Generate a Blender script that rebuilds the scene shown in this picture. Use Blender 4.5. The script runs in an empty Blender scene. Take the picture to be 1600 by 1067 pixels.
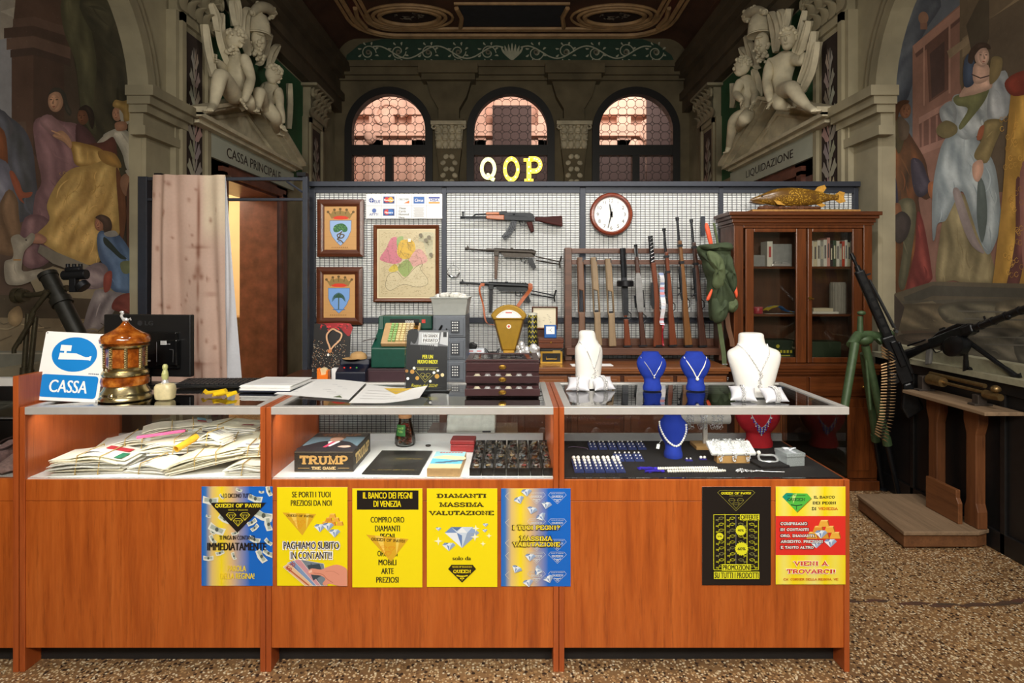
import bpy,bmesh,math,random
import numpy as np
from mathutils import Vector,Matrix,Euler
SC=bpy.context.scene
COL=SC.collection
F=920.0;EYE=1.326;PI=math.pi
# ---------------------------------------------------------------- camera
cd=bpy.data.cameras.new('camera');cam=bpy.data.objects.new('camera',cd);COL.objects.link(cam)
cam.location=(0,0,EYE);cam.rotation_euler=(PI/2,0,0)
cd.sensor_width=36;cd.lens=36*F/1600;cd.shift_y=-(533.5-440)/1600;cd.clip_start=.02
SC.camera=cam
# ---------------------------------------------------------------- world, lights, exposure
SC.view_settings.view_transform='Standard';SC.view_settings.look='None'
SC.view_settings.exposure=0.0;SC.view_settings.gamma=1.0
SC.cycles.use_denoising=True
SC.cycles.max_bounces=8;SC.cycles.transparent_max_bounces=24
wd=bpy.data.worlds.new('world');SC.world=wd;wd.use_nodes=True
wd.node_tree.nodes['Background'].inputs[0].default_value=(1.0,.93,.82,1)
wd.node_tree.nodes['Background'].inputs[1].default_value=.10
def lamp(kind,name,loc,target,power,color=(1,.95,.88),size=.2,size_y=None,spot=90,blend=.6,spread=180):
 l=bpy.data.lights.new(name,kind);l.energy=power;l.color=color
 if kind == 'AREA':
  l.shape='RECTANGLE';l.size=size;l.size_y=size_y or size;l.spread=math.radians(spread)
 else:
  l.shadow_soft_size=size
  if kind == 'SPOT':l.spot_size=math.radians(spot);l.spot_blend=blend
 o=bpy.data.objects.new(name,l);COL.objects.link(o);o.location=loc
 d=Vector(target)-Vector(loc);o.rotation_euler=d.to_track_quat('-Z','Y').to_euler()
 return o
WARM=(1,.93,.84);NEUT=(1,.97,.93)
# ceiling spots of the shop: a row over the cage, a row over the counter, two behind the visitor
for x in (-1.15,-.2,.75,1.7):
 lamp('SPOT','cage_spot',(x,2.7,3.0),(x,4.1,1.3),49,NEUT,.06,spot=88,blend=.7)
for x in (-1.4,-.35,.65):
 lamp('SPOT','counter_spot',(x,1.5,3.0),(x,2.35,.8),30,NEUT,.08,spot=80,blend=.7)
lamp('AREA','front_lamp',(-.9,-.9,2.7),(-.7,2.0,.3),31,WARM,1.6,.5,spread=110)
lamp('AREA','front_lamp',(.9,-.9,2.7),(.8,2.0,.3),31,WARM,1.6,.5,spread=110)
lamp('AREA','side_lamp',(2.0,.6,3.2),(2.2,3.2,.2),9,WARM,.5,.5,spread=100)
lamp('AREA','upper_fill',(-.6,-.2,2.0),(-1.9,5.6,3.0),15,(1,.95,.82),.8,.5,spread=90)  # unseen fill pair, lifts the upper walls and figures
lamp('AREA','upper_fill',(.6,-.2,2.0),(1.9,5.6,3.0),15,(1,.95,.82),.8,.5,spread=90)
for s in (-1,1):                                     # unseen fill spots added to brighten the pediments and figures
 lamp('SPOT','door_spot',(s*-.5,3.3,3.3),(s*2.35,5.3,2.75),46,(1,.95,.84),.25,spot=64,blend=.9)
for x0,x1,e in ((-1.63,-.88,1.5),(-.79,.11,2.4),(.2,1.1,1.1)):   # added fill behind the front rail, no fixture, brightens each glass case
 lamp('AREA','case_fill',((x0+x1)/2,2.035,.87),((x0+x1)/2,2.22,.62),e,(1,.98,.95),x1-x0,.012)
# ---------------------------------------------------------------- colour
def lin(v):
 v /= 255.0
 return v/12.92 if v <= .04045 else ((v+.055)/1.055)**2.4
def C(r,g=None,b=None,k=1.0):
 if isinstance(r,str):r,g,b=int(r[0:2],16),int(r[2:4],16),int(r[4:6],16)
 return (min(lin(r)*k,.95),min(lin(g)*k,.95),min(lin(b)*k,.95),1.0)
# ---------------------------------------------------------------- materials
MATS={}
class N:
 """tiny node helper"""
 def __init__(s,name):
  s.m=bpy.data.materials.new(name);s.m.use_nodes=True
  s.t=s.m.node_tree;s.bsdf=s.t.nodes['Principled BSDF'];s.out=s.t.nodes['Material Output']
 def n(s,ty,**kw):
  x=s.t.nodes.new(ty)
  for k,v in kw.items():
   if k[0] == '_':x.inputs[int(k[1:])].default_value=v
   else:setattr(x,k,v)
  return x
 def l(s,a,b):s.t.links.new(a,b)
 def coord(s,scale=(1,1,1)):
  c=s.n('ShaderNodeTexCoord');mp=s.n('ShaderNodeMapping');mp.inputs['Scale'].default_value=scale
  s.l(c.outputs['Object'],mp.inputs[0]);return mp.outputs[0]
 def noise(s,vec,scale,detail=4,rough=.55):
  x=s.n('ShaderNodeTexNoise');s.l(vec,x.inputs['Vector'])
  x.inputs['Scale'].default_value=scale;x.inputs['Detail'].default_value=detail
  x.inputs['Roughness'].default_value=rough;return x.outputs['Fac']
 def ramp(s,fac,stops,interp='LINEAR'):
  r=s.n('ShaderNodeValToRGB');r.color_ramp.interpolation=interp;e=r.color_ramp.elements
  while len(e) < len(stops):e.new(.5)
  for k,(p,c) in enumerate(stops):e[k].position=p;e[k].color=c
  s.l(fac,r.inputs[0]);return r.outputs[0]
 def mix(s,fac,a,b,mode='MIX'):
  x=s.n('ShaderNodeMix',data_type='RGBA',blend_type=mode)
  for sock,v in ((x.inputs['Factor'],fac),(x.inputs['A'],a),(x.inputs['B'],b)):
   if hasattr(v,'links'):s.l(v,sock)
   elif isinstance(v,(int,float)):sock.default_value=v
   else:sock.default_value=v
  return x.outputs['Result']
 def base(s,c):
  if hasattr(c,'links'):s.l(c,s.bsdf.inputs['Base Color'])
  else:s.bsdf.inputs['Base Color'].default_value=c
 def bump(s,fac,strength=.3,dist=.01):
  b=s.n('ShaderNodeBump');b.inputs['Strength'].default_value=strength;b.inputs['Distance'].default_value=dist
  s.l(fac,b.inputs['Height']);s.l(b.outputs[0],s.bsdf.inputs['Normal'])
 def set(s,rough=.5,metal=0,spec=None,coat=0):
  s.bsdf.inputs['Roughness'].default_value=rough;s.bsdf.inputs['Metallic'].default_value=metal
  if spec is not None:s.bsdf.inputs['Specular IOR Level'].default_value=spec
  s.bsdf.inputs['Coat Weight'].default_value=coat
def flat(name,c,rough=.5,metal=0,var=.12,scale=30,bump=0,spec=None):
 if name in MATS:return MATS[name]
 q=N(name);v=q.coord();f=q.noise(v,scale)
 a=tuple(min(1,x*(1-var)) for x in c[:3])+(1,);b=tuple(min(1,x*(1+var)) for x in c[:3])+(1,)
 q.base(q.ramp(f,[(.3,a),(.7,b)]));q.set(rough,metal,spec)
 if bump:q.bump(f,bump,.004)
 MATS[name]=q.m;return q.m
def wood(name,c1,c2,axis='z',rough=.35,scale=1.0,coat=0,c3=None,spec=None):
 if name in MATS:return MATS[name]
 q=N(name)
 st={'z':(16,16,1.1),'x':(1.1,16,16),'y':(16,1.1,16)}[axis]
 v=q.coord(tuple(x*scale for x in st))
 f=q.noise(v,1.6,6,.6);f2=q.noise(v,9,3,.6)
 col=q.ramp(f,[(.28,c1),(.5,c3 or tuple((a+b)/2 for a,b in zip(c1,c2))),(.72,c2)])
 f3=q.noise(v,4.2,5,.7)
 col=q.mix(.25,col,q.ramp(f2,[(.35,c1),(.65,c2)]));col=q.mix(q.ramp(f3,[(.56,(0,0,0,1)),(.66,(.42,.42,.42,1))]),col,tuple(x*.62 for x in c1[:3])+(1,))
 q.base(col);q.set(rough,0,spec,coat);q.bump(f2,.05,.002)
 MATS[name]=q.m;return q.m
def paint_mat(name,rough=.5,noise=0,nscale=12,metal=0,speck=0,spec=None):
 """flat printed or painted surface: colours come from the mesh's own colour layer"""
 if name in MATS:return MATS[name]
 q=N(name);a=q.n('ShaderNodeAttribute',attribute_name='Col');col=a.outputs['Color']
 if noise:
  f=q.noise(q.coord(),nscale,6,.65)
  g=q.ramp(f,[(.25,(1-noise,)*3+(1,)),(.75,(1+noise*.6,)*3+(1,))])
  col=q.mix(1.0,col,g,'MULTIPLY')
 if speck:
  f=q.noise(q.coord(),90,2,.5)
  col=q.mix(q.ramp(f,[(.70,(0,0,0,1)),(.76,(speck,)*3+(1,))]),col,C(170,160,140))
 q.base(col);q.set(rough,metal,spec);MATS[name]=q.m;return q.m
def glass_mat(name,tint=(1,1,1),refl=1.0,rough=.0):
 if name in MATS:return MATS[name]
 q=N(name);t=q.n('ShaderNodeBsdfTransparent');t.inputs[0].default_value=(*tint,1)
 g=q.n('ShaderNodeBsdfGlossy');g.inputs['Roughness'].default_value=rough
 fr=q.n('ShaderNodeFresnel');fr.inputs['IOR'].default_value=1.45
 mu=q.n('ShaderNodeMath',operation='MULTIPLY');mu.inputs[1].default_value=refl
 q.l(fr.outputs[0],mu.inputs[0]);mx=q.n('ShaderNodeMixShader')
 q.l(mu.outputs[0],mx.inputs[0]);q.l(t.outputs[0],mx.inputs[1]);q.l(g.outputs[0],mx.inputs[2])
 q.l(mx.outputs[0],q.out.inputs[0]);MATS[name]=q.m;return q.m
def emit(name,c,s):
 if name in MATS:return MATS[name]
 q=N(name);q.base(c);q.bsdf.inputs['Emission Color'].default_value=c
 q.bsdf.inputs['Emission Strength'].default_value=s;MATS[name]=q.m;return q.m
# ---------------------------------------------------------------- mesh builder
def P(px,py,D):return Vector(((px-800)*D/F,D,EYE+(440-py)*D/F))
def pxT(D,cx,cy):
 """photo-measured drawing plane: (px, depth in m, py) -> local metres about (cx, cy)"""
 s=D/F
 return Matrix(((s,0,0,-cx*s),(0,1,0,0),(0,0,-s,cy*s),(0,0,0,1)))
WHITE=(1,1,1,1)
class M:
 def __init__(s,T=None,c=WHITE):
  s.bm=bmesh.new();s.cl=s.bm.loops.layers.float_color.new('Col');s.T=T or Matrix();s.c=c;s.lay=0.0;s.mi=0;s.clip=None
 def v(s,p):
  return s.bm.verts.new(s.T(p) if callable(s.T) else s.T @ Vector(p))
 def f(s,vs,c=None):
  try:fc=s.bm.faces.new(vs)
  except ValueError:return None
  fc.material_index=s.mi
  if isinstance(c,list):
   for l,k in zip(fc.loops,c):l[s.cl]=k
  else:
   c=c or s.c
   for l in fc.loops:l[s.cl]=c
  return fc
 def poly(s,pts,c=None):
  if s.clip:                                    # keep printed shapes inside their sheet
   x0,x1,z0,z1=s.clip
   for ax,lim,sg in ((0,x0,1),(0,x1,-1),(2,z0,1),(2,z1,-1)):
    if all((p[ax]-lim)*sg >= 0 for p in pts):continue
    o=[]
    for a,b in zip(pts,list(pts[1:])+[pts[0]]):
     da,db=(a[ax]-lim)*sg,(b[ax]-lim)*sg
     if da >= 0:o.append(a)
     if da*db < 0:t=da/(da-db);o.append(tuple(a[i]+(b[i]-a[i])*t for i in range(3)))
    pts=o
   if len(pts) < 3:return
  return s.f([s.v(p) for p in pts],c)
 def bx(s,x0,x1,y0,y1,z0,z1,c=None,R=None):
  if R is None:
   vs=[s.v((x,y,z)) for x in (x0,x1) for y in (y0,y1) for z in (z0,z1)]
  else:
   o=Vector(((x0+x1)/2,(y0+y1)/2,(z0+z1)/2))
   vs=[s.v(o + R @ (Vector((x,y,z))-o)) for x in (x0,x1) for y in (y0,y1) for z in (z0,z1)]
  for q in ((0,1,3,2),(4,6,7,5),(0,4,5,1),(2,3,7,6),(0,2,6,4),(1,5,7,3)):s.f([vs[i] for i in q],c)
 def box(s,c,d,R=None,col=None):
  s.bx(c[0]-d[0]/2,c[0]+d[0]/2,c[1]-d[1]/2,c[1]+d[1]/2,c[2]-d[2]/2,c[2]+d[2]/2,col,R)
 def rings(s,rs,closed=False,caps=True,c=None):
  R=[[s.v(p) for p in r] for r in rs];n=len(R[0]);k=len(R)
  for i in range(k if closed else k-1):
   a,b=R[i],R[(i+1) % k]
   for j in range(n):s.f([a[j],a[(j+1) % n],b[(j+1) % n],b[j]],c)
  if caps and not closed:
   s.f(list(reversed(R[0])),c);s.f(R[-1],c)
 def tube(s,pts,r,n=8,closed=False,caps=True,c=None,flat=1.0):
  pts=[Vector(p) for p in pts];k=len(pts);rs=[]
  rr=r if isinstance(r,(list,tuple)) else [r]*k
  up=None
  for i,p in enumerate(pts):
   a=pts[(i-1) % k] if (closed or i > 0) else p;b=pts[(i+1) % k] if (closed or i < k-1) else p
   t=(b-a).normalized() if (b-a).length > 1e-9 else Vector((0,0,1))
   if up is None:up=t.orthogonal().normalized()
   up=(up - t*up.dot(t));up=up.normalized() if up.length > 1e-6 else t.orthogonal().normalized()
   w=t.cross(up)
   rs.append([p + up*(math.cos(2*PI*j/n)*rr[i]) + w*(math.sin(2*PI*j/n)*rr[i]*flat) for j in range(n)])
  s.rings(rs,closed,caps,c)
 def cyl(s,a,b,r,r2=None,n=16,c=None):s.tube([a,b],[r,r if r2 is None else r2],n,c=c)
 def lathe(s,prof,o=(0,0,0),n=24,R=None,c=None,caps=True,sx=1,sy=1):
  o=Vector(o);R=R or Matrix.Identity(3)
  s.rings([[o + R @ Vector((r*sx*math.cos(2*PI*j/n),r*sy*math.sin(2*PI*j/n),z)) for j in range(n)] for r,z in prof],caps=caps,c=c)
 def prism(s,pts,y0,y1,c=None,ax='y'):
  """2D outline (x, z) extruded along y (or another axis)"""
  def q(p,t):return {'y':(p[0],t,p[1]),'x':(t,p[0],p[1]),'z':(p[0],p[1],t)}[ax]
  A=[s.v(q(p,y0)) for p in pts];B=[s.v(q(p,y1)) for p in pts];n=len(pts)
  s.f(A,c);s.f(list(reversed(B)),c)
  for i in range(n):s.f([A[i],B[i],B[(i+1) % n],A[(i+1) % n]],c)
 def ell(s,o,r,n=16,m=10,R=None,c=None):
  o=Vector(o);R=R or Matrix.Identity(3)
  if isinstance(r,(int,float)):r=(r,r,r)
  top=s.v(o + R @ Vector((0,0,r[2])));bot=s.v(o + R @ Vector((0,0,-r[2])));L=[]
  for i in range(1,m):
   t=PI*i/m
   L.append([s.v(o + R @ Vector((r[0]*math.sin(t)*math.cos(2*PI*j/n),r[1]*math.sin(t)*math.sin(2*PI*j/n),r[2]*math.cos(t)))) for j in range(n)])
  for j in range(n):
   s.f([top,L[0][j],L[0][(j+1) % n]],c);s.f([bot,L[-1][(j+1) % n],L[-1][j]],c)
   for i in range(m-2):s.f([L[i][j],L[i+1][j],L[i+1][(j+1) % n],L[i][(j+1) % n]],c)
 def grid(s,nu,nv,fn,c=None):
  V=[[s.v(fn(i/nu,j/nv)) for j in range(nv+1)] for i in range(nu+1)]
  for i in range(nu):
   for j in range(nv):
    k=c
    if callable(c):k=[c(a/nu,b/nv) for a,b in ((i,j),(i+1,j),(i+1,j+1),(i,j+1))]
    s.f([V[i][j],V[i+1][j],V[i+1][j+1],V[i][j+1]],k)
 # ---- flat artwork, drawn in (x, z), each layer a hair nearer the viewer
 def flat(s,pts,c,y=None):
  if y is None:s.lay += .00004;y=-s.lay
  return s.poly([(p[0],y,p[1]) for p in pts],c)
 def blob(s,pts,c,k=5,y=None):return s.flat(spline(pts,k),c,y)
 def rect(s,x0,x1,z0,z1,c,y=None):return s.flat([(x0,z0),(x1,z0),(x1,z1),(x0,z1)],c,y)
 def disc(s,cx,cz,rx,rz,c,n=28,y=None):
  return s.flat([(cx+rx*math.cos(2*PI*i/n),cz+rz*math.sin(2*PI*i/n)) for i in range(n)],c,y)
 def line(s,pts,w,c,y=None,closed=False):
  if y is None:s.lay += .00004;y=-s.lay
  pts=[Vector((p[0],p[1])) for p in pts]
  if closed:pts.append(pts[0])
  ww=w if isinstance(w,(list,tuple)) else [w]*len(pts)
  L,Rr=[],[]
  for i,p in enumerate(pts):
   a=pts[i-1] if i else (pts[-2] if closed else p);b=pts[i+1] if i < len(pts)-1 else (pts[1] if closed else p)
   d1=(p-a).normalized() if (p-a).length > 1e-9 else None;d2=(b-p).normalized() if (b-p).length > 1e-9 else None
   d=((d1 or d2)+(d2 or d1));d=d.normalized() if d.length > 1e-6 else (d1 or d2)
   nn=Vector((-d.y,d.x));h=ww[i]/2
   dd=d1 or d2;co=max(.45,abs(Vector((-dd.y,dd.x)).dot(nn)));h /= co
   L.append(p+nn*h);Rr.append(p-nn*h)
  if s.clip:
   for i in range(len(pts)-1):s.poly([(q.x,y,q.y) for q in (L[i],L[i+1],Rr[i+1],Rr[i])],c)
   return
  A=[s.v((p.x,y,p.y)) for p in L];B=[s.v((p.x,y,p.y)) for p in Rr]
  for i in range(len(pts)-1):s.f([A[i],A[i+1],B[i+1],B[i]],c)
 def text(s,st,cx,cz,w,h,c,font='sans',bold=0.0,flip=False,y=None,skew=0.0,rot=0.0,dz=None):
  """fit a string in a box w x h about (cx, cz); flip when the plane's z runs downward (photo pixels)"""
  if y is None:s.lay += .00004;y=-s.lay
  polys=sans(st,bold) if font == 'sans' else slab(st,bold)
  if not polys:return
  xs=[p[0] for q in polys for p in q];zs=[p[1] for q in polys for p in q]
  x0,x1,z0,z1=min(xs),max(xs),min(zs),max(zs)
  if w is None:w=h*(x1-x0)/(z1-z0)
  sg=-1 if flip else 1;cr,sr=math.cos(rot),math.sin(rot)
  for i,q in enumerate(polys):
   o=[]
   for a,b in q:
    X=((a-x0)/(x1-x0)-.5)*w;Z=((b-z0)/(z1-z0)-.5)*h;X += skew*Z
    X,Z=X*cr-Z*sr,X*sr+Z*cr
    o.append((cx+X,y-(i % 40)*8e-7,cz+sg*Z))
   s.poly(o,c)
def spline(pts,k=5,closed=True):
 n=len(pts);out=[]
 g=(lambda i:pts[i % n]) if closed else (lambda i:pts[max(0,min(n-1,i))])
 for i in range(n if closed else n-1):
  a,b,c,d=g(i-1),g(i),g(i+1),g(i+2)
  for t in range(k):
   u=t/k
   out.append(tuple(.5*(2*b[j]+(c[j]-a[j])*u+(2*a[j]-5*b[j]+4*c[j]-d[j])*u*u+(3*b[j]-a[j]-3*c[j]+d[j])*u**3) for j in range(len(b))))
 if not closed:out.append(tuple(pts[-1]))
 return out
_tx={}
def sans(st,bold=0.0):
 if (st,bold) in _tx:return _tx[(st,bold)]
 cu=bpy.data.curves.new('t','FONT');cu.body=st;cu.resolution_u=3
 o=bpy.data.objects.new('t',cu);COL.objects.link(o)
 dg=bpy.context.evaluated_depsgraph_get();me=bpy.data.meshes.new_from_object(o.evaluated_get(dg))
 r=[[(me.vertices[i].co.x,me.vertices[i].co.y) for i in p.vertices] for p in me.polygons]
 bpy.data.objects.remove(o);bpy.data.curves.remove(cu);bpy.data.meshes.remove(me)
 if bold:                                          # heavier cut: the same letters laid side by side
  sh=[(-bold,0),(0,0),(bold,0)] if bold < .08 else [(bold*.8*math.cos(k*PI/5),bold*.8*math.sin(k*PI/5)) for k in range(10)]
  r=[[(a+dx,b+dy) for a,b in q] for dx,dy in sh for q in r]
 _tx[(st,bold)]=r;return r
def arc(cx,cy,rx,ry,a0,a1,n=12):return [(cx+rx*math.cos(math.radians(a0+(a1-a0)*i/n)),cy+ry*math.sin(math.radians(a0+(a1-a0)*i/n))) for i in range(n+1)]
# slab-serif capitals: strokes, then feet (x, y) that carry a slab, then advance width
def _G():
 st=lambda x:[(x,0),(x,1)]
 return {
  'A':([[(.1,0),(.5,1),(.9,0)],[(.26,.33),(.74,.33)]],[(.1,0),(.9,0)],1),
  'B':([st(.2),[(.2,1),(.48,1)]+arc(.48,.76,.26,.24,90,-90)+[(.2,.52)],[(.48,.52)]+arc(.5,.26,.32,.26,90,-90)+[(.2,0)]],[(.15,0),(.15,1)],.92),
  'C':([arc(.52,.5,.4,.5,40,320,20),[(.86,1),(.86,.7)]],[],1),
  'D':([st(.2),[(.2,1)]+arc(.42,.5,.44,.5,90,-90)+[(.2,0)]],[(.15,0),(.15,1)],1),
  'E':([st(.2),[(.2,1),(.82,1),(.82,.76)],[(.2,.52),(.6,.52)],[(.2,0),(.85,0),(.85,.26)]],[(.15,0),(.15,1)],.95),
  'F':([st(.2),[(.2,1),(.82,1),(.82,.76)],[(.2,.52),(.6,.52)]],[(.2,0),(.15,1)],.9),
  'G':([arc(.52,.5,.4,.5,40,330,20),[(.6,.45),(.9,.45),(.9,.05)],[(.86,1),(.86,.7)]],[],1.02),
  'H':([st(.2),st(.85),[(.2,.52),(.85,.52)]],[(.2,0),(.85,0),(.2,1),(.85,1)],1.05),
  'I':([st(.27)],[(.27,0),(.27,1)],.54),
  'K':([st(.2),[(.85,1),(.25,.45)],[(.42,.6),(.88,0)]],[(.2,0),(.2,1),(.85,1),(.88,0)],1.05),
  'L':([st(.2),[(.2,0),(.8,0),(.8,.28)]],[(.15,0),(.2,1)],.9),
  'M':([[(.18,0),(.18,1),(.57,.1),(.96,1),(.96,0)]],[(.18,0),(.96,0),(.12,1),(1.02,1)],1.15),
  'N':([[(.2,0),(.2,1),(.83,0),(.83,1)]],[(.2,0),(.83,1),(.12,1)],1.05),
  'O':([arc(.5,.5,.41,.5,0,360,24)],[],1),
  'P':([st(.2),[(.2,1),(.48,1)]+arc(.5,.73,.31,.27,90,-90)+[(.2,.46)]],[(.2,0),(.15,1)],.9),
  'Q':([arc(.5,.5,.41,.5,0,360,24),[(.45,.2),(.6,.02),(.9,-.12)]],[],1),
  'R':([st(.2),[(.2,1),(.48,1)]+arc(.5,.75,.29,.25,90,-90)+[(.2,.5)],[(.5,.5),(.85,0)]],[(.2,0),(.15,1),(.88,0)],1),
  'S':([arc(.45,.75,.3,.25,30,270,12)+arc(.45,.25,.33,.25,90,-150,12),[(.74,1),(.74,.74)],[(.13,0),(.13,.26)]],[],.88),
  'T':([st(.45),[(.08,.74),(.08,1),(.82,1),(.82,.74)]],[(.45,0)],.9),
  'U':([[(.2,1)]+[(.2,.35)]+arc(.5,.33,.3,.33,180,360)+[(.8,1)]],[(.2,1),(.8,1)],1),
  'V':([[(.1,1),(.5,0),(.9,1)]],[(.1,1),(.9,1)],1),
  'W':([[(.1,1),(.38,0),(.65,.9),(.92,0),(1.2,1)]],[(.1,1),(1.2,1),(.65,1)],1.3),
  'Z':([[(.14,.74),(.14,1),(.8,1),(.12,0),(.82,0),(.82,.26)]],[],.92),
  '!':([[(.2,.3),(.2,1)],[(.2,0),(.2,.1)]],[],.42),
  '?':([arc(.4,.76,.26,.24,170,-60)+[(.42,.3)],[(.42,0),(.42,.1)]],[],.8),
  ',':([[(.2,.1),(.12,-.12)]],[],.4),"'":([[(.2,1),(.15,.75)]],[],.35),' ':([],[],.5)}
GL=_G()
def ribbon(pts,w):
 pts=[Vector(p) for p in pts];L,R=[],[]
 for i,p in enumerate(pts):
  a=pts[max(0,i-1)];b=pts[min(len(pts)-1,i+1)]
  closed=(pts[0]-pts[-1]).length < 1e-6
  if closed and i in (0,len(pts)-1):a,b=pts[-2],pts[1]
  d1=(p-a) if (p-a).length else (b-p);d2=(b-p) if (b-p).length else (p-a)
  d=(d1.normalized()+d2.normalized())
  d=d.normalized() if d.length > 1e-5 else d1.normalized()
  nn=Vector((-d.y,d.x));d1=d1.normalized();co=max(.5,abs(Vector((-d1.y,d1.x)).dot(nn)))
  L.append(p+nn*w/2/co);R.append(p-nn*w/2/co)
 return [[tuple(L[i]),tuple(L[i+1]),tuple(R[i+1]),tuple(R[i])] for i in range(len(pts)-1)]
def slab(st,bold=0.0):
 out=[];x=0;w=.2+bold*2
 for ch in st:
  s_,feet,adv=GL.get(ch,GL[' '])
  for pl in s_:out += [[(x+a,b) for a,b in q] for q in ribbon(pl,w if len(pl) == 2 and pl[0][0] == pl[1][0] else w*.82)]
  for fx,fy in feet:
   h=.1+bold*2;zc=fy+(h/2-w*.2 if fy == 0 else -h/2+w*.2);ww=.19+bold
   out.append([(x+fx-ww,zc-h/2),(x+fx+ww,zc-h/2),(x+fx+ww,zc+h/2),(x+fx-ww,zc+h/2)])
  x += adv+.06
 return out
# ---------------------------------------------------------------- objects
def mk(name,m,mat,parent=None,smooth=False,bev=0,loc=None,rot=None,flatart=False,subd=0,ang=40):
 if not flatart:bmesh.ops.recalc_face_normals(m.bm,faces=m.bm.faces)
 me=bpy.data.meshes.new(name);m.bm.to_mesh(me);m.bm.free()
 for x in (mat if isinstance(mat,(list,tuple)) else [mat]):me.materials.append(x)
 if smooth:
  for p in me.polygons:p.use_smooth=True
  me.set_sharp_from_angle(angle=math.radians(ang))
 o=bpy.data.objects.new(name,me);COL.objects.link(o)
 if parent:o.parent=parent
 if loc is not None:o.location=loc
 if rot is not None:o.rotation_euler=rot
 if bev:
  b=o.modifiers.new('bevel','BEVEL');b.width=bev;b.segments=2;b.limit_method='ANGLE';b.angle_limit=math.radians(35)
 if subd:
  b=o.modifiers.new('sub','SUBSURF');b.levels=subd;b.render_levels=subd
 return o
def tag(o,label,cat,group=None):
 o['label']=label;o['category']=cat
 if group:o['group']=group
 return o
def thing(name,label,cat,loc=(0,0,0),rz=0,group=None,rx=0,ry=0):
 o=bpy.data.objects.new(name,None);COL.objects.link(o);o.empty_display_size=.05
 o.location=loc;o.rotation_euler=(rx,ry,rz);return tag(o,label,cat,group)
def struct(name,m,mat,parent=None,**k):
 o=mk(name,m,mat,parent,**k);o['kind']='structure';return o
def dup(o,parent=None,loc=None,rz=None,label=None,group=None):
 c=o.copy();COL.objects.link(c)
 if parent is not None:c.parent=parent
 if loc is not None:c.location=loc
 if rz is not None:c.rotation_euler=(0,0,rz)
 if label:c['label']=label
 if group:c['group']=group
 for ch in list(o.children):dup(ch,c)
 return c
def part(name,label,o):
 o['label']=label;return o
def Rx(a):return Matrix.Rotation(math.radians(a),3,'X')
def Ry(a):return Matrix.Rotation(math.radians(a),3,'Y')
def Rz(a):return Matrix.Rotation(math.radians(a),3,'Z')
def rot2(pts,cx,cz,a):
 c,s_=math.cos(math.radians(a)),math.sin(math.radians(a))
 return [(cx+(x-cx)*c-(z-cz)*s_,cz+(x-cx)*s_+(z-cz)*c) for x,z in pts]
PRINT=paint_mat('print',.4);CHROME=flat('chrome',C(200,200,200),.18,1);STEEL=flat('steel',C(132,132,132),.45,.8)
ALU=flat('aluminium',C(204,202,198),.42,.35,.04);BRASS=flat('brass',C(190,150,70),.3,1,.2)
BLACKM=flat('black_metal',C(32,33,36),.42,.6);GUNM=flat('gun_metal',C(44,46,50),.38,.7,.25,60)
DARKST=flat('frame_steel',C(52,56,66),.5,.3,.08);PEARL=flat('pearl',C(245,240,228),.18,0,.03)
SILVER=flat('silver',C(228,228,228),.22,.55,.12,200);WHITEP=flat('white_paper',C(240,240,238),.6,0,.02)
BLACKP=flat('black_plastic',C(20,20,21),.35,0,.1);GOLD=flat('gold',C(226,180,70),.28,1,.15)
# ================================================================ the setting
WX=2.455;BY=8.15
def terrazzo():
 q=N('terrazzo');v=q.coord()
 col=C(74,50,33)
 big=q.noise(v,.9,4,.6)
 col=q.ramp(big,[(.3,C(108,80,54)),(.7,C(160,124,84))])
 for sc,th,c in ((85,.45,C(176,138,94)),(62,.40,C(64,48,38)),(105,.38,C(214,190,150)),(70,.30,C(228,212,180)),(48,.24,C(206,178,136)),(54,.26,C(112,82,58))):
  vo=q.n('ShaderNodeTexVoronoi');vo.inputs['Scale'].default_value=sc;q.l(v,vo.inputs['Vector'])
  wn=q.n('ShaderNodeMath',operation='LESS_THAN');wn.inputs[1].default_value=th;q.l(vo.outputs['Distance'],wn.inputs[0])
  cr=q.n('ShaderNodeSeparateColor');q.l(vo.outputs['Color'],cr.inputs[0])
  g2=q.n('ShaderNodeMath',operation='GREATER_THAN');g2.inputs[1].default_value=.52;q.l(cr.outputs[0],g2.inputs[0])
  mm=q.n('ShaderNodeMath',operation='MULTIPLY');q.l(wn.outputs[0],mm.inputs[0]);q.l(g2.outputs[0],mm.inputs[1])
  col=q.mix(mm.outputs[0],col,c)
 q.base(col);q.set(.28,0,.45);return q.m
m=M();m.bx(-3.2,3.2,-2.5,8.4,-.1,0);struct('floor',m,terrazzo())
m=M(c=C(70,60,62));random.seed(4)
for i in range(46):
 t=i/45;x=1.17+1.28*t+random.uniform(-.02,.02);y=2.43+.02*math.sin(t*9)+random.uniform(-.012,.012)
 a=random.uniform(.008,.03)
 m.poly([(x+a*math.cos(k*PI/4)*1.8,y+a*.5*math.sin(k*PI/4)*random.uniform(.5,1.2),.0006+i*.00001) for k in range(8)],C(84+random.randint(-8,12),66,54))
o=mk('floor_stain',m,paint_mat('stain',.5),flatart=True);tag(o,'dark worn stain line crossing the speckled floor right of the counter','stain')
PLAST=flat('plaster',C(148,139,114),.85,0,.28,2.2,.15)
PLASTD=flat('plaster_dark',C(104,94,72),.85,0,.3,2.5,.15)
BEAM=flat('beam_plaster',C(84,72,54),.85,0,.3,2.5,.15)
STUCCO=flat('stucco',C(196,186,160),.75,0,.22,7,.25)
PALE=flat('pale_plaster',C(150,142,130),.85,0,.12,3)
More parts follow.
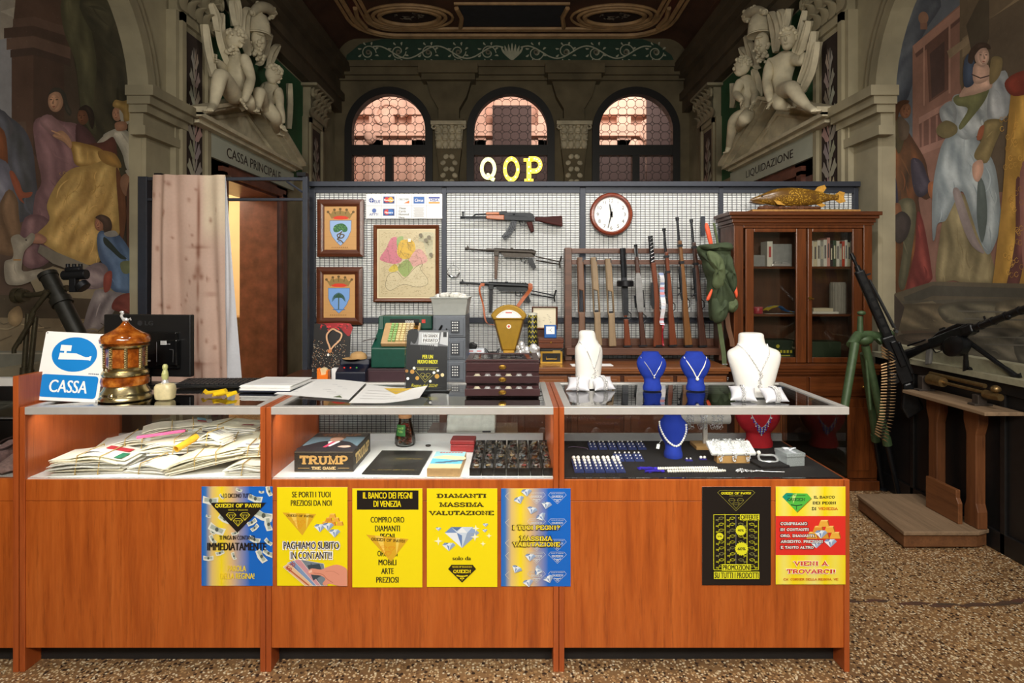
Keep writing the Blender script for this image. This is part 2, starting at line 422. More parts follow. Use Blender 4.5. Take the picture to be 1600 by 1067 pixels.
def wall_side(sgn,nm):
 m=M();X=WX
 b=lambda y0,y1,z0,z1,x0=X,x1=X+.32:m.bx(sgn*x0,sgn*x1,y0,y1,z0,z1)
 b(-2.5,2.2,0,4.5);b(2.2,3.9,0,.9);b(2.2,3.9,.9,4.5,X+.09,X+.32)
 b(3.9,4.98,0,4.5);b(4.98,6.1,2.2,4.5);b(6.1,8.5,0,4.5)
 arcp=[(3.06+.84*math.cos(PI*i/24),2.55+.84*math.sin(PI*i/24)) for i in range(25)]
 m.prism([(3.9,4.5)]+arcp+[(2.2,4.5)],sgn*X,sgn*(X+.09),ax='x')
 return struct(nm,m,PLAST)
wall_side(-1,'wall_left');wall_side(1,'wall_right')
# back wall with three arched openings
WC=(-1.70,-.018,1.71);WR=.60;WZ=3.405
m=M();xs=[-2.8]
for c in WC:xs += [c-WR,c+WR]
xs.append(2.8)
for i in range(0,8,2):m.bx(xs[i],xs[i+1],BY,BY+.35,0,4.9)
for c in WC:
 m.bx(c-WR,c+WR,BY,BY+.35,0,.9)
 m.prism([(c+WR,4.9),(c-WR,4.9)]+[(c-WR*math.cos(PI*i/28),WZ+WR*math.sin(PI*i/28)) for i in range(29)],BY,BY+.35)
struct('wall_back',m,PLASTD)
# windows: black wooden arched frame, transom, leaded panes
WF=flat('window_black',C(22,20,19),.5)
LEAD=flat('lead',C(40,34,32),.5,.3)
WGL=glass_mat('window_glass',(.93,.9,.88),.7)
def window(k,c,twin):
 m=M();R0,R1=WR+.005,.505;n=28
 for i in range(n):
  a,b=PI*i/n,PI*(i+1)/n
  q=[(c+R1*math.cos(a),WZ+R1*math.sin(a)),(c+R0*math.cos(a),WZ+R0*math.sin(a)),(c+R0*math.cos(b),WZ+R0*math.sin(b)),(c+R1*math.cos(b),WZ+R1*math.sin(b))]
  m.prism(q,BY-.05,BY+.08)
 for s in (-1,1):m.bx(c+s*R1,c+s*R0,BY-.05,BY+.08,.9,WZ)
 m.bx(c-R1,c+R1,BY-.04,BY+.08,3.07,3.21)
 if twin:m.bx(c-.05,c+.05,BY-.03,BY+.08,.9,3.07)
 m.bx(c-R1,c+R1,BY-.03,BY+.08,.9,1.0)
 o=struct('window_%d' % k,m,WF)
 m=M()                                           # octagon and square leading
 st=.118;r=.0045
 inside=lambda x,z:(z > 3.21 and (x-c)**2+(z-WZ)**2 < R1*R1 or z > 3.21 and z < WZ and abs(x-c) < R1) or (z < 3.07 and z > 1.0 and abs(x-c) < R1)
 for i in range(-5,6):
  for j in range(0,26):
   x,z=c+i*st,1.05+j*st*.95;d=st*.26
   segs=[((x-d,z),(x,z+d)),((x,z+d),(x+d,z)),((x+d,z),(x,z-d)),((x,z-d),(x-d,z)),((x+d,z),(x+st-d,z)),((x,z+d),(x,z+st*.95-d))]
   for p,q in segs:
    if inside(*p) and inside(*q):m.cyl((p[0],BY+.02,p[1]),(q[0],BY+.02,q[1]),r,n=4)
 mk('leading',m,LEAD,o)
 m=M()
 m.poly([(c-R1,BY+.025,1.0),(c+R1,BY+.025,1.0),(c+R1,BY+.025,WZ)]+[(c+R1*math.cos(PI*i/20),BY+.025,WZ+R1*math.sin(PI*i/20)) for i in range(1,20)]+[(c-R1,BY+.025,WZ)])
 mk('pane',m,WGL,o)
for k,c in enumerate(WC):window(k+1,c,k != 1)
# lit court beyond the windows
ROSE=flat('rose_stone',C(216,178,160),.8,0,.2,3)
m=M();m.bx(-4.2,4.2,11.2,11.5,-.2,7)
fac=thing('building','pink lit stone facade seen through the arched windows','building',(0,11.2,0))
fo=mk('wall',m,ROSE,fac,loc=(0,-11.2,0))
m=M()
for x in (-3.1,-2.55,-1.75,-.62,.62,1.45,2.1,3.0):m.bx(x-.13,x+.13,-.16,0,0,5.2)
m.bx(-4,4,-.22,0,4.05,4.25);m.bx(-4,4,-.16,0,3.85,3.98)
m.prism([(-3.0,4.6),(-2.0,5.3),(-1.0,4.6),(-1.0,4.45),(-3.0,4.45)],-.2,0);m.prism([(1.2,4.6),(2.3,5.4),(3.3,4.6),(3.3,4.45),(1.2,4.45)],-.2,0)
mk('pilasters',m,ROSE,fac)
for a,b in ((-2.35,3.9),(-1.2,3.2),(2.6,3.6)):
 m=M();m.tube([(a+.32*math.cos(t*.55)*(1-t*.07),-.2,b+.5+.32*math.sin(t*.55)*(1-t*.07)) for t in range(12)],.05,6)
 m.ell((a,-.16,b+.45),(.16,.1,.2));m.ell((a-.3,-.16,b+.2),(.13,.1,.2));mk('scroll_ornament',m,ROSE,fac,smooth=True)
for q in ((-.36,.36,3.75,4.6),(-.8,.8,2.6,3.74),(2.5,3.2,2.6,4.9),(1.55,2.48,2.6,3.7)):m=M();m.bx(q[0],q[1],-.27,-.235,q[2],q[3]);mk('darkening_panel',m,flat('panel_dark',C(62,46,44),.7),fac)  # dark panels added to darken parts of the view through the windows
lamp('AREA','court_lamp',(-2.4,9.3,5.2),(-2.2,11.2,3.4),62,(1,.85,.76),1.2)
lamp('AREA','court_lamp',(.2,9.3,5.2),(0,11.2,3.4),38,(1,.80,.70),1.0)
lamp('AREA','court_lamp',(2.0,9.3,5.4),(1.7,11.2,3.6),105,(1,.90,.82),1.2)
# pilasters, capitals, cornices, painted leaf panels on the side walls
def mould(m,sgn,y0,y1,zs):
 """stack of stepped mouldings: (z0, z1, projection)"""
 for z0,z1,pr in zs:
  x0,x1=sorted((sgn*(WX-pr),sgn*(WX+.02)))
  m.bx(x0,x1,y0-pr*.6,y1+pr*.6,z0,z1)
tn=[0]
def trim(m,mat,label=None,**k):
 tn[0] += 1;return struct('trim_%d' % tn[0],m,mat,**k)
def corinth(m,sgn,yc,w,z0,z1,pr):
 """leafy capital on a side wall"""
 x=sgn*(WX-pr)
 m.bx(*sorted((sgn*WX,sgn*(WX-pr))),yc-w*.42,yc+w*.42,z0,z1)
 m.bx(*sorted((sgn*WX,sgn*(WX-pr-.1))),yc-w*.56,yc+w*.56,z1-.03,z1)
 random.seed(int(yc*10))
 for row in range(3):
  for i in range(5-row % 2):
   y=yc+(i-2+.5*(row % 2))*w*.21;z=z0+row*(z1-z0)*.27;h=(z1-z0)*.36
   for s in (-1,1):
    m.grid(5,4,lambda u,v:(x-sgn*(.012+.02*row+.075*u**3+.012*s*(1-u)-.03*(2*v-1)**2*u+.010*math.cos(v*19)*u),y+(v-.5)*w*.23*math.sin(PI*(.28+.66*u)),z+h*(u-.30*max(0,u-.7)**1.2*2)))
 for s in (-1,1):
  m.tube([(x-sgn*.05,yc+s*w*(.5-.11*math.cos(t*.8)*(1-t*.1)),z1-.12+.07*math.sin(t*.8)*(1-t*.1)) for t in range(9)],.02,6)
for sgn in (-1,1):
 m=M()                                           # impost of the painted arch + pier below it
 mould(m,sgn,3.86,4.22,[(2.52,2.585,.16),(2.47,2.52,.13),(2.42,2.47,.10),(2.34,2.42,.06),(2.28,2.34,.08)])
 mould(m,sgn,3.92,4.16,[(0,2.28,.03)])
 n=20                                            # archivolt band
 for k,(ra,rb,pr) in enumerate(((.84,.92,.05),(.92,1.0,.03))):
  for i in range(n):
   a,b=PI*i/n,PI*(i+1)/n
   q=[(3.06+r*math.cos(t),2.55+r*math.sin(t)) for r,t in ((ra,a),(rb,a),(rb,b),(ra,b))]
   m.prism(q,sgn*(WX+.01),sgn*(WX-pr),ax='x')
 trim(m,PLAST)
 for y0,y1,name in ((4.22,4.62,'near'),(6.92,7.40,'far')):
  m=M();mould(m,sgn,y0,y1,[(0,3.26,.07)])
  w=.05
  for (a,b,c,d) in ((y0,y0+w,0,3.26),(y1-w,y1,0,3.26),(y0,y1,3.2,3.26)):
   m.bx(*sorted((sgn*(WX-.07),sgn*(WX-.095))),a,b,c,d)
  trim(m,PLAST)
  m=M(c=C(42,30,26));ys=sorted((y0+.09,y1-.09));x=WX-.072     # painted panel of white leaves
  m.T=lambda p,s=sgn,x=x:Vector((s*(x+p[1]),p[0],p[2]))
  m.flat([(ys[0],0.4),(ys[1],.4),(ys[1],3.16),(ys[0],3.16)],C(44,31,27))
  yc=(ys[0]+ys[1])/2;hw=(ys[1]-ys[0])/2;z=.5;wc=C(168,156,140);random.seed(7)
  m.line([(yc,.45),(yc,3.0)],.012,wc)
  while z < 3.02:
   L=hw*(.98 if z < 2.6 else max(.3,.98-1.5*(z-2.6)))*(1 if int(z*8) % 3 else .8)
   for sd in (-1,1):
    k=tuple(v*random.uniform(.75,1.1) for v in wc[:3])+(1,)
    m.blob([(yc,z),(yc+sd*L*.45,z-.005),(yc+sd*L*.7,z+.03),(yc+sd*L,z+.06),(yc+sd*L*.8,z+.085),(yc+sd*L*.72,z+.12),(yc+sd*L*.4,z+.075)],k,3);m.blob([(yc,z+.03),(yc+sd*L*.3,z+.09),(yc+sd*L*.28,z+.15),(yc+sd*L*.08,z+.10)],k,3)
   z += .135
  tag(mk('leaf_painting',m,paint_mat('fresco',.8,.22,14),flatart=True),
   'tall %s strip of white painted leaves on the %s wall, %s the pediment' % (('wide','left','nearer than') if (name,sgn) == ('near',-1) else ('wide','right','nearer than') if name == 'near' else ('narrow','left','beyond') if sgn < 0 else ('narrow','right','beyond')),'wall painting')
  m=M();corinth(m,sgn,(y0+y1)/2,y1-y0+.1,3.26,3.64,.09);trim(m,PLAST,smooth=True)
 m=M()                                           # entablature and cornice along the wall
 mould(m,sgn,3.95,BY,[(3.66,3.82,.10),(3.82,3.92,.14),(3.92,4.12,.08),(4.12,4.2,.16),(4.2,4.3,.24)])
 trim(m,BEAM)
 m=M();x=sgn*(WX-.004)                        # green niche ground behind the stucco figures
 m.poly([(x,4.66,2.5),(x,6.9,2.5),(x,6.9,3.64),(x,4.66,3.64)]);trim(m,flat('green_ground',C(48,96,62),.8,0,.2,4))
 m=M()                                           # door case of red marble
 for a,b,c,d,pr in ((4.68,4.98,0,2.31,.06),(6.0,6.28,0,2.31,.06),(4.68,6.28,2.18,2.31,.06),(4.80,4.88,0,2.23,.1),(6.06,6.14,0,2.23,.1),(4.80,6.14,2.2,2.27,.1)):
  m.bx(*sorted((sgn*(WX-pr),sgn*(WX+.0))),a,b,c,d)
 m.bx(*sorted((sgn*WX,sgn*(WX+.32))),6.0,6.101,0,2.2);m.bx(*sorted((sgn*WX,sgn*(WX+.32))),4.979,5.0,0,2.2);m.bx(*sorted((sgn*WX,sgn*(WX+.32))),5.0,6.0,2.18,2.2)
 trim(m,flat('red_marble',C(98,58,46),.3,0,.42,9,0,.5))
 m=M()                                           # lintel frieze + pediment
 m.bx(*sorted((sgn*WX,sgn*(WX-.09))),4.58,6.38,2.31,2.50);trim(m,flat('frieze_white',C(168,172,158),.8,0,.08,4))
 m=M(c=C(22,22,22));t='CASSA PRINCIPALE' if sgn < 0 else 'LIQUIDAZIONE'
 m.T=lambda p,s=sgn:Vector((s*(WX-.091+p[1]),-s*p[0],p[2]))
 y0,y1=((4.88,6.02) if sgn < 0 else (4.95,5.95))
 m.text(t,-sgn*(y0+y1)/2,2.40,y1-y0,.085,C(20,20,20),'sans',.012)
 tag(mk('door_lettering',m,PRINT,flatart=True),'black capital letters over the %s door, under its pediment' % ('left' if sgn < 0 else 'right'),'lettering')
 m=M();A,Bq,Z0,ZA=4.28,6.34,2.57,2.97;c=(A+Bq)/2
 m.bx(*sorted((sgn*WX,sgn*(WX-.20))),A,Bq,2.53,2.56);m.bx(*sorted((sgn*WX,sgn*(WX-.15))),A+.06,Bq-.06,2.50,2.53)
 m.prism([(A+.1,2.56),(Bq-.1,2.56),(c,2.90)],sgn*WX,sgn*(WX-.05),ax='x')
 for i,(h0,h1,pr) in enumerate(((0,.03,.24),(-.028,0,.20),(-.05,-.028,.15))):
  m.prism([(A,Z0+h0),(A,Z0+h1),(c,ZA+h1),(c,ZA+h0)],sgn*WX,sgn*(WX-pr),ax='x');m.prism([(Bq,Z0+h0),(Bq,Z0+h1),(c,ZA+h1),(c,ZA+h0)],sgn*WX,sgn*(WX-pr),ax='x')
 trim(m,STUCCO)
 m=M()                                           # inner frame of the tympanum
 for a,b in (((A+.34,2.60),(c,2.84)),((c,2.84),(Bq-.34,2.60)),((A+.34,2.60),(Bq-.34,2.60))):m.tube([(sgn*(WX-.05),a[0],a[1]),(sgn*(WX-.05),b[0],b[1])],.022,6)
 trim(m,STUCCO)
# back wall: pilasters between the windows, frieze, cornice
m=M()
for xc in (-.86,.845):
 Y=BY
 m.prism([(xc-.13,.9),(xc+.13,.9),(xc+.13,2.8),(xc+.17,3.14),(xc-.17,3.14),(xc-.13,2.8)],Y-.12,Y)
 m.prism([(xc-.14,3.5),(xc+.14,3.5),(xc+.14,3.68),(xc+.24,3.85),(xc+.30,4.05),(xc-.30,4.05),(xc-.24,3.85),(xc-.14,3.68)],Y-.14,Y)
 m.bx(xc-.36,xc+.36,Y-.22,Y,4.05,4.13);m.bx(xc-.4,xc+.4,Y-.26,Y,4.13,4.26);m.bx(xc-.2,xc+.2,Y-.16,Y,3.50,3.54)
m.bx(-2.45,2.45,BY-.1,BY,4.16,4.26);m.bx(-2.45,2.45,BY-.14,BY,4.26,4.34);m.bx(-2.45,2.45,BY-.05,BY,4.1,4.16)
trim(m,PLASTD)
for xc in (-.86,.845):
 m=M();m.prism([(xc-.17,3.14),(xc+.17,3.14),(xc+.2,3.5),(xc-.2,3.5)],BY-.13,BY);m.bx(xc-.24,xc+.24,BY-.2,BY,3.45,3.5)
 for row in range(3):
  for i in range(4):
   m.ell((xc+(i-1.5)*.09,BY-.14-.01*row,3.19+row*.09),(.045,.04,.06),8,6);m.ell((xc+(i-1.5)*.1,BY-.18,3.25+row*.09),(.035,.03,.02),8,5)
 for s in (-1,1):m.tube([(xc+s*(.19-.06*math.cos(t*.8)*(1-t*.1)),BY-.17,3.42+.05*math.sin(t*.8)*(1-t*.1)) for t in range(9)],.015,6)
 for i in range(9):
  for s in (-1,1):m.ell((xc+s*(.04+.04*(i % 2)),BY-.125,2.35+i*.085),(.04,.015,.035),7,5,R=Ry(s*30))
 trim(m,STUCCO,smooth=True)
FR=MATS['fresco']
m=M(T=lambda p:Vector((p[0],BY-.03+p[1],p[2])),c=C(44,58,48))
m.flat([(-2.3,4.34),(2.25,4.34),(2.2,4.45),(2.0,4.6),(1.8,4.67),(-1.8,4.67),(-2.1,4.6),(-2.28,4.45)],C(44,70,56))
lc=C(186,186,164)
for s in (-1,1):                                     # running scrolls
 m.line(spline([(s*x,4.49+.085*math.sin(x*7.6)) for x in [.12+.1*i for i in range(19)]],3,False),.018,lc)
 for i in range(5):
  cx=s*(.33+i*.413);up=1 if i % 2 else -1
  m.line([(cx+(.11-.0045*t)*math.cos(t*.42*s*up),4.49+.01*up+(.11-.0045*t)*math.sin(t*.42*s*up)) for t in range(24)],.014,lc)
  m.disc(cx,4.49,.035,.035,C(120,116,96));m.disc(cx,4.49,.016,.016,C(60,64,50))
  for k in range(8):
   a=k*PI/4+.3;m.blob([(cx+.1*math.cos(a),4.49+.1*math.sin(a)),(cx+.13*math.cos(a+.25),4.49+.13*math.sin(a+.25)),(cx+.155*math.cos(a+.1),4.49+.15*math.sin(a+.1))],lc,2)
for k in range(-3,4):m.blob([(0,4.37),(k*.035-.02,4.48),(k*.05,4.62-.018*abs(k)),(k*.035+.02,4.48)],lc,3)
tag(mk('painted_frieze',m,FR,flatart=True),'dark green frieze of pale painted scrolls above the three arched windows','wall painting')
# ceiling: vault edge, mouldings, oval medallions
CEIL=flat('ceiling_brown',C(84,56,42),.85,0,.35,2.5);GILT=flat('gilt_moulding',C(186,150,108),.6,0,.25,6)
m=M();m.bx(-2.2,2.2,2.0,BY+.35,4.69,4.8)
for sgn in (-1,1):
 for i in range(8):
  a,b=PI/2*i/8,PI/2*(i+1)/8
  p=[(sgn*(2.13+.33*math.cos(t)),4.3+.39*math.sin(t)) for t in (a,b)]
  m.poly([(p[0][0],3.9,p[0][1]),(p[1][0],3.9,p[1][1]),(p[1][0],BY,p[1][1]),(p[0][0],BY,p[0][1])])
 m.bx(*sorted((sgn*2.1,sgn*2.9)),-2.5,3.9,4.5,4.8)
struct('ceiling',m,CEIL)
def rrect(x0,x1,y0,y1,r,n=6):
 o=[]
 for cx,cy,a in ((x1-r,y1-r,0),(x0+r,y1-r,90),(x0+r,y0+r,180),(x1-r,y0+r,270)):
  o += [(cx+r*math.cos(math.radians(a+90*i/n)),cy+r*math.sin(math.radians(a+90*i/n))) for i in range(n+1)]
 return o
m=M()
for d,r in ((0,.022),(.07,.03),(.22,.018),(.28,.026)):
 m.tube([(x,y,4.68) for x,y in rrect(-2.1+d,2.1-d,5.2+d,8.08-d,.55-d)],r,6,closed=True)
for xc in (-1.3,1.3):
 for rx,ry,r in ((.46,.28,.025),(.38,.22,.03),(.55,.34,.018)):
  m.tube([(xc+rx*math.cos(PI*i/16),7.46+ry*math.sin(PI*i/16),4.675) for i in range(32)],r,6,closed=True)
 for s in (-1,1):
  m.tube([(xc+s*.62,7.75,4.67),(xc+s*.66,7.46,4.67),(xc+s*.62,7.2,4.67)],.03,6)
for y in (7.1,7.8):m.tube([(-.7,y,4.68),(.7,y,4.68)],.02,6)
trim(m,GILT,smooth=True)
m=M(T=lambda p:Vector((p[0],p[2],4.688+p[1])))
m.rect(-.66,.66,7.14,7.76,C(52,54,62))
for s in (-1,1):m.rect(s*1.98,s*2.0-s*.1,6.9,7.7,C(96,48,34));m.flat([(s*1.86,7.15),(s*2.0,7.2),(s*2.0,7.6),(s*1.86,7.72)],C(92,44,34))
for xc in (-1.3,1.3):
 m.disc(xc,7.46,.36,.2,C(46,30,26));random.seed(int(xc*10))
 for k in range(14):
  a,r=random.uniform(0,6.3),random.uniform(.02,.24)
  m.blob([(xc+r*math.cos(a)+random.uniform(-.06,.06),7.46+r*.5*math.sin(a)+random.uniform(-.05,.05)) for _ in range(5)],C(150,140,128),3)
tag(mk('ceiling_painting',m,FR,flatart=True),'dark painted ceiling field with two oval medallions between gilt mouldings','ceiling painting')
# room behind the left door: cream walls, lit from within
m=M()
for nm_,q in (('wall_side_room_back',(-4.6,-2.775,6.7,6.8,0,2.9)),('wall_side_room_far',(-4.7,-4.6,3.2,6.8,0,2.9)),('wall_side_room_front',(-4.6,-2.775,3.2,3.3,0,2.9)),('ceiling_side_room',(-4.7,-2.775,3.2,6.8,2.9,3.0)),('floor_side_room',(-4.7,-3.2,3.2,6.8,-.1,0))):m=M();m.bx(*q);struct(nm_,m,flat('cream_wall',C(236,214,172),.8,0,.04,3))
lamp('POINT','side_room_lamp',(-3.5,5.2,2.4),(0,0,0),74,(1,.87,.68),.15)
m=M();m.bx(-3.42,-2.98,6.3,6.68,0,.9);m.bx(-3.44,-2.96,6.28,6.69,.9,.94)
tag(mk('side_cabinet',m,wood('cab_tan',C(150,112,72),C(176,136,92)),bev=.006),'tan cabinet glimpsed in the lit room through the left doorway','cabinet')
# door leaves: left one stands open into the room, right one shut
DW=wood('door_walnut',C(70,36,22),C(112,60,36),'z',.3)
def leaf(k,T,par=None):
 m=M(T=T);m.bx(0,.54,-.02,.02,.01,2.17)
 for a,b in ((.12,.95),(1.1,2.05)):
  m.bx(.07,.47,-.03,.03,a,b);m.bx(.12,.42,-.04,.04,a+.06,b-.06)
 o=struct('door_%d' % k,m,DW,bev=.006)
 m=M(T=T);m.cyl((.49,-.06,1.02),(.49,.06,1.02),.012);m.ell((.49,-.07,1.02),.025);m.ell((.49,.07,1.02),.025);mk('handle',m,BRASS,o,smooth=True)
leaf(1,Matrix.Translation((-2.84,4.93,0)) @ Matrix.Rotation(math.radians(-92),4,'Z'))
leaf(2,Matrix.Translation((2.6,5.01,0)) @ Matrix.Rotation(PI/2,4,'Z'))
leaf(3,Matrix.Translation((2.6,5.555,0)) @ Matrix.Rotation(PI/2,4,'Z'))
# black panelling and ledge below the right-hand painting
m=M();m.bx(2.40,2.455,.3,3.86,0,.84)
for y in (.9,1.55,2.2,2.85,3.5):m.bx(2.385,2.40,y,y+.03,0,.84)
m.bx(2.385,2.40,.3,3.86,0,.1);m.bx(2.38,2.40,.3,3.86,.78,.84)
trim(m,flat('black_panel',C(26,25,25),.4,0,.2),bev=.003)
m=M();m.bx(2.35,2.455,2.2,3.86,.84,.87);m.bx(2.40,2.47,2.2,3.86,.87,.93);trim(m,flat('ledge',C(150,146,122),.7))
m=M();m.bx(-2.455,-2.40,.3,3.86,0,.84);trim(m,MATS['black_panel'])
# ================================================================ glass counters
def G(px,py,z):
 D=F*(EYE-z)/(py-440);return Vector(((px-800)*D/F,D,z))
CHERRY=wood('cherry',C(150,68,20),C(198,106,42),'z',.36,1.0,0,C(182,90,30))
CHERRYD=wood('cherry_end',C(148,66,26),C(186,94,42),'z',.36)
GLS=glass_mat('case_glass',(.985,.995,.99),1.0);TOPGL=glass_mat('top_glass',(.93,.95,.94),1.6)
WHITEB=flat('white_board',C(238,238,234),.45,0,.02);FELT=flat('black_felt',C(17,16,18),.95,0,.35,180)
KICK=flat('kick_black',C(24,20,18),.7)
ZT,ZB=.90,.656
def counter(x0,x1,label,inner,glass_end=False):
 t=thing('display_counter',label,'display counter',((x0+x1)/2,2.0,0),group='display counters');ox=-(x0+x1)/2
 a,b=x0+ox,x1+ox;w=.018;e=.0008
 def p(name,boxes,mat,**k):
  m=M()
  for q in boxes:m.bx(*q)
  return mk(name,m,mat,t,**k)
 for s,x,z in ((0,a+e,ZT-.0),(1,b-w-e,ZB-.003 if glass_end else ZT)):
  m=M();m.prism([(0,.0),(.5,0),(.5,z),(0,z)],x,x+w,ax='x');mk('side_panel',m,CHERRYD,t,bev=.0015)
 p('front_panel',[(a+w+.001,b-w-.001,.004,.02,.08,.579)],CHERRY,bev=.001);p('front_panel',[(a+w+.001,b-w-.001,.004,.02,.5805,ZB-.004)],CHERRY,bev=.001)
 p('kick_board',[(a+w,b-w,.07,.085,0,.2)],KICK);p('back_panel',[(a+w,b-w,.485,.497,.03,ZB-.01)],CHERRY)
 p('case_floor',[(a+w,b-w,.012,.49,ZB-.012,ZB)],inner)
 r=b-.002 if glass_end else b-w;l=a+w
 m=M()
 for q in ((l,r,0.0,.028,ZT-.026,ZT),(l,r,.472,.5,ZT-.026,ZT),(l,l+.026,.028,.472,ZT-.026,ZT),(r-.026,r,.028,.472,ZT-.026,ZT)):m.bx(*q)
 mk('top_frame',m,ALU,t,bev=.0015)
 p('top_glass',[(l+.02,r-.02,.02,.48,ZT-.012,ZT-.004)],TOPGL)
 p('front_glass',[(l,r-.004,.008,.012,ZB,ZT-.026)],GLS)
 if glass_end:p('side_glass',[(r-.008,r-.003,.008,.49,ZB,ZT-.026)],GLS)
 p('back_rail',[(l,r-.01,.478,.495,ZB,ZB+.03),(l,r-.01,.478,.495,ZT-.05,ZT-.027)],ALU)
 p('sliding_glass',[(l,(l+r)/2+.03,.48,.484,ZB+.03,ZT-.05)],GLS);p('sliding_glass',[((l+r)/2-.03,r-.01,.488,.492,ZB+.03,ZT-.05)],GLS)
 return t
counter(-1.674,-.837,'orange cherry wood glass counter filled with bundles of old paper slips',WHITEB)
counter(-.837,.159,'orange cherry wood glass counter holding the board game box and watch trays',WHITEB)
counter(.159,1.148,'orange cherry wood glass counter lined with black felt and pearl jewellery',FELT,True)
# taller neighbouring shop counter cut by the left edge
t=thing('display_counter','taller glass counter with shoes cut off by the left edge of the photo','display counter',(-2.0,2.0,0),group='display counters')
for nm,q,mt in (('side_panel',(.305,.324,0,.42,0,1.005),CHERRYD),('front_panel',(-.3,.304,.004,.02,.08,.579),CHERRY),('front_panel',(-.3,.304,.004,.02,.5805,ZB),CHERRY),
     ('case_floor',(-.3,.304,.02,.42,ZB-.012,ZB),WHITEB),('kick_board',(-.3,.304,.07,.085,0,.2),KICK),('front_glass',(-.3,.304,.008,.012,ZB,.97),GLS),
     ('top_frame',(-.3,.304,0.0,.03,.972,.998),ALU),('glass_shelf',(-.3,.304,.1,.42,.83,.836),GLS),('back_rail',(-.3,.304,.40,.42,.9,.93),ALU),('side_panel',(-.32,-.302,0,.42,0,1.005),CHERRYD)):
 m=M();m.bx(*q);mk(nm,m,mt,t)
def shoe(x,y,z,rz,label,c,up=False):
 t=thing('shoe',label,'shoe',(x,y,z),math.radians(rz),'shoes in the left counter')
 prof=[(-.12,.03,.028,.062),(-.10,.036,.05,.075),(-.05,.034,.055,.07),(0,.034,.045,.055),(.05,.042,.032,.042),(.09,.042,.026,.033),(.12,.03,.018,.024),(.135,.008,.012,.012)]
 m=M();m.rings([[(px_,w*math.cos(2*PI*j/14),.014+(h if math.sin(2*PI*j/14) > 0 else .010)*math.sin(2*PI*j/14)) for j in range(14)] for px_,w,h,_ in prof])
 mk('upper',m,flat(label[:9],c,.6,0,.3,90),t,smooth=True)
 m=M();m.rings([[(px_,w*1.03*math.cos(2*PI*j/14),.005+.005*math.sin(2*PI*j/14)) for j in range(14)] for px_,w,h,_ in prof]);mk('sole',m,flat('sole',C(60,40,30),.6),t)
 m=M();m.tube(spline([(-.11,0,.072),(-.06,.03,.066),(.01,.022,.052),(.03,0,.05),(.01,-.022,.052),(-.06,-.03,.066)],3),.004,6,closed=True);mk('collar',m,flat('collar',C(70,50,48),.6),t,smooth=True)
shoe(-1.80,2.17,ZB,-75,'pale pink suede shoe on the left counter floor, nearest the glass',C(178,146,140));shoe(-1.90,2.19,ZB,-82,'pink suede shoe behind its pair at the left edge',C(160,128,124))
shoe(-1.80,2.25,.8365,-70,'dark brown shoe on the glass shelf of the left counter',C(62,40,34))
# ---------------------------------------------------------------- bundles of paper slips
PAPER=paint_mat('old_paper',.8,.10,30);BAND=flat('rubber_band',C(190,160,90),.6)
random.seed(11)
def bundle(x,y,z,rz,L,W,H,bend,label,rx=0,ry=0,marks=()):
 t=thing('paper_bundle',label,'paper bundle',(x,y,z),math.radians(rz),'bundles of paper slips',math.radians(rx),math.radians(ry))
 m=M();n=max(5,int(H/.0042));cr=lambda u,k:bend*(1-(2*u-1)**2)*(k/n)+.004*math.sin(u*9+k)*(k/n)
 for k in range(n):
  h0=k*H/n;dx,dy,a=random.uniform(-.012,.012),random.uniform(-.010,.010),random.uniform(-.05,.05)
  l,w=L*random.uniform(.88,1.02),W*random.uniform(.86,1.02);g=random.choice(((240,236,218),(232,224,196),(244,242,234),(236,228,206),(238,234,226)))
  c=C(*g);th=H/n*.62
  up=[(u*l-l/2,h0+th+cr(u,k)) for u in [i/8 for i in range(9)]];dn=[(u*l-l/2,h0+cr(u,k)) for u in [i/8 for i in range(9)]]
  M0=Matrix.Translation((dx,dy,0)) @ Matrix.Rotation(a,4,'Z');m.T=M0
  m.prism(dn+up[::-1],-w/2,w/2,c)
 top=lambda u:H+cr(u,n)+.0008
 m.T=Matrix()
 def mark(u0,u1,v0,v1,c):
  m.grid(4,1,lambda a,b:((u0+(u1-u0)*a-.5)*L*.9,(v0+(v1-v0)*b-.5)*W*.86,top(.05+.9*(u0+(u1-u0)*a))-.0005),c)
 for q in marks:mark(*q[:4],C(*q[4]))
 for k in range(4):
  v=random.uniform(.15,.85);u=random.uniform(.1,.5);mark(u,u+random.uniform(.15,.4),v,v+.012,C(120,118,126))
 mk('slips',m,PAPER,t)
 for u in (random.uniform(.3,.42),random.uniform(.58,.7))[:1 if H < .03 else 2]:
  xx=(u-.5)*L;hh=top(u)+.001;b=W/2+.004;m=M()
  m.tube([(xx,-b,-.0005),(xx+.004,-b,hh*.5),(xx+.006,-b*.94,hh),(xx+.008,b*.94,hh),(xx+.004,b,hh*.5),(xx,b,-.0005)],.0018,6,closed=True);mk('rubber_band',m,BAND,t)
RED=(196,52,62);GRN=(40,120,84);GRY=(150,150,156)
bundle(-1.485,2.12,ZB+.001,4,.25,.15,.046,.016,'fat bundle of yellowed slips with red heading, front left in the case',marks=((.55,.92,.62,.9,RED),(.3,.8,.3,.55,(226,226,236)),(.86,.98,.05,.5,GRN)))
bundle(-1.26,2.11,ZB+.001,-8,.17,.13,.022,.01,'thin bundle of slips lying right of the red headed bundle',marks=((.1,.4,.1,.3,GRY),))
bundle(-1.085,2.12,ZB+.022,14,.26,.12,.03,.012,'long bundle of slips sloping up to the right, front of the case',ry=-10)
bundle(-.925,2.09,ZB+.001,3,.14,.11,.028,.012,'short bundle of slips at the front right corner of the case')
bundle(-.93,2.15,ZB+.046,10,.13,.10,.03,.01,'short bundle lying on top of the front right corner bundle',marks=((.2,.7,.2,.35,GRY),))
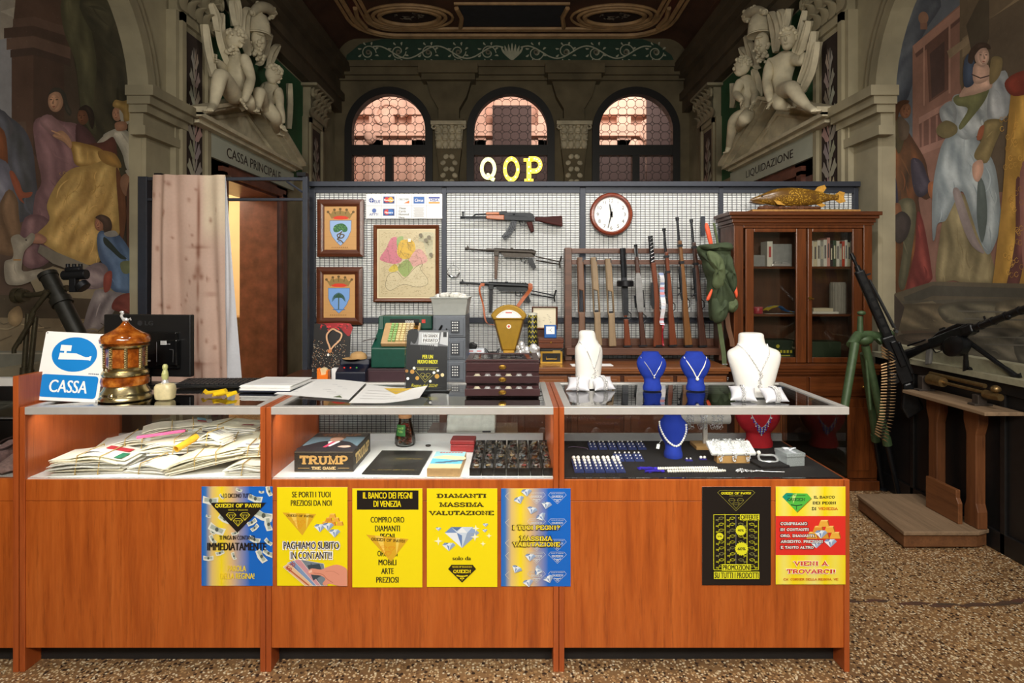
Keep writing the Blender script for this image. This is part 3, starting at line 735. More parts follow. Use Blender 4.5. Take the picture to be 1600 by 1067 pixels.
bundle(-1.47,2.32,ZB+.001,18,.24,.16,.05,.016,'bundle of slips behind the red headed bundle on the left')
bundle(-1.25,2.26,ZB+.03,12,.26,.14,.038,.016,'white slips under the pink ruler in the middle of the heap',marks=((.1,.8,.5,.58,GRY),(.7,.8,.7,.9,(90,80,80))))
bundle(-1.03,2.28,ZB+.018,20,.26,.15,.04,.018,'flat white slips right of the yellow tube',marks=((.2,.6,.5,.6,GRY),))
bundle(-1.36,2.40,ZB+.056,30,.24,.13,.03,.012,'bundle with red and blue tag at the back of the heap',marks=((.82,.97,.3,.5,RED),(.82,.97,.5,.95,(120,170,186))))
bundle(-1.13,2.405,ZB+.060,-4,.27,.13,.026,.012,'grey white bundle along the rear glass',marks=((.7,.9,.1,.25,(150,60,60)),))
bundle(-.945,2.38,ZB+.052,24,.20,.13,.028,.012,'bundle of slips resting at the back right against the side panel',ry=-8)
bundle(-1.10,2.19,ZB+.073,-12,.10,.08,.022,.02,'small curled pad of slips right of the yellow tube',marks=((.1,.8,.3,.36,GRY),(.1,.8,.5,.56,GRY),(.1,.8,.7,.76,GRY)))
m=M();m.box((0,0,0),(.165,.012,.010));m.T=Matrix();tag(mk('ruler',m,flat('pink',C(224,98,148),.4),loc=(-1.31,2.20,ZB+.101),rot=(0,-.10,.22),bev=.002),'pink plastic stick lying on the paper bundles','ruler')
m=M();m.rings([[(r*math.cos(2*PI*j/18),z,r*math.sin(2*PI*j/18)) for j in range(18)] for r,z in ((.012,-.045),(.0125,.045),(.010,.045),(.010,-.045))],closed=True)
tag(mk('paper_tube',m,flat('tube_yellow',C(220,166,40),.5),loc=(-1.185,2.145,ZB+.083),rot=(.25,0,-.35),smooth=True),'yellow rolled paper tube on the heap of slips','paper tube')
# ---------------------------------------------------------------- middle case
BOXD=flat('game_box',C(44,38,32),.5,0,.3,60)
bx_=thing('board_game_box','black board game box with large gold letters in the glass case','board game',(-.662,2.07,ZB+.001))
m=M();m.bx(-.104,.104,0,.25,0,.072);mk('box_body',m,BOXD,bx_,bev=.002)
m=M();GLD=C(206,160,92)
m.T=Matrix.Translation((0,-.0008,0));m.text('TRUMP',0,.043,.17,.036,GLD,'slab',.05);m.text('THE GAME',0,.014,.085,.012,C(226,190,130),'slab',.05);m.rect(-.09,-.05,.013,.0145,GLD);m.rect(.05,.09,.013,.0145,GLD)
for z in (.002,.0695):m.rect(-.103,.103,z,z+.001,C(150,130,100))
m.T=Matrix(((0,-1,0,.1048),(1,0,0,.125),(0,0,1,0),(0,0,0,1)));m.text('TRUMP',0,.038,.2,.045,C(210,180,110),'slab',.05)
mk('lettering',m,PRINT,bx_,flatart=True)
m=M(T=lambda p:Vector((p[0],p[2],.0728-p[1])));m.lay=0
m.rect(-.103,.103,.001,.249,C(46,42,40));m.rect(-.1,.1,.07,.19,C(96,118,128));m.text('TRUMP',0,.218,.15,.034,C(130,84,50),'slab',.05)
m.blob([(-.1,.02),(-.07,.1),(-.03,.135),(.03,.135),(.075,.1),(.1,.02)],C(36,34,38));m.blob([(-.02,.13),(.02,.13),(.012,.09),(0,.06),(-.012,.09)],C(226,224,220))
m.line([(0,.128),(-.008,.09),(-.014,.05)],.012,C(206,60,92));m.blob([(-.024,.15),(-.018,.185),(.016,.187),(.024,.15),(0,.124)],C(190,144,118));m.blob([(-.026,.165),(-.022,.195),(.02,.197),(.028,.165),(.01,.183),(-.014,.182)],C(112,78,50));m.blob([(.03,.06),(.06,.075),(.08,.06),(.06,.045)],C(196,160,140))
mk('cover_picture',m,PRINT,bx_,flatart=True)
j=thing('jar','glass jar with green label and reddish contents behind the game box','jar',G(633,695,ZB)+Vector((0,0,.001)))
m=M();m.lathe([(.038,0),(.043,.008),(.042,.03),(.034,.07),(.026,.095),(.025,.118),(.0235,.118),(.024,.095),(.032,.07),(.040,.03),(.040,.008),(.036,.004)],n=28);mk('glass',m,glass_mat('jar_glass',(.9,.92,.9),.9),j,smooth=True)
m=M();m.lathe([(.027,.112),(.027,.128),(.0,.129)],n=24);mk('lid',m,flat('cork',C(170,120,74),.7),j,smooth=True)
m=M();random.seed(2)
for i in range(60):
 a,z=random.uniform(0,6.3),random.uniform(.012,.085);r=random.uniform(.2,.9)*(.034 if z < .05 else .025)
 m.ell((r*math.cos(a),r*math.sin(a),z),(.009,.007,.006),6,5,c=C(*random.choice(((150,52,40),(110,60,30),(170,90,50),(80,44,30)))))
mk('contents',m,paint_mat('contents',.4),j,smooth=True)['kind']='stuff'
m=M(T=lambda p:Vector((math.sin(p[0])*(.0415+(.07-p[2])*.1-p[1]*2),-math.cos(p[0])*(.0415+(.07-p[2])*.1-p[1]*2),p[2])))
m.grid(8,3,lambda u,v:(-.75+.95*u,0,.045+.045*v),C(44,110,50));m.text('Kosher Dill',-.3,.077,.6,.008,C(190,220,120));m.text('Pickles',-.3,.064,.5,.009,C(190,220,120));m.rect(-.7,.1,.05,.052,C(150,190,90))
mk('paper_label',m,PRINT,j,flatart=True)
m=M();m.bx(-.1,.1,-.14,.14,0,.004,C(30,30,30));m.T=lambda p:Vector((p[0],p[2],.0042-p[1]))
m.blob([(-.08,.0),(-.05,.07),(.0,.09),(.06,.075),(.09,.03),(.04,-.03),(-.04,-.04)],C(46,46,44));m.blob([(-.05,.02),(0,.06),(.05,.04),(.02,.0)],C(60,58,50));m.text('QUEEN OF PAWN',.03,.03,.1,.01,C(170,140,60),'slab');m.text('IL BANCO DEI PEGNI',0,-.1,.15,.01,C(150,126,60),'slab')
tag(mk('booklet',m,PRINT,loc=(-.417,2.18,ZB+.001),flatart=True,rot=(0,0,-.03)),'black glossy booklet lying flat between game box and picture box','booklet')
cb=thing('picture_box','small box with a blue seaside picture and tan sides','box',(-.235,2.02,ZB+.001),-.03)
m=M();m.bx(-.057,.057,0,.2,0,.028);mk('box_body',m,flat('tan_card',C(196,160,110),.6,0,.12,50),cb,bev=.001)
m=M(T=lambda p:Vector((p[0],p[2],.0285-p[1])))
m.rect(-.056,.056,.001,.199,C(214,196,150));m.rect(-.056,.056,.05,.11,C(92,170,190));m.rect(-.056,.056,.11,.199,C(150,200,206));m.blob([(-.056,.12),(-.02,.15),(.056,.135),(.056,.1),(0,.105)],C(228,204,150));[m.rect(-.04+i*.011,-.032+i*.011,.18,.192,C(190,70,60)) for i in range(8)]
for k in range(4):m.blob([(-.04+k*.022,.06+k*.008),(-.02+k*.022,.075+k*.008),(.0+k*.02,.06+k*.008)],C(70,90,110),3)
m.rect(-.056,.056,.001,.03,C(220,200,150));mk('picture',m,PRINT,cb,flatart=True)
rb=thing('jewel_box','closed dark red leather box behind the seaside picture box','box',(-.195,2.31,ZB+.001),-.04)
m=M();m.bx(-.047,.047,0,.075,0,.028);mk('box_body',m,flat('red_leather',C(140,34,34),.5,0,.15,80),rb,bev=.003)
m=M();m.bx(-.048,.048,-.001,.076,.029,.046);mk('lid',m,MATS['red_leather'],rb,bev=.004)
m=M();m.cyl((0,0,0),(0,0,.004),.011,n=20);tag(mk('coin',m,flat('dark_bronze',C(60,54,50),.4,.7),loc=G(669,697,ZB)+Vector((0,0,.001)),smooth=True),'dark coin lying on the white case floor','coin')
BAG=glass_mat('cellophane',(.97,.98,.98),2.0,.12)
def tray():
 t=thing('watch_tray','x','tray',(0,0,0));w,L,h=.0195,.36,.026
 m=M();m.bx(-w,w,0,L,0,.004)
 for q in ((-w,-w+.002,0,L,0,h),(w-.002,w,0,L,0,h),(-w,w,0,.002,0,h),(-w,w,L-.002,L,0,h)):m.bx(*q)
 m.mi=1
 for k in range(3):m.bx(-w+.003,w-.003,L*k/3+.004,L*(k+1)/3-.004,.004,.007)
 m.mi=0
 for k in (1,2):m.bx(-w,w,L*k/3-.001,L*k/3+.001,0,h*.8)
 mk('tray_body',m,[BLACKP,flat('tray_brightener',C(150,152,154),.6,0,.2,120)],t)  # light grey pads added so the trays look brighter
 return t
TR=['fourth','fifth','sixth']
words_=['leftmost watch tray, at the picture box','second watch tray from the left','third watch tray from the left','middle one of the seven watch trays','third watch tray from the right','second watch tray from the right','rightmost watch tray, along the side panel']
random.seed(5);t0=tray()
FACES=((226,222,210),(40,44,50),(206,176,110),(190,60,50),(120,150,160))
for i in range(7):
 x=-.127+i*.0425
 t=t0 if i == 0 else dup(t0)
 t.location=(x,2.03,ZB+.001);t['label']='long narrow black tray of bagged watches, '+words_[i].split(' watch tray')[0].split(' of the')[0]+(' of seven, in the middle case');t['group']='watch trays in the middle case'
 t['label']={0:'leftmost narrow black tray of bagged watches',1:'narrow black watch tray, second from the left',2:'narrow black watch tray, third from the left',3:'narrow black watch tray in the middle of seven',4:'narrow black watch tray, third from the right',5:'narrow black watch tray, second from the right',6:'rightmost narrow black tray of bagged watches'}[i]
 for k in range(3):
  y=2.09+k*.12;ring=('nearest','middle','farthest')[k]
  w=thing('wristwatch','%s bagged watch in the %s black tray' % (ring,('leftmost','second from left','third from left','central','third from right','second from right','rightmost')[i]),'watch',(x,y,ZB+.005),random.uniform(-.3,.3),'bagged watches in black trays')
  m=M();m.cyl((0,0,.008),(0,0,.014),.010,n=18);mk('case',m,CHROME if (i+k) % 3 else GOLD,w,smooth=True)
  m=M();m.cyl((0,0,.0141),(0,0,.0146),.008,n=16);mk('dial',m,flat('dial%d' % ((i*2+k) % 5),C(*FACES[(i*2+k) % 5]),.3),w)
  m=M();m.tube(spline([(0,.010,.010),(0,.03,.014),(.004,.044,.006),(0,.03,.0),(0,0,.0),(0,-.03,.0),(.004,-.044,.006),(0,-.03,.014),(0,-.010,.010)],3,False),.0055,6,flat=.35);mk('strap',m,CHROME if (i+k) % 2 else flat('strap_brown',C(110,76,50),.5),w,smooth=True)
  m=M();rr=random.Random(i*9+k)
  m.grid(6,8,lambda u,v:((u-.5)*.034,(v-.5)*.108,.017+.006*math.sin(u*PI)+rr.uniform(-.003,.003)));mk('plastic_bag',m,BAG,w)
# ---------------------------------------------------------------- busts, necklaces, cushions
def bust(name,label,loc,prof,mat,rz=0,group=None):
 t=thing(name,label,'necklace bust',loc,math.radians(rz),group)
 pr=spline(prof,4,False);m=M()
 m.rings([[(rx*math.cos(2*PI*j/28),yo+ry*math.sin(2*PI*j/28),z) for j in range(28)] for z,rx,ry,yo in pr]);mk('bust_form',m,mat,t,smooth=True,ang=50)
 def surf(x,z,e=.002):
  for p,q in zip(pr,pr[1:]):
   if min(p[0],q[0]) <= z <= max(p[0],q[0]) and abs(q[0]-p[0]) > 1e-7:
    u=(z-p[0])/(q[0]-p[0]);rx,ry,yo=[p[i]+(q[i]-p[i])*u for i in (1,2,3)]
    return Vector((x,yo-ry*math.sqrt(max(.02,1-(x/rx)**2))-e,z))
  return Vector((x,-.02,z))
 return t,surf
def chain(name,label,root,pts,r,mat,beads=None,bmat=None,pend=None,cat='necklace',group=None):
 """a necklace lying on a bust: a thing of its own"""
 base=root.matrix_basis.copy()
 t=thing(name,label,cat,root.location,root.rotation_euler.z,group)
 if beads:
  m=M();d=0
  P2=spline(pts,6,False);acc=0;last=Vector(P2[0]);m.ell(last,beads,8,6)
  for p in P2[1:]:
   p=Vector(p)
   while (p-last).length >= beads*1.9:
    last=last+(p-last).normalized()*beads*1.9;m.ell(last,beads,8,6)
  mk('beads',m,bmat,t,smooth=True)
 else:
  m=M();m.tube(spline(pts,4,False),r,6);mk('chain',m,mat,t,smooth=True)
 if pend:pend(t)
 return t
VELB=flat('blue_velvet',C(10,46,150),.85,0,.08,60);VELR=flat('red_velvet',C(176,14,30),.85,0,.12,60);LEATHW=flat('white_leatherette',C(238,236,230),.5,0,.02)
def vneck(surf,x,z0,zb,n=6):return [surf(x*(-1+2*i/n),z0+(zb-z0)*(1-abs(-1+2*i/n))**.92) for i in range(n+1)]
# two blue busts on the counter top
BP=[(0,.036,.03,0),(.012,.037,.03,0),(.028,.032,.026,0),(.045,.033,.022,.004),(.06,.044,.026,.004),(.085,.056,.03,.006),(.105,.059,.031,.01),(.122,.052,.03,.016),(.134,.04,.026,.02),(.142,.034,.022,.022),(.147,.032,.020,.024),(.148,.018,.012,.024)]
for cx,lab,nl,sty in ((1019,'blue velvet bust with a single pendant, left of the two blue ones','silver chain with one small round pendant on the left blue bust',0),(1087,'blue velvet bust with a white pearl drop, right of the two blue ones','thick white cord with one big pearl on the right blue bust',1)):
 t,sf=bust('necklace_bust',lab,G(cx,609,ZT)+Vector((0,0,.0005)),BP,VELB,4 if sty == 0 else -3)
 pts=vneck(sf,.044,.128,.058 if sty == 0 else .052)
 pp=pts[3]
 def pend(tt,pp=pp,sty=sty):
  m=M();m.ell(pp+Vector((0,-.004,-.006)),.0045 if sty == 0 else .007,12,8);mk('pendant',m,PEARL if sty else SILVER,tt,smooth=True)
 chain('necklace',nl,t,pts,.0014 if sty == 0 else .0022,SILVER if sty == 0 else PEARL,pend=pend)
# large white bust and tall white bust
WB=[(0,.066,.05,.01),(.03,.07,.05,.008),(.08,.083,.048,.006),(.13,.098,.045,.008),(.155,.1,.044,.012),(.168,.09,.042,.018),(.178,.066,.038,.024),(.19,.052,.036,.03),(.21,.048,.035,.034),(.225,.046,.034,.036),(.231,.036,.026,.036),(.232,.02,.015,.036)]
t,sf=bust('necklace_bust','large white leatherette bust with silver V necklace, right end of counter',G(1180,618,ZT)+Vector((0,0,.0005)),WB,LEATHW,2)
def vpend(tt,pts=None):
 m=M();random.seed(3)
 for k in range(34):m.ell(sf(random.gauss(0,.004),.092-.0016*k,.004),.0022,6,5)
 mk('pendant',m,SILVER,tt,smooth=True)
chain('necklace','silver crystal V necklace with long drop on the large white bust',t,vneck(sf,.056,.19,.095,8),.002,SILVER,beads=.0028,bmat=SILVER,pend=vpend)
WT=[(0,.05,.045,.02),(.02,.05,.045,.018),(.08,.056,.042,.012),(.13,.06,.04,.01),(.16,.058,.038,.012),(.178,.044,.035,.016),(.195,.036,.032,.02),(.215,.034,.03,.024),(.226,.028,.025,.025),(.229,.014,.012,.025)]
t,sf2=bust('necklace_bust','slim white leatherette bust turned sideways, left end of the jewellery counter',G(922,606,ZT)+Vector((0,0,.0005)),WT,LEATHW,24)
def vp2(tt):
 m=M();random.seed(8)
 for k in range(22):m.ell(sf2(random.gauss(0,.006),.075-.0016*k,.004),.002,6,5)
 mk('pendant',m,SILVER,tt,smooth=True)
chain('necklace','fine silver necklace with clustered drop on the slim white bust',t,vneck(sf2,.042,.185,.08,8),.0016,SILVER,pend=vp2)
SATIN=flat('satin',C(222,222,228),.35,0,.05,20)
def pillow(px,py,rz,lab,w=.092,d=.066,rx=42):
 loc=G(px,py,ZT)+Vector((0,.02,.022))
 t=thing('bracelet_cushion',lab,'cushion',loc,math.radians(rz),'bracelet cushions',math.radians(rx))
 m=M();q=14
 for s in (1,-1):
  m.grid(q,q,lambda u,v:((u-.5)*w*(1-.12*math.sin(PI*v)),(v-.5)*d*(1-.12*math.sin(PI*u)),s*.021*(math.sin(PI*u)*math.sin(PI*v))**.45))
 bmesh.ops.remove_doubles(m.bm,verts=m.bm.verts,dist=.0004);mk('cushion',m,SATIN,t,smooth=True,ang=80)
 return t,loc,rz,rx
def cushion_bracelet(pl,lab,dense):
 t0,loc,rz,rx=pl
 t=thing('bracelet',lab,'bracelet',loc,math.radians(rz),'bracelets on cushions',math.radians(rx));m=M();random.seed(int(rz))
 for i in range(26):
  a=-.1+3.35*i/25
  for k in range(dense):m.ell(((k-(dense-1)/2)*.0045+random.uniform(-.001,.001),.032*math.cos(a),.026*math.sin(a)*(1 if a < PI else .6)),.0026,6,5)
 mk('links',m,SILVER,t,smooth=True)
for a,b in (((905,610,-14,'white satin cushion left of the slim white bust'),('silver bracelet around the cushion left of the slim white bust',2)),((943,609,18,'white satin cushion right of the slim white bust'),('crystal bracelet around the cushion right of the slim white bust',4)),
    ((1164,626,-12,'pale satin cushion at the left foot of the large white bust'),('silver bracelet on the left cushion before the large white bust',3)),((1213,628,10,'pale satin cushion at the right foot of the large white bust'),('crystal bracelet on the right cushion before the large white bust',4))):
 cushion_bracelet(pillow(*a),*b)
# ---------------------------------------------------------------- right case: pearls on black felt
NAVY=flat('navy_card',C(34,50,104),.7,0,.12,80);ZF=ZB+.0005
def ecard(L):
 t=thing('earring_card','x','earring card',(0,0,0));w=.0165
 m=M();m.prism([(0,.0),(L,.0),(L,.012),(0,.004)],-w,w,ax='x');m.bx(-w*.5,w*.5,.006,.0085,.0042,.0062,C(180,180,190));mk('card',m,NAVY,t)
 n=5 if L > .08 else 3
 for r in range(n):
  rr=.0026+.0012*r if n == 5 else .0024+.0006*r
  y=L*(.2+.78*r/(n-1))
  for s in (-1,1):
   m=M();m.ell((s*.008,y,.006+.008*y/L+rr*.7),rr,10,7);mk('earring',m,PEARL,t,smooth=True)
 return t
ca,cb2=ecard(.12),ecard(.062);used={}
def place(src,x,y,lab,grp):
 t=src if src not in used else dup(src);used[src]=1
 t.location=(x,y,ZF);t['label']=lab;t['group']=grp
pos=('leftmost','second from left','middle','second from right','rightmost')
for i in range(5):place(ca,.236+i*.0365,2.06,'navy card with graded pearl earrings, %s of the front five' % pos[i],'earring cards in the front row')
for i in range(3):place(cb2,.402+i*.037,2.19,'small navy pearl earring card, %s in the middle trio' % ('left','centre','right')[i],'earring cards in the middle row')
for i in range(6):place(cb2,.325+i*.039,2.345,'small navy pearl earring card in the back row, %s from the left' % ('first','second','third','fourth','fifth','sixth')[i],'earring cards in the back row')
sc=1.0
BP2=[(z*1.06,rx*.95,ry*1.25,yo) for z,rx,ry,yo in BP]
t,sf3=bust('necklace_bust','blue velvet bust with pearls inside the glass case',G(1054,716,ZB)+Vector((0,.02,.001)),BP2,VELB,-10)
chain('necklace','double string of white pearls on the blue bust inside the case',t,[sf3(-.05,.128,.001),sf3(-.045,.1),sf3(-.02,.062),sf3(.012,.046),sf3(.035,.07),sf3(.047,.105),sf3(.046,.128,.001)],.004,PEARL,beads=.0045,bmat=PEARL)
m=M();m.bx(-.006,.006,0,.0008,-.018,.0);m.tube([(0,0,0),(.01,.004,.02)],.0006,4);tag(mk('price_tag',m,WHITEP,loc=t.location+Vector((-.058,-.01,.05)),rot=(0,.2,0)),'small white price tag hanging left of the pearl bust','tag')
t,sf4=bust('necklace_bust','red velvet bust inside the glass case with a blue stone necklace',G(1190,700,ZB)+Vector((0,.03,.001)),[(z*1.2,rx*1.55,ry*1.3,yo) for z,rx,ry,yo in BP],VELR,0)
def bib(tt):
 m=M();m2=M();random.seed(6)
 for row in range(4):
  for i in range(13-row*2):
   u=-1+2*i/(12-row*2);x=u*(.040-row*.008);z=.075+abs(u)*(.045-row*.008)-row*.008
   (m2 if (i+row) % 2 else m).ell(sf4(x,z,.004),.0034,7,5)
 mk('silver_stones',m,SILVER,tt,smooth=True);mk('blue_stones',m2,flat('sapphire',C(60,60,170),.15),tt,smooth=True)
chain('necklace','silver bib necklace with blue stones on the red bust',t,[sf4(-.038,.158),sf4(-.036,.125),sf4(0,.08),sf4(.036,.125),sf4(.038,.158)],.002,SILVER,beads=.0022,bmat=SILVER,pend=bib)
GREYV=flat('grey_velvet',C(206,200,190),.8,0,.06);PINE=wood('pine',C(176,130,72),C(206,164,104),'x',.5)
loc=G(1104,700,ZB)+Vector((0,0,.0005));tb=thing('bracelet_stand','T-bar bracelet stand with grey roll on a pine foot','bracelet stand',loc)
m=M();m.cyl((-.1,.02,.115),(.1,.02,.115),.023,n=24);mk('roll',m,GREYV,tb,smooth=True,bev=.004)
m=M();m.bx(-.008,.008,.012,.028,.012,.1);mk('post',m,GREYV,tb);m=M();m.bx(-.05,.04,-.03,.06,0,.014);mk('base',m,PINE,tb,bev=.001)
def loops(name,lab,loc,r,w,seed,hang,grp='bracelets in the glass case'):
 t=thing(name,lab,'bracelet',loc,0,grp);m=M();random.seed(seed)
 for i in range(150):
  a=random.uniform(0,2*PI);rr=r+random.uniform(0,.003);z=rr*math.sin(a)
  if z < -r*.5:z -= hang*random.random()
  m.ell((random.uniform(-w,w),rr*math.cos(a),z),random.uniform(.0018,.0028),6,5)
 for k in range(-1,2):m.tube([(k*w*.7,(r+.001)*math.cos(2*PI*q/20),(r+.001)*math.sin(2*PI*q/20)-(hang if math.sin(2*PI*q/20) < -.5 else 0)) for q in range(20)],.0011,5,closed=True)
 mk('links',m,SILVER,t,smooth=True)
for x,w,s_,lb in ((-.065,.016,1,'left'),(-.012,.014,2,'middle'),(.045,.024,3,'right')):loops('bracelet','crystal bracelet on the %s of the grey T-bar roll' % lb,loc+Vector((x,.02,.115)),.0245,w,s_,.02)
loc=G(1146,724,ZB)+Vector((0,0,.0005));rp=thing('bracelet_ramp','white padded bracelet ramp on a pine block','bracelet stand',loc)
m=M();m.bx(-.06,.06,0,.035,0,.03);mk('base',m,PINE,rp,bev=.001)
m=M();m.box((0,.03,.048),(.165,.075,.014),Rx(22));mk('board',m,LEATHW,rp,bev=.004)
for x,s_,lb in ((-.05,4,'left'),(.0,5,'middle'),(.05,6,'right')):
 t=thing('bracelet','crystal bracelet draped on the %s of the white ramp' % lb,'bracelet',loc+Vector((x,.03,.048)),0,'bracelets in the glass case');m=M();random.seed(s_)
 for i in range(130):
  u=random.uniform(-1,1);xx=random.gauss(0,.008)
  y=u*.036;z=y*.404+.0105
  m.ell((xx,y*.927,z),.0022,6,5)
 for q in range(40):
  u=random.random();m.ell((random.uniform(-.014,.014)*(1-u*.7),-.038-.004*random.random(),-.008-.03*u),.002,6,5)
 mk('links',m,SILVER,t,smooth=True)
m=M();m.bx(-.055,.055,-.045,.045,0,.008);tag(mk('felt_pad',m,FELT,loc=G(1203,727,ZB)+Vector((.0,.01,.0008)),rot=(0,0,.12),bev=.002),'black felt pad under the silver bangle','pad')
bl=thing('bangle','silver bangle with one pearl on the black pad','bracelet',G(1200,722,ZB)+Vector((0,0,.014)),0,None,.25)
m=M();m.tube([(.034*math.cos(2*PI*i/24),.028*math.sin(2*PI*i/24),.003*math.sin(i*.8)) for i in range(24)],.0045,8,closed=True);mk('ring',m,SILVER,bl,smooth=True)
m=M();m.ell((-.028,.02,.012),.008,12,8);mk('pearl',m,PEARL,bl,smooth=True)
gb=thing('gift_box','small silver glitter gift box with a bow','gift box',G(1243,729,ZB)+Vector((0.0,.0,.0008)),math.radians(8));GLIT=flat('glitter',C(190,196,196),.3,.4,.35,400)
m=M();m.bx(-.033,.036,0,.075,0,.038);mk('box_body',m,GLIT,gb,bev=.001);m=M();m.bx(-.035,.038,-.002,.077,.034,.047);mk('lid',m,GLIT,gb,bev=.001)
m=M();m.bx(-.004,.006,-.003,.078,.0472,.0485)
for s in (-1,1):m.tube(spline([(0.001,.037,.049),(s*.012,.03,.058),(s*.024,.037,.056),(s*.014,.045,.05)],4),.003,6,closed=True,flat=.4)
mk('bow',m,SATIN,gb,smooth=True)
TAS=flat('tassel_blue',C(50,34,180),.8,0,.25,120)
for i,(dy,lab) in enumerate(((.03,'white pearl string with a violet tassel, farther of the two'),(0,'white pearl string with a violet tassel, nearer the front glass'))):
 o=G(1062+8*i,737-i*0,ZB)+Vector((0,dy-.012,.0045));t=thing('pearl_string',lab,'necklace',o,0)
 pts=[(-.07+.01*i,0,0),(.02,.004,0),(.1,.003,0),(.135,.008,0),(.14,.013,0),(.12,.017,0),(.02,.013,0),(-.07+.01*i,.008,0)]
 m=M();last=Vector(pts[0]);m.ell(last,.0044,8,6)
 for p in spline(pts,8,False):
  p=Vector(p)
  while (p-last).length > .0084:last=last+(p-last).normalized()*.0084;m.ell(last,.0044,8,6)
 mk('pearls',m,PEARL,t,smooth=True)
 m=M();random.seed(i)
 for k in range(26):m.tube([(-.078,.004,0),(-.10,.004+random.uniform(-.006,.006),random.uniform(-.002,.005)),(-.135+random.uniform(-.01,.01),.004+random.uniform(-.010,.010),random.uniform(-.003,.004))],.0013,4)
 m.ell((-.08,.004,0),(.008,.006,.005));mk('tassel',m,TAS,t,smooth=True)
for px_,py_,lb in ((1076,720,'left'),(1098,718,'right')):
 t=thing('earring_pair','pair of %s earrings on a blue pad in front of the pearl bust' % ('small silver' if lb == 'left' else 'round pearl'),'earrings',G(px_,py_,ZB)+Vector((0,0,.0008)))
 m=M();m.bx(-.013,.013,-.008,.008,0,.004);mk('pad',m,flat('violet_pad',C(40,36,120),.8),t)
 for s in (-1,1):m=M();m.ell((s*.007,0,.008),.0042 if lb == 'left' else .006,10,7);mk('earring',m,SILVER if lb == 'left' else PEARL,t,smooth=True)
t=thing('brooch','silver flower brooch trailing a thin chain at the front glass','brooch',G(1158,738,ZB)+Vector((0,0,.004)));m=M();random.seed(12)
for k in range(50):a=random.uniform(0,6.3);r=random.random()**.6*.02;m.ell((r*math.cos(a),r*.8*math.sin(a),random.uniform(0,.012*(1-r/.022))),.0028,6,5)
for k in range(40):u=k/40;m.ell((.02+u*.055,random.uniform(-.012,.012)*(1-u),random.uniform(0,.003)),.002,6,5)
mk('flower',m,SILVER,t,smooth=True);m=M();m.tube([(.07,0,0),(.11,-.004,0),(.15,-.007,0)],.0012,5);mk('chain',m,SILVER,t)
m=M();m.tube(spline([(-.04,.0,0),(-.02,.012,0),(0,.004,0),(.03,-.012,0),(.035,-.03,0)],4,False),.0016,5);tag(mk('bracelet',m,flat('violet_silver',C(150,130,170),.3,.8),loc=G(888,700,ZB)+Vector((.04,0,.003))),'thin violet silver chain at the left of the felt case','bracelet')
# ================================================================ posters on the counter front
def diamond(m,cx,cy,w,h,a=0):
 Q=lambda pts:rot2([(cx+x*w/2,cy+y*h/2) for x,y in pts],cx,cy,a)
 m.flat(Q([(-1,-.45),(-.62,-1),(.62,-1),(1,-.45),(0,1)]),C(206,222,238))
 for pts,c in (([(-1,-.45),(-.62,-1),(-.3,-.45)],(120,150,196)),([(.3,-.45),(.62,-1),(1,-.45)],(150,176,214)),([(-.3,-.45),(0,-1),(.3,-.45)],(236,244,250)),([(-1,-.45),(-.3,-.45),(0,1)],(232,240,248)),
     ([(.3,-.45),(1,-.45),(0,1)],(150,170,200)),([(-.3,-.45),(.0,-.2),(0,1)],(104,136,190)),([(-.62,-1),(0,-1),(-.3,-.62)],(90,120,170))):m.flat(Q(pts),C(*c))
def emblem(m,cx,cy,w,c,bg=None,word='QUEEN'):
 """faceted triangle badge with a word inside; cy is its top edge"""
 h=w*.64;o=[(cx-w/2,cy+h*.24),(cx-w*.38,cy),(cx+w*.38,cy),(cx+w/2,cy+h*.24),(cx,cy+h)]
 if bg:m.flat(o,bg)
 else:m.line(o,w*.014,c,closed=True)
 m.text('HOUSE OF DIAMONDS',cx,cy+h*.12,w*.7,h*.1,c,'slab',flip=True);m.text(word,cx,cy+h*.37,w*.64,h*.22,c,'slab',.03,flip=True)
 m.line([(cx-w*.2,cy+h*.6),(cx-w*.08,cy+h*.64),(cx+w*.08,cy+h*.64),(cx+w*.2,cy+h*.6)],w*.04,c);m.line([(cx,cy+h*.66),(cx,cy+h*.88)],w*.02,c)
 for s in (-1,1):m.disc(cx+s*w*.05,cy+h*.76,w*.028,w*.028,c,10)
def trilogo(m,pts,c,cy,sub,bg):
 m.flat(pts,bg)
 xs=[p[0] for p in pts];cx=(min(xs)+max(xs))/2;w=max(xs)-min(xs)
 m.text('QUEEN OF PAWN',cx,cy,w*.8,w*.08,c,'slab',.045,flip=True);m.text('HOUSE OF DIAMONDS',cx,cy+w*.075,w*.34,w*.02,c,'slab',flip=True)
 for dx,dy in ((-.12,.24),(.12,.24),(0,.37)):
  x,y,r=cx+dx*w,cy+dy*w*.78,w*.085
  q=[(x-r,y-r*.3),(x-r*.55,y-r*.75),(x+r*.55,y-r*.75),(x+r,y-r*.3),(x,y+r*.8)]
  m.line(q,w*.009,sub,closed=True);m.line([q[0],q[3]],w*.008,sub);m.line([(x-r*.4,y-r*.3),q[4],(x+r*.4,y-r*.3)],w*.008,sub)
def grad(m,x0,x1,y0,y1,stops):
 m.lay += .00012;y=-m.lay
 for (a,ca),(b,cb_) in zip(stops,stops[1:]):
  k=[C(*ca),C(*cb_),C(*cb_),C(*ca)]
  m.poly([(x0+(x1-x0)*a,y,y0),(x0+(x1-x0)*b,y,y0),(x0+(x1-x0)*b,y,y1),(x0+(x1-x0)*a,y,y1)],k)
YEL=C(246,226,10);BLK=C(26,22,20);BLU=(10,104,204);WHT=C(246,246,244)
POSTER=paint_mat('poster',.42)
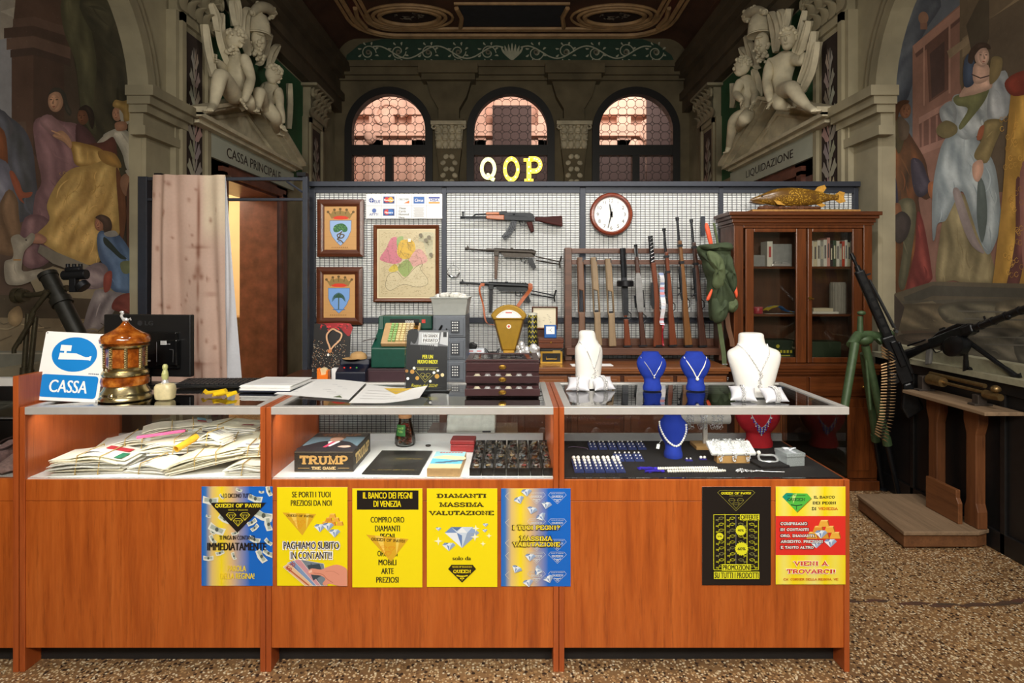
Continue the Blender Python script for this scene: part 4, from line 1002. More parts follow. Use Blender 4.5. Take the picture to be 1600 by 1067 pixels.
def poster(x0,x1,y0,y1,label,draw,rot=0):
 cx,cy=(x0+x1)/2,(y0+y1)/2;D=1.9988
 m=M(T=pxT(D,cx,cy));m.poly([(x0,0,y0),(x1,0,y0),(x1,0,y1),(x0,0,y1)],C(240,240,236));m.lay=.0001;m.clip=(x0,x1,y0,y1)
 base=M(T=pxT(D,cx,cy));base.bx(x0,x1,.0,.0006,y0,y1,C(240,240,236))
 o=mk('poster',base,POSTER,loc=P(cx,cy,D),rot=(0,rot,0));tag(o,label,'poster','posters on the counter front')
 m.bm.clear();m.cl=m.bm.loops.layers.float_color.new('Col');draw(m)
 mk('printed_design',m,POSTER,o,flatart=True);return o
def T(s,ox,oy,k):return lambda zx,zy:(ox+zx/k,oy+zy/k)
STOPS=((0,BLU),(.06,(60,120,190)),(.15,(226,196,120)),(.28,(246,222,30)),(.42,(226,190,130)),(.55,(150,150,180)),(.68,BLU),(1,BLU))
def note(m,x,y,w,a,rng):
 h=w*.45;q=rot2([(x-w/2,y-h/2),(x,y-h*.2),(x+w/2,y-h/2),(x+w/2,y+h/2),(x,y+h*.7),(x-w/2,y+h/2)],x,y,a)
 m.flat(q,C(226,230,220));m.flat(rot2([(x-w*.4,y-h*.25),(x+w*.4,y-h*.25),(x+w*.4,y+h*.3),(x-w*.4,y+h*.3)],x,y,a),C(170,182,170));m.disc(x,y+h*.1,h*.24,h*.3,C(80,90,84),10)
def Tx(m,ox,oy,k):
 return lambda s,zx,zy,zw,zh,c,font='sans',bold=.035,**kw:m.text(s,ox+zx/k,oy+zy/k,zw/k,zh/k,c,font,bold,flip=True,**kw)
def d1(m):
 grad(m,315,426,760,915,STOPS);rng=random.Random(3);t=Tx(m,300,740,4.2105)
 for x,y,w,a in ((329,781,24,5),(399,778,22,15),(421,767,16,70),(351,810,20,30),(339,826,26,25),(412,804,30,20),(420,818,22,80),(398,824,14,-40),(326,806,8,10),(333,842,15,60),(398,842,18,20),(420,846,14,40),(409,868,22,60),(344,863,14,-20),(326,871,16,0),(366,868,12,70),(374,765,10,20),(409,768,8,0),(333,831,9,30),(394,815,16,-30),(347,775,9,50),(420,863,18,30),(368,832,12,-20)):note(m,x,y,w,a,rng)
 t('LO DICONO TUTTI',300,142,186,28,BLK)
 trilogo(m,spline([(332,786),(334,784.6),(411,784.6),(413.5,786.5),(412,790),(374,829),(371.5,830),(369,829),(333,790)],3),C(244,226,40),789.4,C(214,200,50),BLK)
 t('TI PAGA IN CONTANTI',298,418,232,28,BLK);t('IMMEDIATAMENTE',298,476,390,50,BLK,bold=.045);t('PAROLA',298,620,122,38,C(240,214,60));t('DELLA REGINA!',300,670,228,38,C(244,218,50))
def goldtri(m,pts,ttl,ang):
 m.flat(pts,C(222,174,40));(ax,ay),(bx_,by),(cx,cy)=pts
 m.flat([(ax*.8+bx_*.2,ay*.8+by*.2),(ax*.6+bx_*.4,ay*.6+by*.4),(ax*.3+cx*.7+2,ay*.3+cy*.7)],C(244,208,90));m.flat([(ax*.3+bx_*.7,ay*.3+by*.7),(ax*.2+bx_*.8,ay*.2+by*.8),(cx*.7+bx_*.3,cy*.7+by*.3)],C(240,210,90))
 w=bx_-ax;m.text('QUEEN OF PAWN',(ax+bx_)/2+w*.02,(ay+by)/2+w*.08,w*.8,w*.085,C(70,46,6),'slab',.05,flip=True,rot=ang)
 for dx,dy in ((-.09,.27),(.1,.28),(.02,.40)):
  x,y,r=(ax+bx_)/2+dx*w,(ay+by)/2+dy*w,w*.075;q=[(x-r,y-r*.3),(x-r*.55,y-r*.75),(x+r*.55,y-r*.75),(x+r,y-r*.3),(x,y+r*.8)]
  m.line(q,w*.007,C(226,130,20),closed=True);m.line([q[0],q[3]],w*.006,C(226,130,20))
def goldbars(m,x,y,s,rows=3):
 for r in range(rows):
  for i in range(rows-r):
   a,b=x+(i+r*.5)*s*1.05,y-r*s*.55
   m.flat([(a,b),(a+s*.2,b-s*.5),(a+s*.85,b-s*.5),(a+s,b)],C(*((222,150,50) if (i+r) % 2 else (236,176,66))));m.flat([(a+s*.2,b-s*.5),(a+s*.3,b-s*.62),(a+s*.92,b-s*.62),(a+s*.85,b-s*.5)],C(250,206,110))
   m.flat([(a+s*.85,b-s*.5),(a+s*.92,b-s*.62),(a+s*1.06,b-s*.12),(a+s,b)],C(170,96,26))
def d2(m):
 m.rect(433,543,761,915,YEL);t=Tx(m,300,740,4.2105)
 t('SE PORTI I TUOI',785,137,255,38,BLK);t('PREZIOSI DA NOI',785,193,270,38,BLK)
 goldtri(m,[(441.3,800.5),(494,803),(472.5,836.5)],'',-.05);goldbars(m,502,821,11)
 for x,y,w in ((500,825,18),(513,823,18),(523,833,18)):diamond(m,x,y,w,w*.7)
 q=lambda x,y:(300+x/4.2105,740+y/4.2105)
 for pts,c,c2 in (([(700,560),(868,590),(890,735),(790,735)],(120,134,146),(80,96,112)),([(650,575),(712,558),(850,735),(770,735)],(206,150,160),(150,60,80)),
      ([(630,585),(672,568),(822,735),(752,735)],(128,156,196),(60,90,150)),([(602,612),(640,585),(800,735),(745,735)],(226,190,150),(190,96,60))):
  Q=[q(*p) for p in pts];m.flat(Q,C(*c));m.line([((Q[0][0]+Q[1][0])/2,(Q[0][1]+Q[1][1])/2+3),((Q[2][0]+Q[3][0])/2,(Q[2][1]+Q[3][1])/2)],2.2,C(*c2));m.line(Q,.6,C(240,232,220),closed=True)
 for s,x,y in (('50',640,622),('20',663,592)):m.text(s,*q(x,y),9,6.5,C(170,70,60),'sans',.03,flip=True,rot=-.6)
 m.flat([q(760,600),q(840,590),q(868,660),q(800,700)],C(60,74,84));m.blob([q(*p) for p in ((765,640),(790,620),(850,628),(890,612),(950,596),(1000,610),(1024,640),(1024,734),(960,734),(905,720),(880,735),(860,720),(880,690),(850,668),(800,662),(770,656))],C(224,152,128),3)
 m.line(spline([q(800,650),q(860,660),q(890,690),q(930,716)],4,False),.8,C(176,100,82));m.line(spline([q(880,640),q(930,640),q(970,662)],4,False),.6,C(196,122,98));m.flat([q(768,640),q(790,628),q(792,645),q(772,652)],C(240,200,184))
 for s,y,w in (('PAGHIAMO SUBITO',470,365),('IN CONTANTI!!',535,270)):t(s,787,y,w+16,62,WHT,bold=.11);t(s,787,y,w,46,BLK,bold=.03)
def d3(m):
 m.rect(550.5,660,763,917.5,YEL);m.rect(557.7,653.9,766.1,796.3,BLK);t=Tx(m,300,740,4.2105)
 t('IL BANCO DEI PEGNI',1287,143,325,42,YEL);t('DI VENEZIA',1285,198,182,40,YEL)
 for s,y,w in (('COMPRO ORO',303,222),('DIAMANTI',360,165),('PEGNI',412,96),('OROLOGI',525,132),('MOBILI',583,118),('ARTE',640,82),('PREZIOSI',698,148)):t(s,1286,y,w,38,BLK)
 goldtri(m,[(572,835),(638.5,842),(611,877.5)],'',-.07)
def d4(m):
 m.rect(667,777,763,917,YEL);t=Tx(m,640,740,5.336);dk=C(62,54,14)
 for s,y,w in (('DIAMANTI',185,415),('MASSIMA',257,375),('VALUTAZIONE',328,545)):t(s,432,y,w,46,dk,'slab',.06)
 q=lambda x,y:(640+x/5.336,740+y/5.336)
 diamond(m,*q(437,532),54,33)
 for x,y,w in ((328,610,21),(241,462,9),(633,428,9),(627,475,8)):diamond(m,*q(x,y),w,w*.62)
 for x,y,r in ((240,560,7),(552,455,6),(662,516,4.5),(612,582,4.5),(545,525,7)):
  cx,cy=q(x,y);m.flat([(cx+(r if i % 2 == 0 else r*.3)*math.cos(i*PI/4),cy+(r if i % 2 == 0 else r*.3)*math.sin(i*PI/4)) for i in range(8)],C(252,248,214))
 t('solo da',435,703,155,32,dk,bold=.03);emblem(m,*q(438,757),43.6,YEL,C(40,34,16))
def d5(m):
 grad(m,783,891.5,763,916,STOPS);q=lambda x,y:(640+x/5.336,740+y/5.336);t=Tx(m,640,740,5.336)
 for y in (155,375,545,650,810):
  for x in (1232,1058):emblem(m,*q(x,y),28,C(214,222,226))
  m.line([q(830,y),q(798,y+30),q(830,y+65)],.5,C(226,222,190))
 for x,y,a in ((915,220,-20),(1020,305,15),(1140,262,10),(1100,360,-30),(1005,695,5),(890,795,25),(1078,800,-80),(1160,875,-20),(975,128,-5),(990,920,-10)):
  cx,cy=q(x,y);diamond(m,min(max(cx,792),882),min(max(cy,769),910),17,11.5,a)
 for s,y,w in (('I TUOI PEGNI?',443,390),('MASSIMA',533,270),('VALUTAZIONE',582,392)):t(s,1056,y,w+16,60,C(40,28,16),'slab',.09);t(s,1056,y,w,44,C(250,228,60),'slab',.035)
def d6(m):
 m.rect(1097,1204.5,760.5,914,C(24,20,19));q=lambda x,y:(1080+x/5.333,740+y/5.333);t=Tx(m,1080,740,5.333);yl=C(226,226,40);ol=C(150,146,60)
 m.line([q(*p) for p in ((240,140),(510,140),(530,158),(374,308),(372,308),(220,158))],.5,ol,closed=True)
 t('QUEEN OF PAWN',374,163,250,24,C(240,230,40),'slab',.05);t('HOUSE OF DIAMONDS',374,184,110,9,ol,'slab')
 for x,y in ((338,230),(410,230),(374,266)):
  d=[q(x-28,y-8),q(x-14,y-24),q(x+14,y-24),q(x+28,y-8),q(x,y+24)];m.line(d,.45,ol,closed=True);m.line([d[0],d[3]],.4,ol)
 for x in (187,282,372,464,560):m.line([q(x,340),q(x,800)],.9,yl if x != 372 else C(120,120,110))
 for y in (340,800):m.line([q(187,y),q(560,y)],.8,yl)
 for r in range(9):
  for k in range(4):
   x0=200+k*92;y0=370+r*49;cc=yl if (r+k) % 3 else C(160,160,90);s=1 if k < 2 else -1;xm=x0+38
   for pts in ([(-34,12),(-8,12),(-8,-4),(10,-10),(30,-6),(34,0)],[(-34,20),(-14,20),(-14,30)],[(-4,6),(12,10),(30,4)]):m.line([q(xm+s*a,y0+b) for a,b in pts],.55,cc)
 m.rect(*[q(402,332)[0],q(563,332)[0],q(0,332)[1],q(0,383)[1]],yl);t('OFFERTE',482,358,150,40,BLK)
 for x,y,r,s in ((408,467,46,'40%'),(233,517,33,'5%'),(415,620,58,'60%')):
  cx,cy=q(x,y);r /= 5.333;m.flat([(cx+(r if i % 2 else r*.86)*math.cos(i*PI/18),cy+(r if i % 2 else r*.86)*math.sin(i*PI/18)) for i in range(36)],yl);t(s,x,y,r*5.333*1.15,r*5.333*.42,BLK)
 m.rect(q(250,0)[0],q(492,0)[0],q(0,748)[1],q(0,802)[1],yl);m.rect(q(184,0)[0],q(562,0)[0],q(0,810)[1],q(0,870)[1],yl);t('PROMOZIONI',372,775,226,44,BLK);t('SU TUTTI I PRODOTTI',373,840,366,48,BLK)
def d7(m):
 st=((0,(246,226,20)),(.12,(242,232,110)),(.25,(246,224,20)),(.4,(244,228,60)),(.55,(242,232,130)),(.7,(246,224,10)),(.85,(244,230,90)),(1,(246,222,20)))
 q=lambda x,y:(1080+x/5.333,740+y/5.333);t=Tx(m,1080,740,5.333)
 grad(m,1212,1321,760,806,st);m.rect(1212,1321,806,867.2,C(226,50,40));grad(m,1212,1321,867.2,913,st)
 pts=[q(*p) for p in ((758,193),(790,160),(965,165),(1000,205),(880,320))];m.flat([(x+1,y+1) for x,y in pts],C(140,120,20));m.flat(pts,C(84,190,70));m.flat([pts[0],pts[1],q(850,161),q(800,235)],C(20,150,120));m.flat([q(840,180),q(880,165),q(850,250)],C(190,230,130))
 t('HOUSE OF DIAMONDS',876,180,150,12,C(20,70,40),'slab');t('QUEEN',876,215,150,28,C(20,60,36),'slab');m.line([q(830,258),q(876,266),q(925,258)],1.4,C(20,60,36));m.line([q(876,270),q(876,300)],.8,C(20,60,36))
 for s,x,y,w in (('IL BANCO',1108,195,175),('DEI PEGNI',1108,243,195),('DI',1022,291,38)):t(s,x,y,w,27,BLK,'slab')
 t('VENEZIA',1140,291,164,27,C(206,70,30),'slab')
 goldbars(m,q(960,0)[0],q(0,540)[1],17,3)
 for x,y,w in ((1080,505,20),(1158,578,20),(1040,590,17)):diamond(m,*q(x,y),w,w*.64)
 for s,x,y,w in (('COMPRIAMO',852,413,222),('IN CONTANTI',858,463,235),('ORO, DIAMANTI,',886,514,290),('ARGENTO, PREZIOSI',917,562,352),('E TANTO ALTRO',879,611,275)):t(s,x,y,w+12,40,C(50,16,14),'slab',.08);t(s,x,y,w,27,WHT,'slab',.03)
 for s,y,w in (('VIENI A',745,288),('TROVARCI!',811,402)):t(s,994,y,w+12,58,C(250,240,226),'slab',.08);t(s,994,y,w,44,C(210,44,40),'slab',.03)
 t("CA' CORNER DELLA REGINA, VE.",994,876,455,22,C(206,90,30),'slab')
for a in ((315,426,760,915,'blue and yellow gradient poster with flying banknotes, first from the left',d1),(433,543,761,915,'yellow poster with a hand holding banknotes',d2),(550.5,660,763,917.5,'yellow poster with black headline block and tilted gold triangle',d3),
   (667,777,763,917,'yellow poster with one large cut diamond',d4),(783,891.5,763,916,'blue and yellow gradient poster with scattered diamonds',d5),(1097,1204.5,760.5,914,'black poster with yellow grid of hands and discount seals',d6),(1212,1321,760,913,'yellow and red banded poster at the right end of the counter',d7)):poster(*a)
# ================================================================ things on the counter top
SGNB=C(0,128,208)
sg=thing('cash_desk_sign','white and blue cash desk sign standing at the left end of the counter','sign',G(103,627,ZT)+Vector((0,0,.0)),math.radians(6),rx=math.radians(-9),ry=math.radians(4))
m=M();w,h=.212,.244;m.prism([(x,z+h/2) for x,z in rrect(-w/2,w/2,-h/2,h/2,.008)],0,.002);mk('plate',m,WHITEP,sg)
m=M();m.disc(.002,.166,.076,.062,SGNB,40);m.flat([(x,z) for x,z in rrect(-.096,.096,.012,.092,.012)],SGNB)
m.flat([(-.05,.146),(-.048,.170),(.008,.170),(.04,.158),(.052,.159),(.054,.163),(.06,.163),(.058,.146),(.052,.148),(.03,.149)],WHT);m.rect(-.034,-.026,.168,.178,WHT);m.rect(-.048,-.012,.177,.198,WHT)
m.text('CASSA',0,.052,.128,.044,WHT,'sans',.025);[m.rect(.06+i*.006,.064+i*.006,.098,.102,C(90,100,120)) for i in range(6)]
for x in (-.1,.1):
 for z in (.006,.238):m.disc(x,z,.0022,.0022,C(90,90,90),10)
mk('printed_symbol',m,PRINT,sg,flatart=True)
m=M();m.prism([(.004,.01),(.0045,.17),(.055,.01)],-.01,.01,ax='x');mk('easel_strut',m,STEEL,sg)
AMB=N('amber');v_=AMB.coord();AMB.base(AMB.ramp(AMB.noise(v_,26,5,.6),[(.3,C(84,34,10)),(.5,C(146,74,20)),(.7,C(206,130,50))]));AMB.set(.12,0,.6,.5);AMB=AMB.m
GILTM=flat('gilt_silver',C(206,188,140),.25,1,.15,60)
ca_=thing('cigarette_carousel','amber coloured carousel dispenser with domed lid and gilt base','dispenser',G(196,622,ZT))
k=2.1/F;pf=lambda L:[(r*k*.97,(622-y)*k) for r,y in L]
m=M();m.lathe(pf([(38,622),(38,619),(35,615),(36,611),(32,605),(30,600)]),n=36);m.lathe(pf([(33,584),(34,581),(32,577),(28,576),(28,572)]),n=36);m.lathe(pf([(27,540),(34,539),(35,536),(32,534)]),n=36)
m.ell((0,-.077,.018),(.011,.008,.013),10,7);mk('gilt_mounts',m,GILTM,ca_,smooth=True)
m=M();m.lathe(pf([(29,601),(34,599),(35,593),(34,587),(29,584)]),n=36);mk('amber_band',m,AMB,ca_,smooth=True)
m=M();m.lathe(pf([(31,535),(36,532),(37,527),(34,521),(26,517),(15,511),(8,505),(5,501),(4,499)]),n=36);mk('amber_dome',m,AMB,ca_,smooth=True)
for i in range(8):
 a=2*PI*i/8+.2;m=M();R_=Matrix.Rotation(a,3,'Z');z0,z1=50*k,82*k
 m.box(R_ @ Vector((0,-.057,(z0+z1)/2)),(.036,.006,(z1-z0)*.92),R_);mk('amber_panel',m,AMB,ca_,bev=.001)
 m=M();R2=Matrix.Rotation(a+PI/8,3,'Z');p=R2 @ Vector((0,-.0635,0));m.cyl(p+Vector((0,0,z0)),p+Vector((0,0,z1)),.0055,n=8)
 for q in range(9):m.ell(p+Vector((0,0,z0+(z1-z0)*(q+.5)/9)),.0068,7,5)
 mk('column',m,GILTM,ca_,smooth=True)
m=M();m.cyl((0,0,47*k),(0,0,84*k),.054,n=32);mk('drum',m,BRASS,ca_,smooth=True)
m=M();b=122*k;m.ell((0,0,b+.008),(.012,.007,.008));m.tube([(-.008,0,b+.01),(-.015,0,b+.022),(-.01,0,b+.034)],[.005,.005,.006],7);m.ell((-.013,0,b+.036),(.008,.005,.005));m.tube([(.01,0,b+.008),(.018,0,b+.014),(.02,0,b+.006)],.0025,6);mk('animal_finial',m,SILVER,ca_,smooth=True)
mo=thing('monitor','black computer monitor seen from behind on the left counter','monitor',Vector((-1.505,2.44,ZT)),math.radians(-5))
m=M();m.bx(-.19,.19,-.012,.015,.035,.29);mk('screen_shell',m,BLACKP,mo,bev=.004)
m=M();m.prism([(-.15,.07),(.15,.07),(.14,.22),(-.14,.22)],-.03,-.012);m.bx(.06,.15,-.042,-.012,.085,.19);mk('rear_housing',m,flat('gloss_black',C(14,14,15),.15,0,.05),mo,bev=.004)
m=M();m.bx(-.02,.02,-.03,-.01,.0,.12);m.lathe([(.09,.0005),(.09,.006),(.02,.012)],sy=.55);mk('stand',m,BLACKP,mo)
m=M(T=Matrix.Translation((0,-.0122,0)));m.disc(-.03,.255,.011,.011,C(40,40,42));m.text('LG',.01,.255,.036,.018,C(44,44,46),'sans',.02)
m.T=Matrix.Translation((0,-.0425,0));m.rect(.082,.108,.17,.186,C(206,206,206));m.rect(.108,.124,.172,.174,C(150,150,150));m.line([(.135,.1),(.137,.15),(.12,.152)],.0015,C(90,90,90));m.rect(.0645,.0665,.1,.18,C(120,120,124))
for i in range(5):m.rect(.083,.105,.172+i*.003,.1730+i*.003,C(60,60,60))
m.T=Matrix.Translation((0,-.0305,0));m.rect(-.03,.0,.09,.093,C(120,120,120));m.rect(.01,.03,.1,.106,C(150,150,150));mk('stickers',m,PRINT,mo,flatart=True)
kb=thing('keyboard','black keyboard at the back edge of the left counter','keyboard',Vector((-1.17,2.42,ZT+.0005)),.02);m=M();m.prism([(-.06,0),(.055,0),(.055,.02),(-.06,.01)],-.19,.19,ax='x');mk('base',m,BLACKP,kb,bev=.002)
m=M()
for r in range(5):
 for i in range(19):m.bx(-.18+i*.019,-.18+i*.019+.016,-.052+r*.02,-.052+r*.02+.016,.008+r*.0017,.016+r*.0018)
mk('keys',m,flat('key_black',C(30,30,32),.4),kb,bev=.001)
bo=thing('figurine_bottle','cream stone bottle with a small green figure for a stopper','bottle',G(258,623,ZT));m=M();m.rings([[(math.copysign(abs(math.cos(2*PI*j/28))**.6,math.cos(2*PI*j/28))*r,math.copysign(abs(math.sin(2*PI*j/28))**.6,math.sin(2*PI*j/28))*r*.8,z) for j in range(28)] for r,z in ((.028,0),(.031,.004),(.034,.03),(.033,.045),(.028,.054),(.012,.058))]);mk('flask',m,flat('alabaster',C(214,200,156),.35,0,.14,40),bo,smooth=True)
m=M();m.lathe([(.014,.056),(.014,.060),(.010,.064),(.0095,.07)],n=20);mk('collar',m,SILVER,bo,smooth=True)
m=M();m.lathe([(.008,.068),(.012,.08),(.011,.092),(.0085,.102),(.007,.106),(.009,.112),(.009,.12),(.005,.126)],n=16);m.ell((0,-.008,.112),(.003,.004,.003));m.ell((0,-.004,.09),(.010,.008,.008));mk('stopper_figure',m,flat('celadon',C(184,186,124),.4,0,.12,50),bo,smooth=True)
for i,(px_,py_,w_,d_,rz,lb) in enumerate(((331,618,.085,.035,.25,'folded yellow paper strip, left of the two on the counter'),(347,621,.07,.05,-.3,'folded yellow paper square, right of the two on the counter'))):
 m=M();rr=random.Random(i);pts=[(-.5,0),(-.42,.012),(-.3,.003),(.1,.006),(.42,.011),(.5,.002)]
 for s in (0,1):m.grid(5,2,lambda u,v:(w_*pts[int(u*5+.01)][0],d_*(v-.5),pts[int(u*5+.01)][1]+.003*s+.004*v))
 tag(mk('note_slip',m,flat('yellow_slip',C(244,206,20),.6,0,.05),loc=G(px_,py_,ZT)+Vector((0,.02,.0012)),rot=(0,0,rz)),lb,'paper slip')
st=thing('paper_stack','stack of white printed sheets on a dark folder by the keyboard','paper stack',Vector((-.945,2.37,ZT+.0005)),-.06);m=M();random.seed(4)
for i in range(9):a,b=random.uniform(-.004,.004),random.uniform(-.004,.004);m.bx(-.1+a,.1+a,-.1+b,.1+b,.006+i*.0022,.0078+i*.0022)
mk('sheets',m,WHITEP,st);m=M();m.bx(-.105,.1,-.102,.1,0,.005);mk('folder',m,flat('folder_blue',C(38,42,58),.5),st)
m=M(T=lambda p:Vector((p[0],p[2],.0265-p[1])))
for i in range(7):m.rect(-.08,.04+.03*(i % 3),.06-i*.02,.063-i*.02,C(190,190,196))
mk('print',m,PRINT,st,flatart=True)
def sheet(label,cs,curl,draw,cx):
 m=M();c=[G(x,y,ZT) for x,y in cs];o=(c[0]+c[1]+c[2]+c[3])/4
 f=lambda u,v:((c[0]*(1-u)+c[1]*u)*(1-v)+(c[3]*(1-u)+c[2]*u)*v)-o+Vector((0,0,.0015+curl(u,v)))
 m.grid(12,8,f);m.grid(12,8,lambda u,v:f(u,v)-Vector((0,0,.0008)));s=mk('paper_sheet',m,WHITEP,loc=o,smooth=True);tag(s,label,'paper')
 m=M();m.T=lambda p:f(p[0],p[2])+Vector((0,0,.0006-p[1]));draw(m);mk('print',m,PRINT,s,flatart=True)
def lines(m,n,x1=.85):
 for i in range(n):m.rect(.1,x1-.1*((i*7) % 3),.2+i*.6/n,.2+i*.6/n+.012,C(186,186,190))
sheet('large white printed sheet at the middle of the counter, left of two',[(428,616),(545,625),(572,598),(470,594)],lambda u,v:.008*math.sin(u*PI)*v,lambda m:(lines(m,6),m.flat([(.78,.06),(.84,.16),(.9,.06)],C(90,110,70))),0)
sheet('white sheet with a gold triangle and a curled right edge',[(545,630),(655,631),(668,611),(574,601)],lambda u,v:.03*max(0,u-.45)**1.5*1.6+.0*v,lambda m:(m.flat([(.32,.86),(.78,.9),(.58,.5)],C(226,186,40)),lines(m,4,.7)),0)
ac=thing('sign_holder','black event card in a clear acrylic stand on the middle counter','sign holder',G(665,611,ZT)+Vector((0,0,.001)),math.radians(-3),rx=math.radians(-6));ACR=glass_mat('acrylic',(.96,.97,.98),1.2)
k=G(665,611,ZT).y/F;m=M();m.bx(-34*k,36*k,.0,.003,0,96*k);m.bx(-34*k,36*k,.006,.009,0,96*k);m.bx(-34*k,36*k,-.0,.06,0,.003);mk('acrylic_stand',m,ACR,ac)
m=M();m.bx(-32*k,33*k,.0035,.0052,.003,88*k,C(30,30,31));m.T=Matrix(((k,0,0,-665*k),(0,1,0,.0034),(0,0,-k,611*k),(0,0,0,1)));q=lambda x,y:(480+x/7.114,490+y/7.114);t=Tx(m,480,490,7.114)
m.flat([q(1160,190),q(1560,190),q(1560,370),q(1130,350)],C(120,120,122));m.flat([q(1230,210),q(1460,215),q(1440,370),q(1220,350)],C(206,206,206));m.flat([q(1480,210),q(1555,210),q(1555,360),q(1460,340)],C(214,214,214));m.rect(*q(1500,0)[:1],q(1540,0)[0],q(0,210)[1],q(0,265)[1],C(30,30,30));m.blob([q(1100,200),q(1200,180),q(1215,260),q(1180,340),q(1130,300)],C(36,36,36))
for i in range(8):m.line([q(1240+i*22,350),q(1250+i*20,410)],1.6,C(60,60,60))
for s,y in (('UN GRANDE',252),('PASSATO',302)):t(s,1358,y,190,56,WHT,bold=.12);t(s,1358,y,168,36,BLK)
for s,y,w in (('PER UN',485,120),('NUOVO INIZIO!',540,225)):t(s,1330,y,w,42,C(240,232,40),bold=.04)
m.line([q(1200,605),q(1450,605)],.5,C(190,180,80));m.line([q(1195,640),q(1305,768),q(1440,645)],.5,C(190,180,80));t('QUEEN OF PAWN',1318,625,215,22,C(206,200,110),'slab')
for x,y in ((1278,690),(1340,690),(1308,722)):m.line([q(x-26,y-8),q(x-12,y-22),q(x+12,y-22),q(x+26,y-8),q(x,y+20)],.5,C(190,180,80),closed=True)
for x,y,r,c in ((1180,612,16,(255,250,236)),(1160,652,24,(200,150,70)),(1218,722,22,(206,160,70)),(1112,728,16,(250,250,250)),(1405,660,16,(255,255,250)),(1448,638,14,(250,250,250)),(1440,700,26,(206,160,70)),(1500,685,20,(240,220,170)),(1365,755,15,(250,246,240)),(1098,645,18,(170,120,60))):m.disc(*q(x,y),r/7.1,r/7.1,C(*c),16)
t('Regno del 2024!',1300,808,290,46,C(214,206,60),bold=.0,skew=.3);mk('printed_card',m,PRINT,ac,flatart=True)
# watch chest with stepped open drawers
MAHO=wood('dark_mahogany',C(48,26,28),C(74,44,46),'x',.35)
wc=thing('watch_chest','dark brown glass topped watch chest with two drawers pulled open','watch case',G(785,620,ZT)+Vector((0,.0,.0006)));W2=.137
m=M();m.bx(-W2,W2,.045,.25,0,.128);m.bx(-W2-.004,W2+.004,.04,.254,.12,.126)
mk('carcass',m,MAHO,wc,bev=.002)
m=M();m.bx(-W2,W2,.036,.06,.126,.132);m.bx(-W2,W2,.235,.252,.126,.132);m.bx(-W2,-W2+.022,.06,.235,.126,.132);m.bx(W2-.022,W2,.06,.235,.126,.132);mk('lid_frame',m,MAHO,wc,bev=.001)
m=M();m.bx(-W2+.02,W2-.02,.055,.24,.1275,.1295);mk('lid_glass',m,GLS,wc)
def wrow(par,y,z,n,gap):
 for i in range(n):
  m=M();x=-W2+.022+gap*(i+.5);m.ell((x,y,z),(gap*.36,.016,.010),12,7);m.cyl((x,y-.003,z+.008),(x,y-.003,z+.011),.009,n=14);mk('watch',m,SILVER if i % 3 else flat('ivory_face',C(226,218,190),.3),par,smooth=True)
for i,(y0,z0,hh,nm) in enumerate(((.036,.088,.032,'top'),(.018,.047,.026,'middle'),(-.002,.003,.026,'bottom'))):
 m=M();m.bx(-W2-.001*i,W2+.001*i,y0,y0+.008,z0,z0+hh);d=mk('drawer',m,MAHO,wc,bev=.001)
 if i:
  m=M();m.bx(-W2+.004,W2-.004,y0+.008,.06,z0+.002,z0+.006)
  for s in (-1,1):m.bx(*sorted((s*(W2-.004),s*(W2-.008))),y0+.008,.06,z0+.006,z0+hh-.004)
  mk('drawer_tray',m,BLACKP,d);wrow(d,y0+.026,z0+hh-.006,6,.0392)
 m=M();m.lathe([(.011,0),(.010,.003),(.004,.004)],(0,y0-.0005,z0+hh*.5),16,Rx(90),sx=1.35,sy=.8);m.tube([(-.008,y0-.004,z0+hh*.5+.003),(-.006,y0-.012,z0+hh*.5-.003),(.006,y0-.012,z0+hh*.5-.003),(.008,y0-.004,z0+hh*.5+.003)],.0025,6);mk('handle',m,BRASS,d,smooth=True)
wrow(wc,.12,.1262-.008,6,.0392)
# ================================================================ mesh partition behind the counter
FD=4.10;kf=FD/F
part_=thing('mesh_partition','dark steel framed wire mesh partition with white backing behind the counter','partition',(0,FD,0))
xs_=[(483,492),(690,697.5),(906,915),(1123.5,1130),(1334,1341)]
px2x=lambda px:(px-800)*kf
for a,b in xs_:
 m=M();m.bx(px2x(a),px2x(b),-.005,.035,0,1.98);mk('post',m,DARKST,part_,bev=.002)
m=M();m.bx(px2x(483),px2x(1341),-.03,.07,1.985,2.02);mk('top_beam',m,DARKST,part_,bev=.003)
for z0,z1 in ((1.945,1.984),(1.04,1.075),(.05,.09)):
 for (a,b),(c,d) in zip(xs_,xs_[1:]):m=M();m.bx(px2x(b),px2x(c),0,.03,z0,z1);mk('rail',m,DARKST,part_)
WIRE=flat('wire',C(74,80,86),.5,.4,.05)
BACK=flat('white_backing',C(244,245,243),.7,0,.02)
for (a,b),(c,d) in zip(xs_,xs_[1:]):
 x0,x1=px2x(b),px2x(c);m=M();n=round((x1-x0)/.0322)
 for i in range(1,n):x=x0+(x1-x0)*i/n;m.bx(x-.0014,x+.0014,.006,.009,.09,1.945)
 nz=round(1.855/.0163)
 for i in range(1,nz):z=.09+1.855*i/nz;m.bx(x0,x1,.003,.006,z-.0012,z+.0012)
 mk('wire_mesh',m,WIRE,part_);m=M();m.bx(x0+.001,x1-.001,.024,.028,.09,1.945);mk('backing_panel',m,BACK,part_)
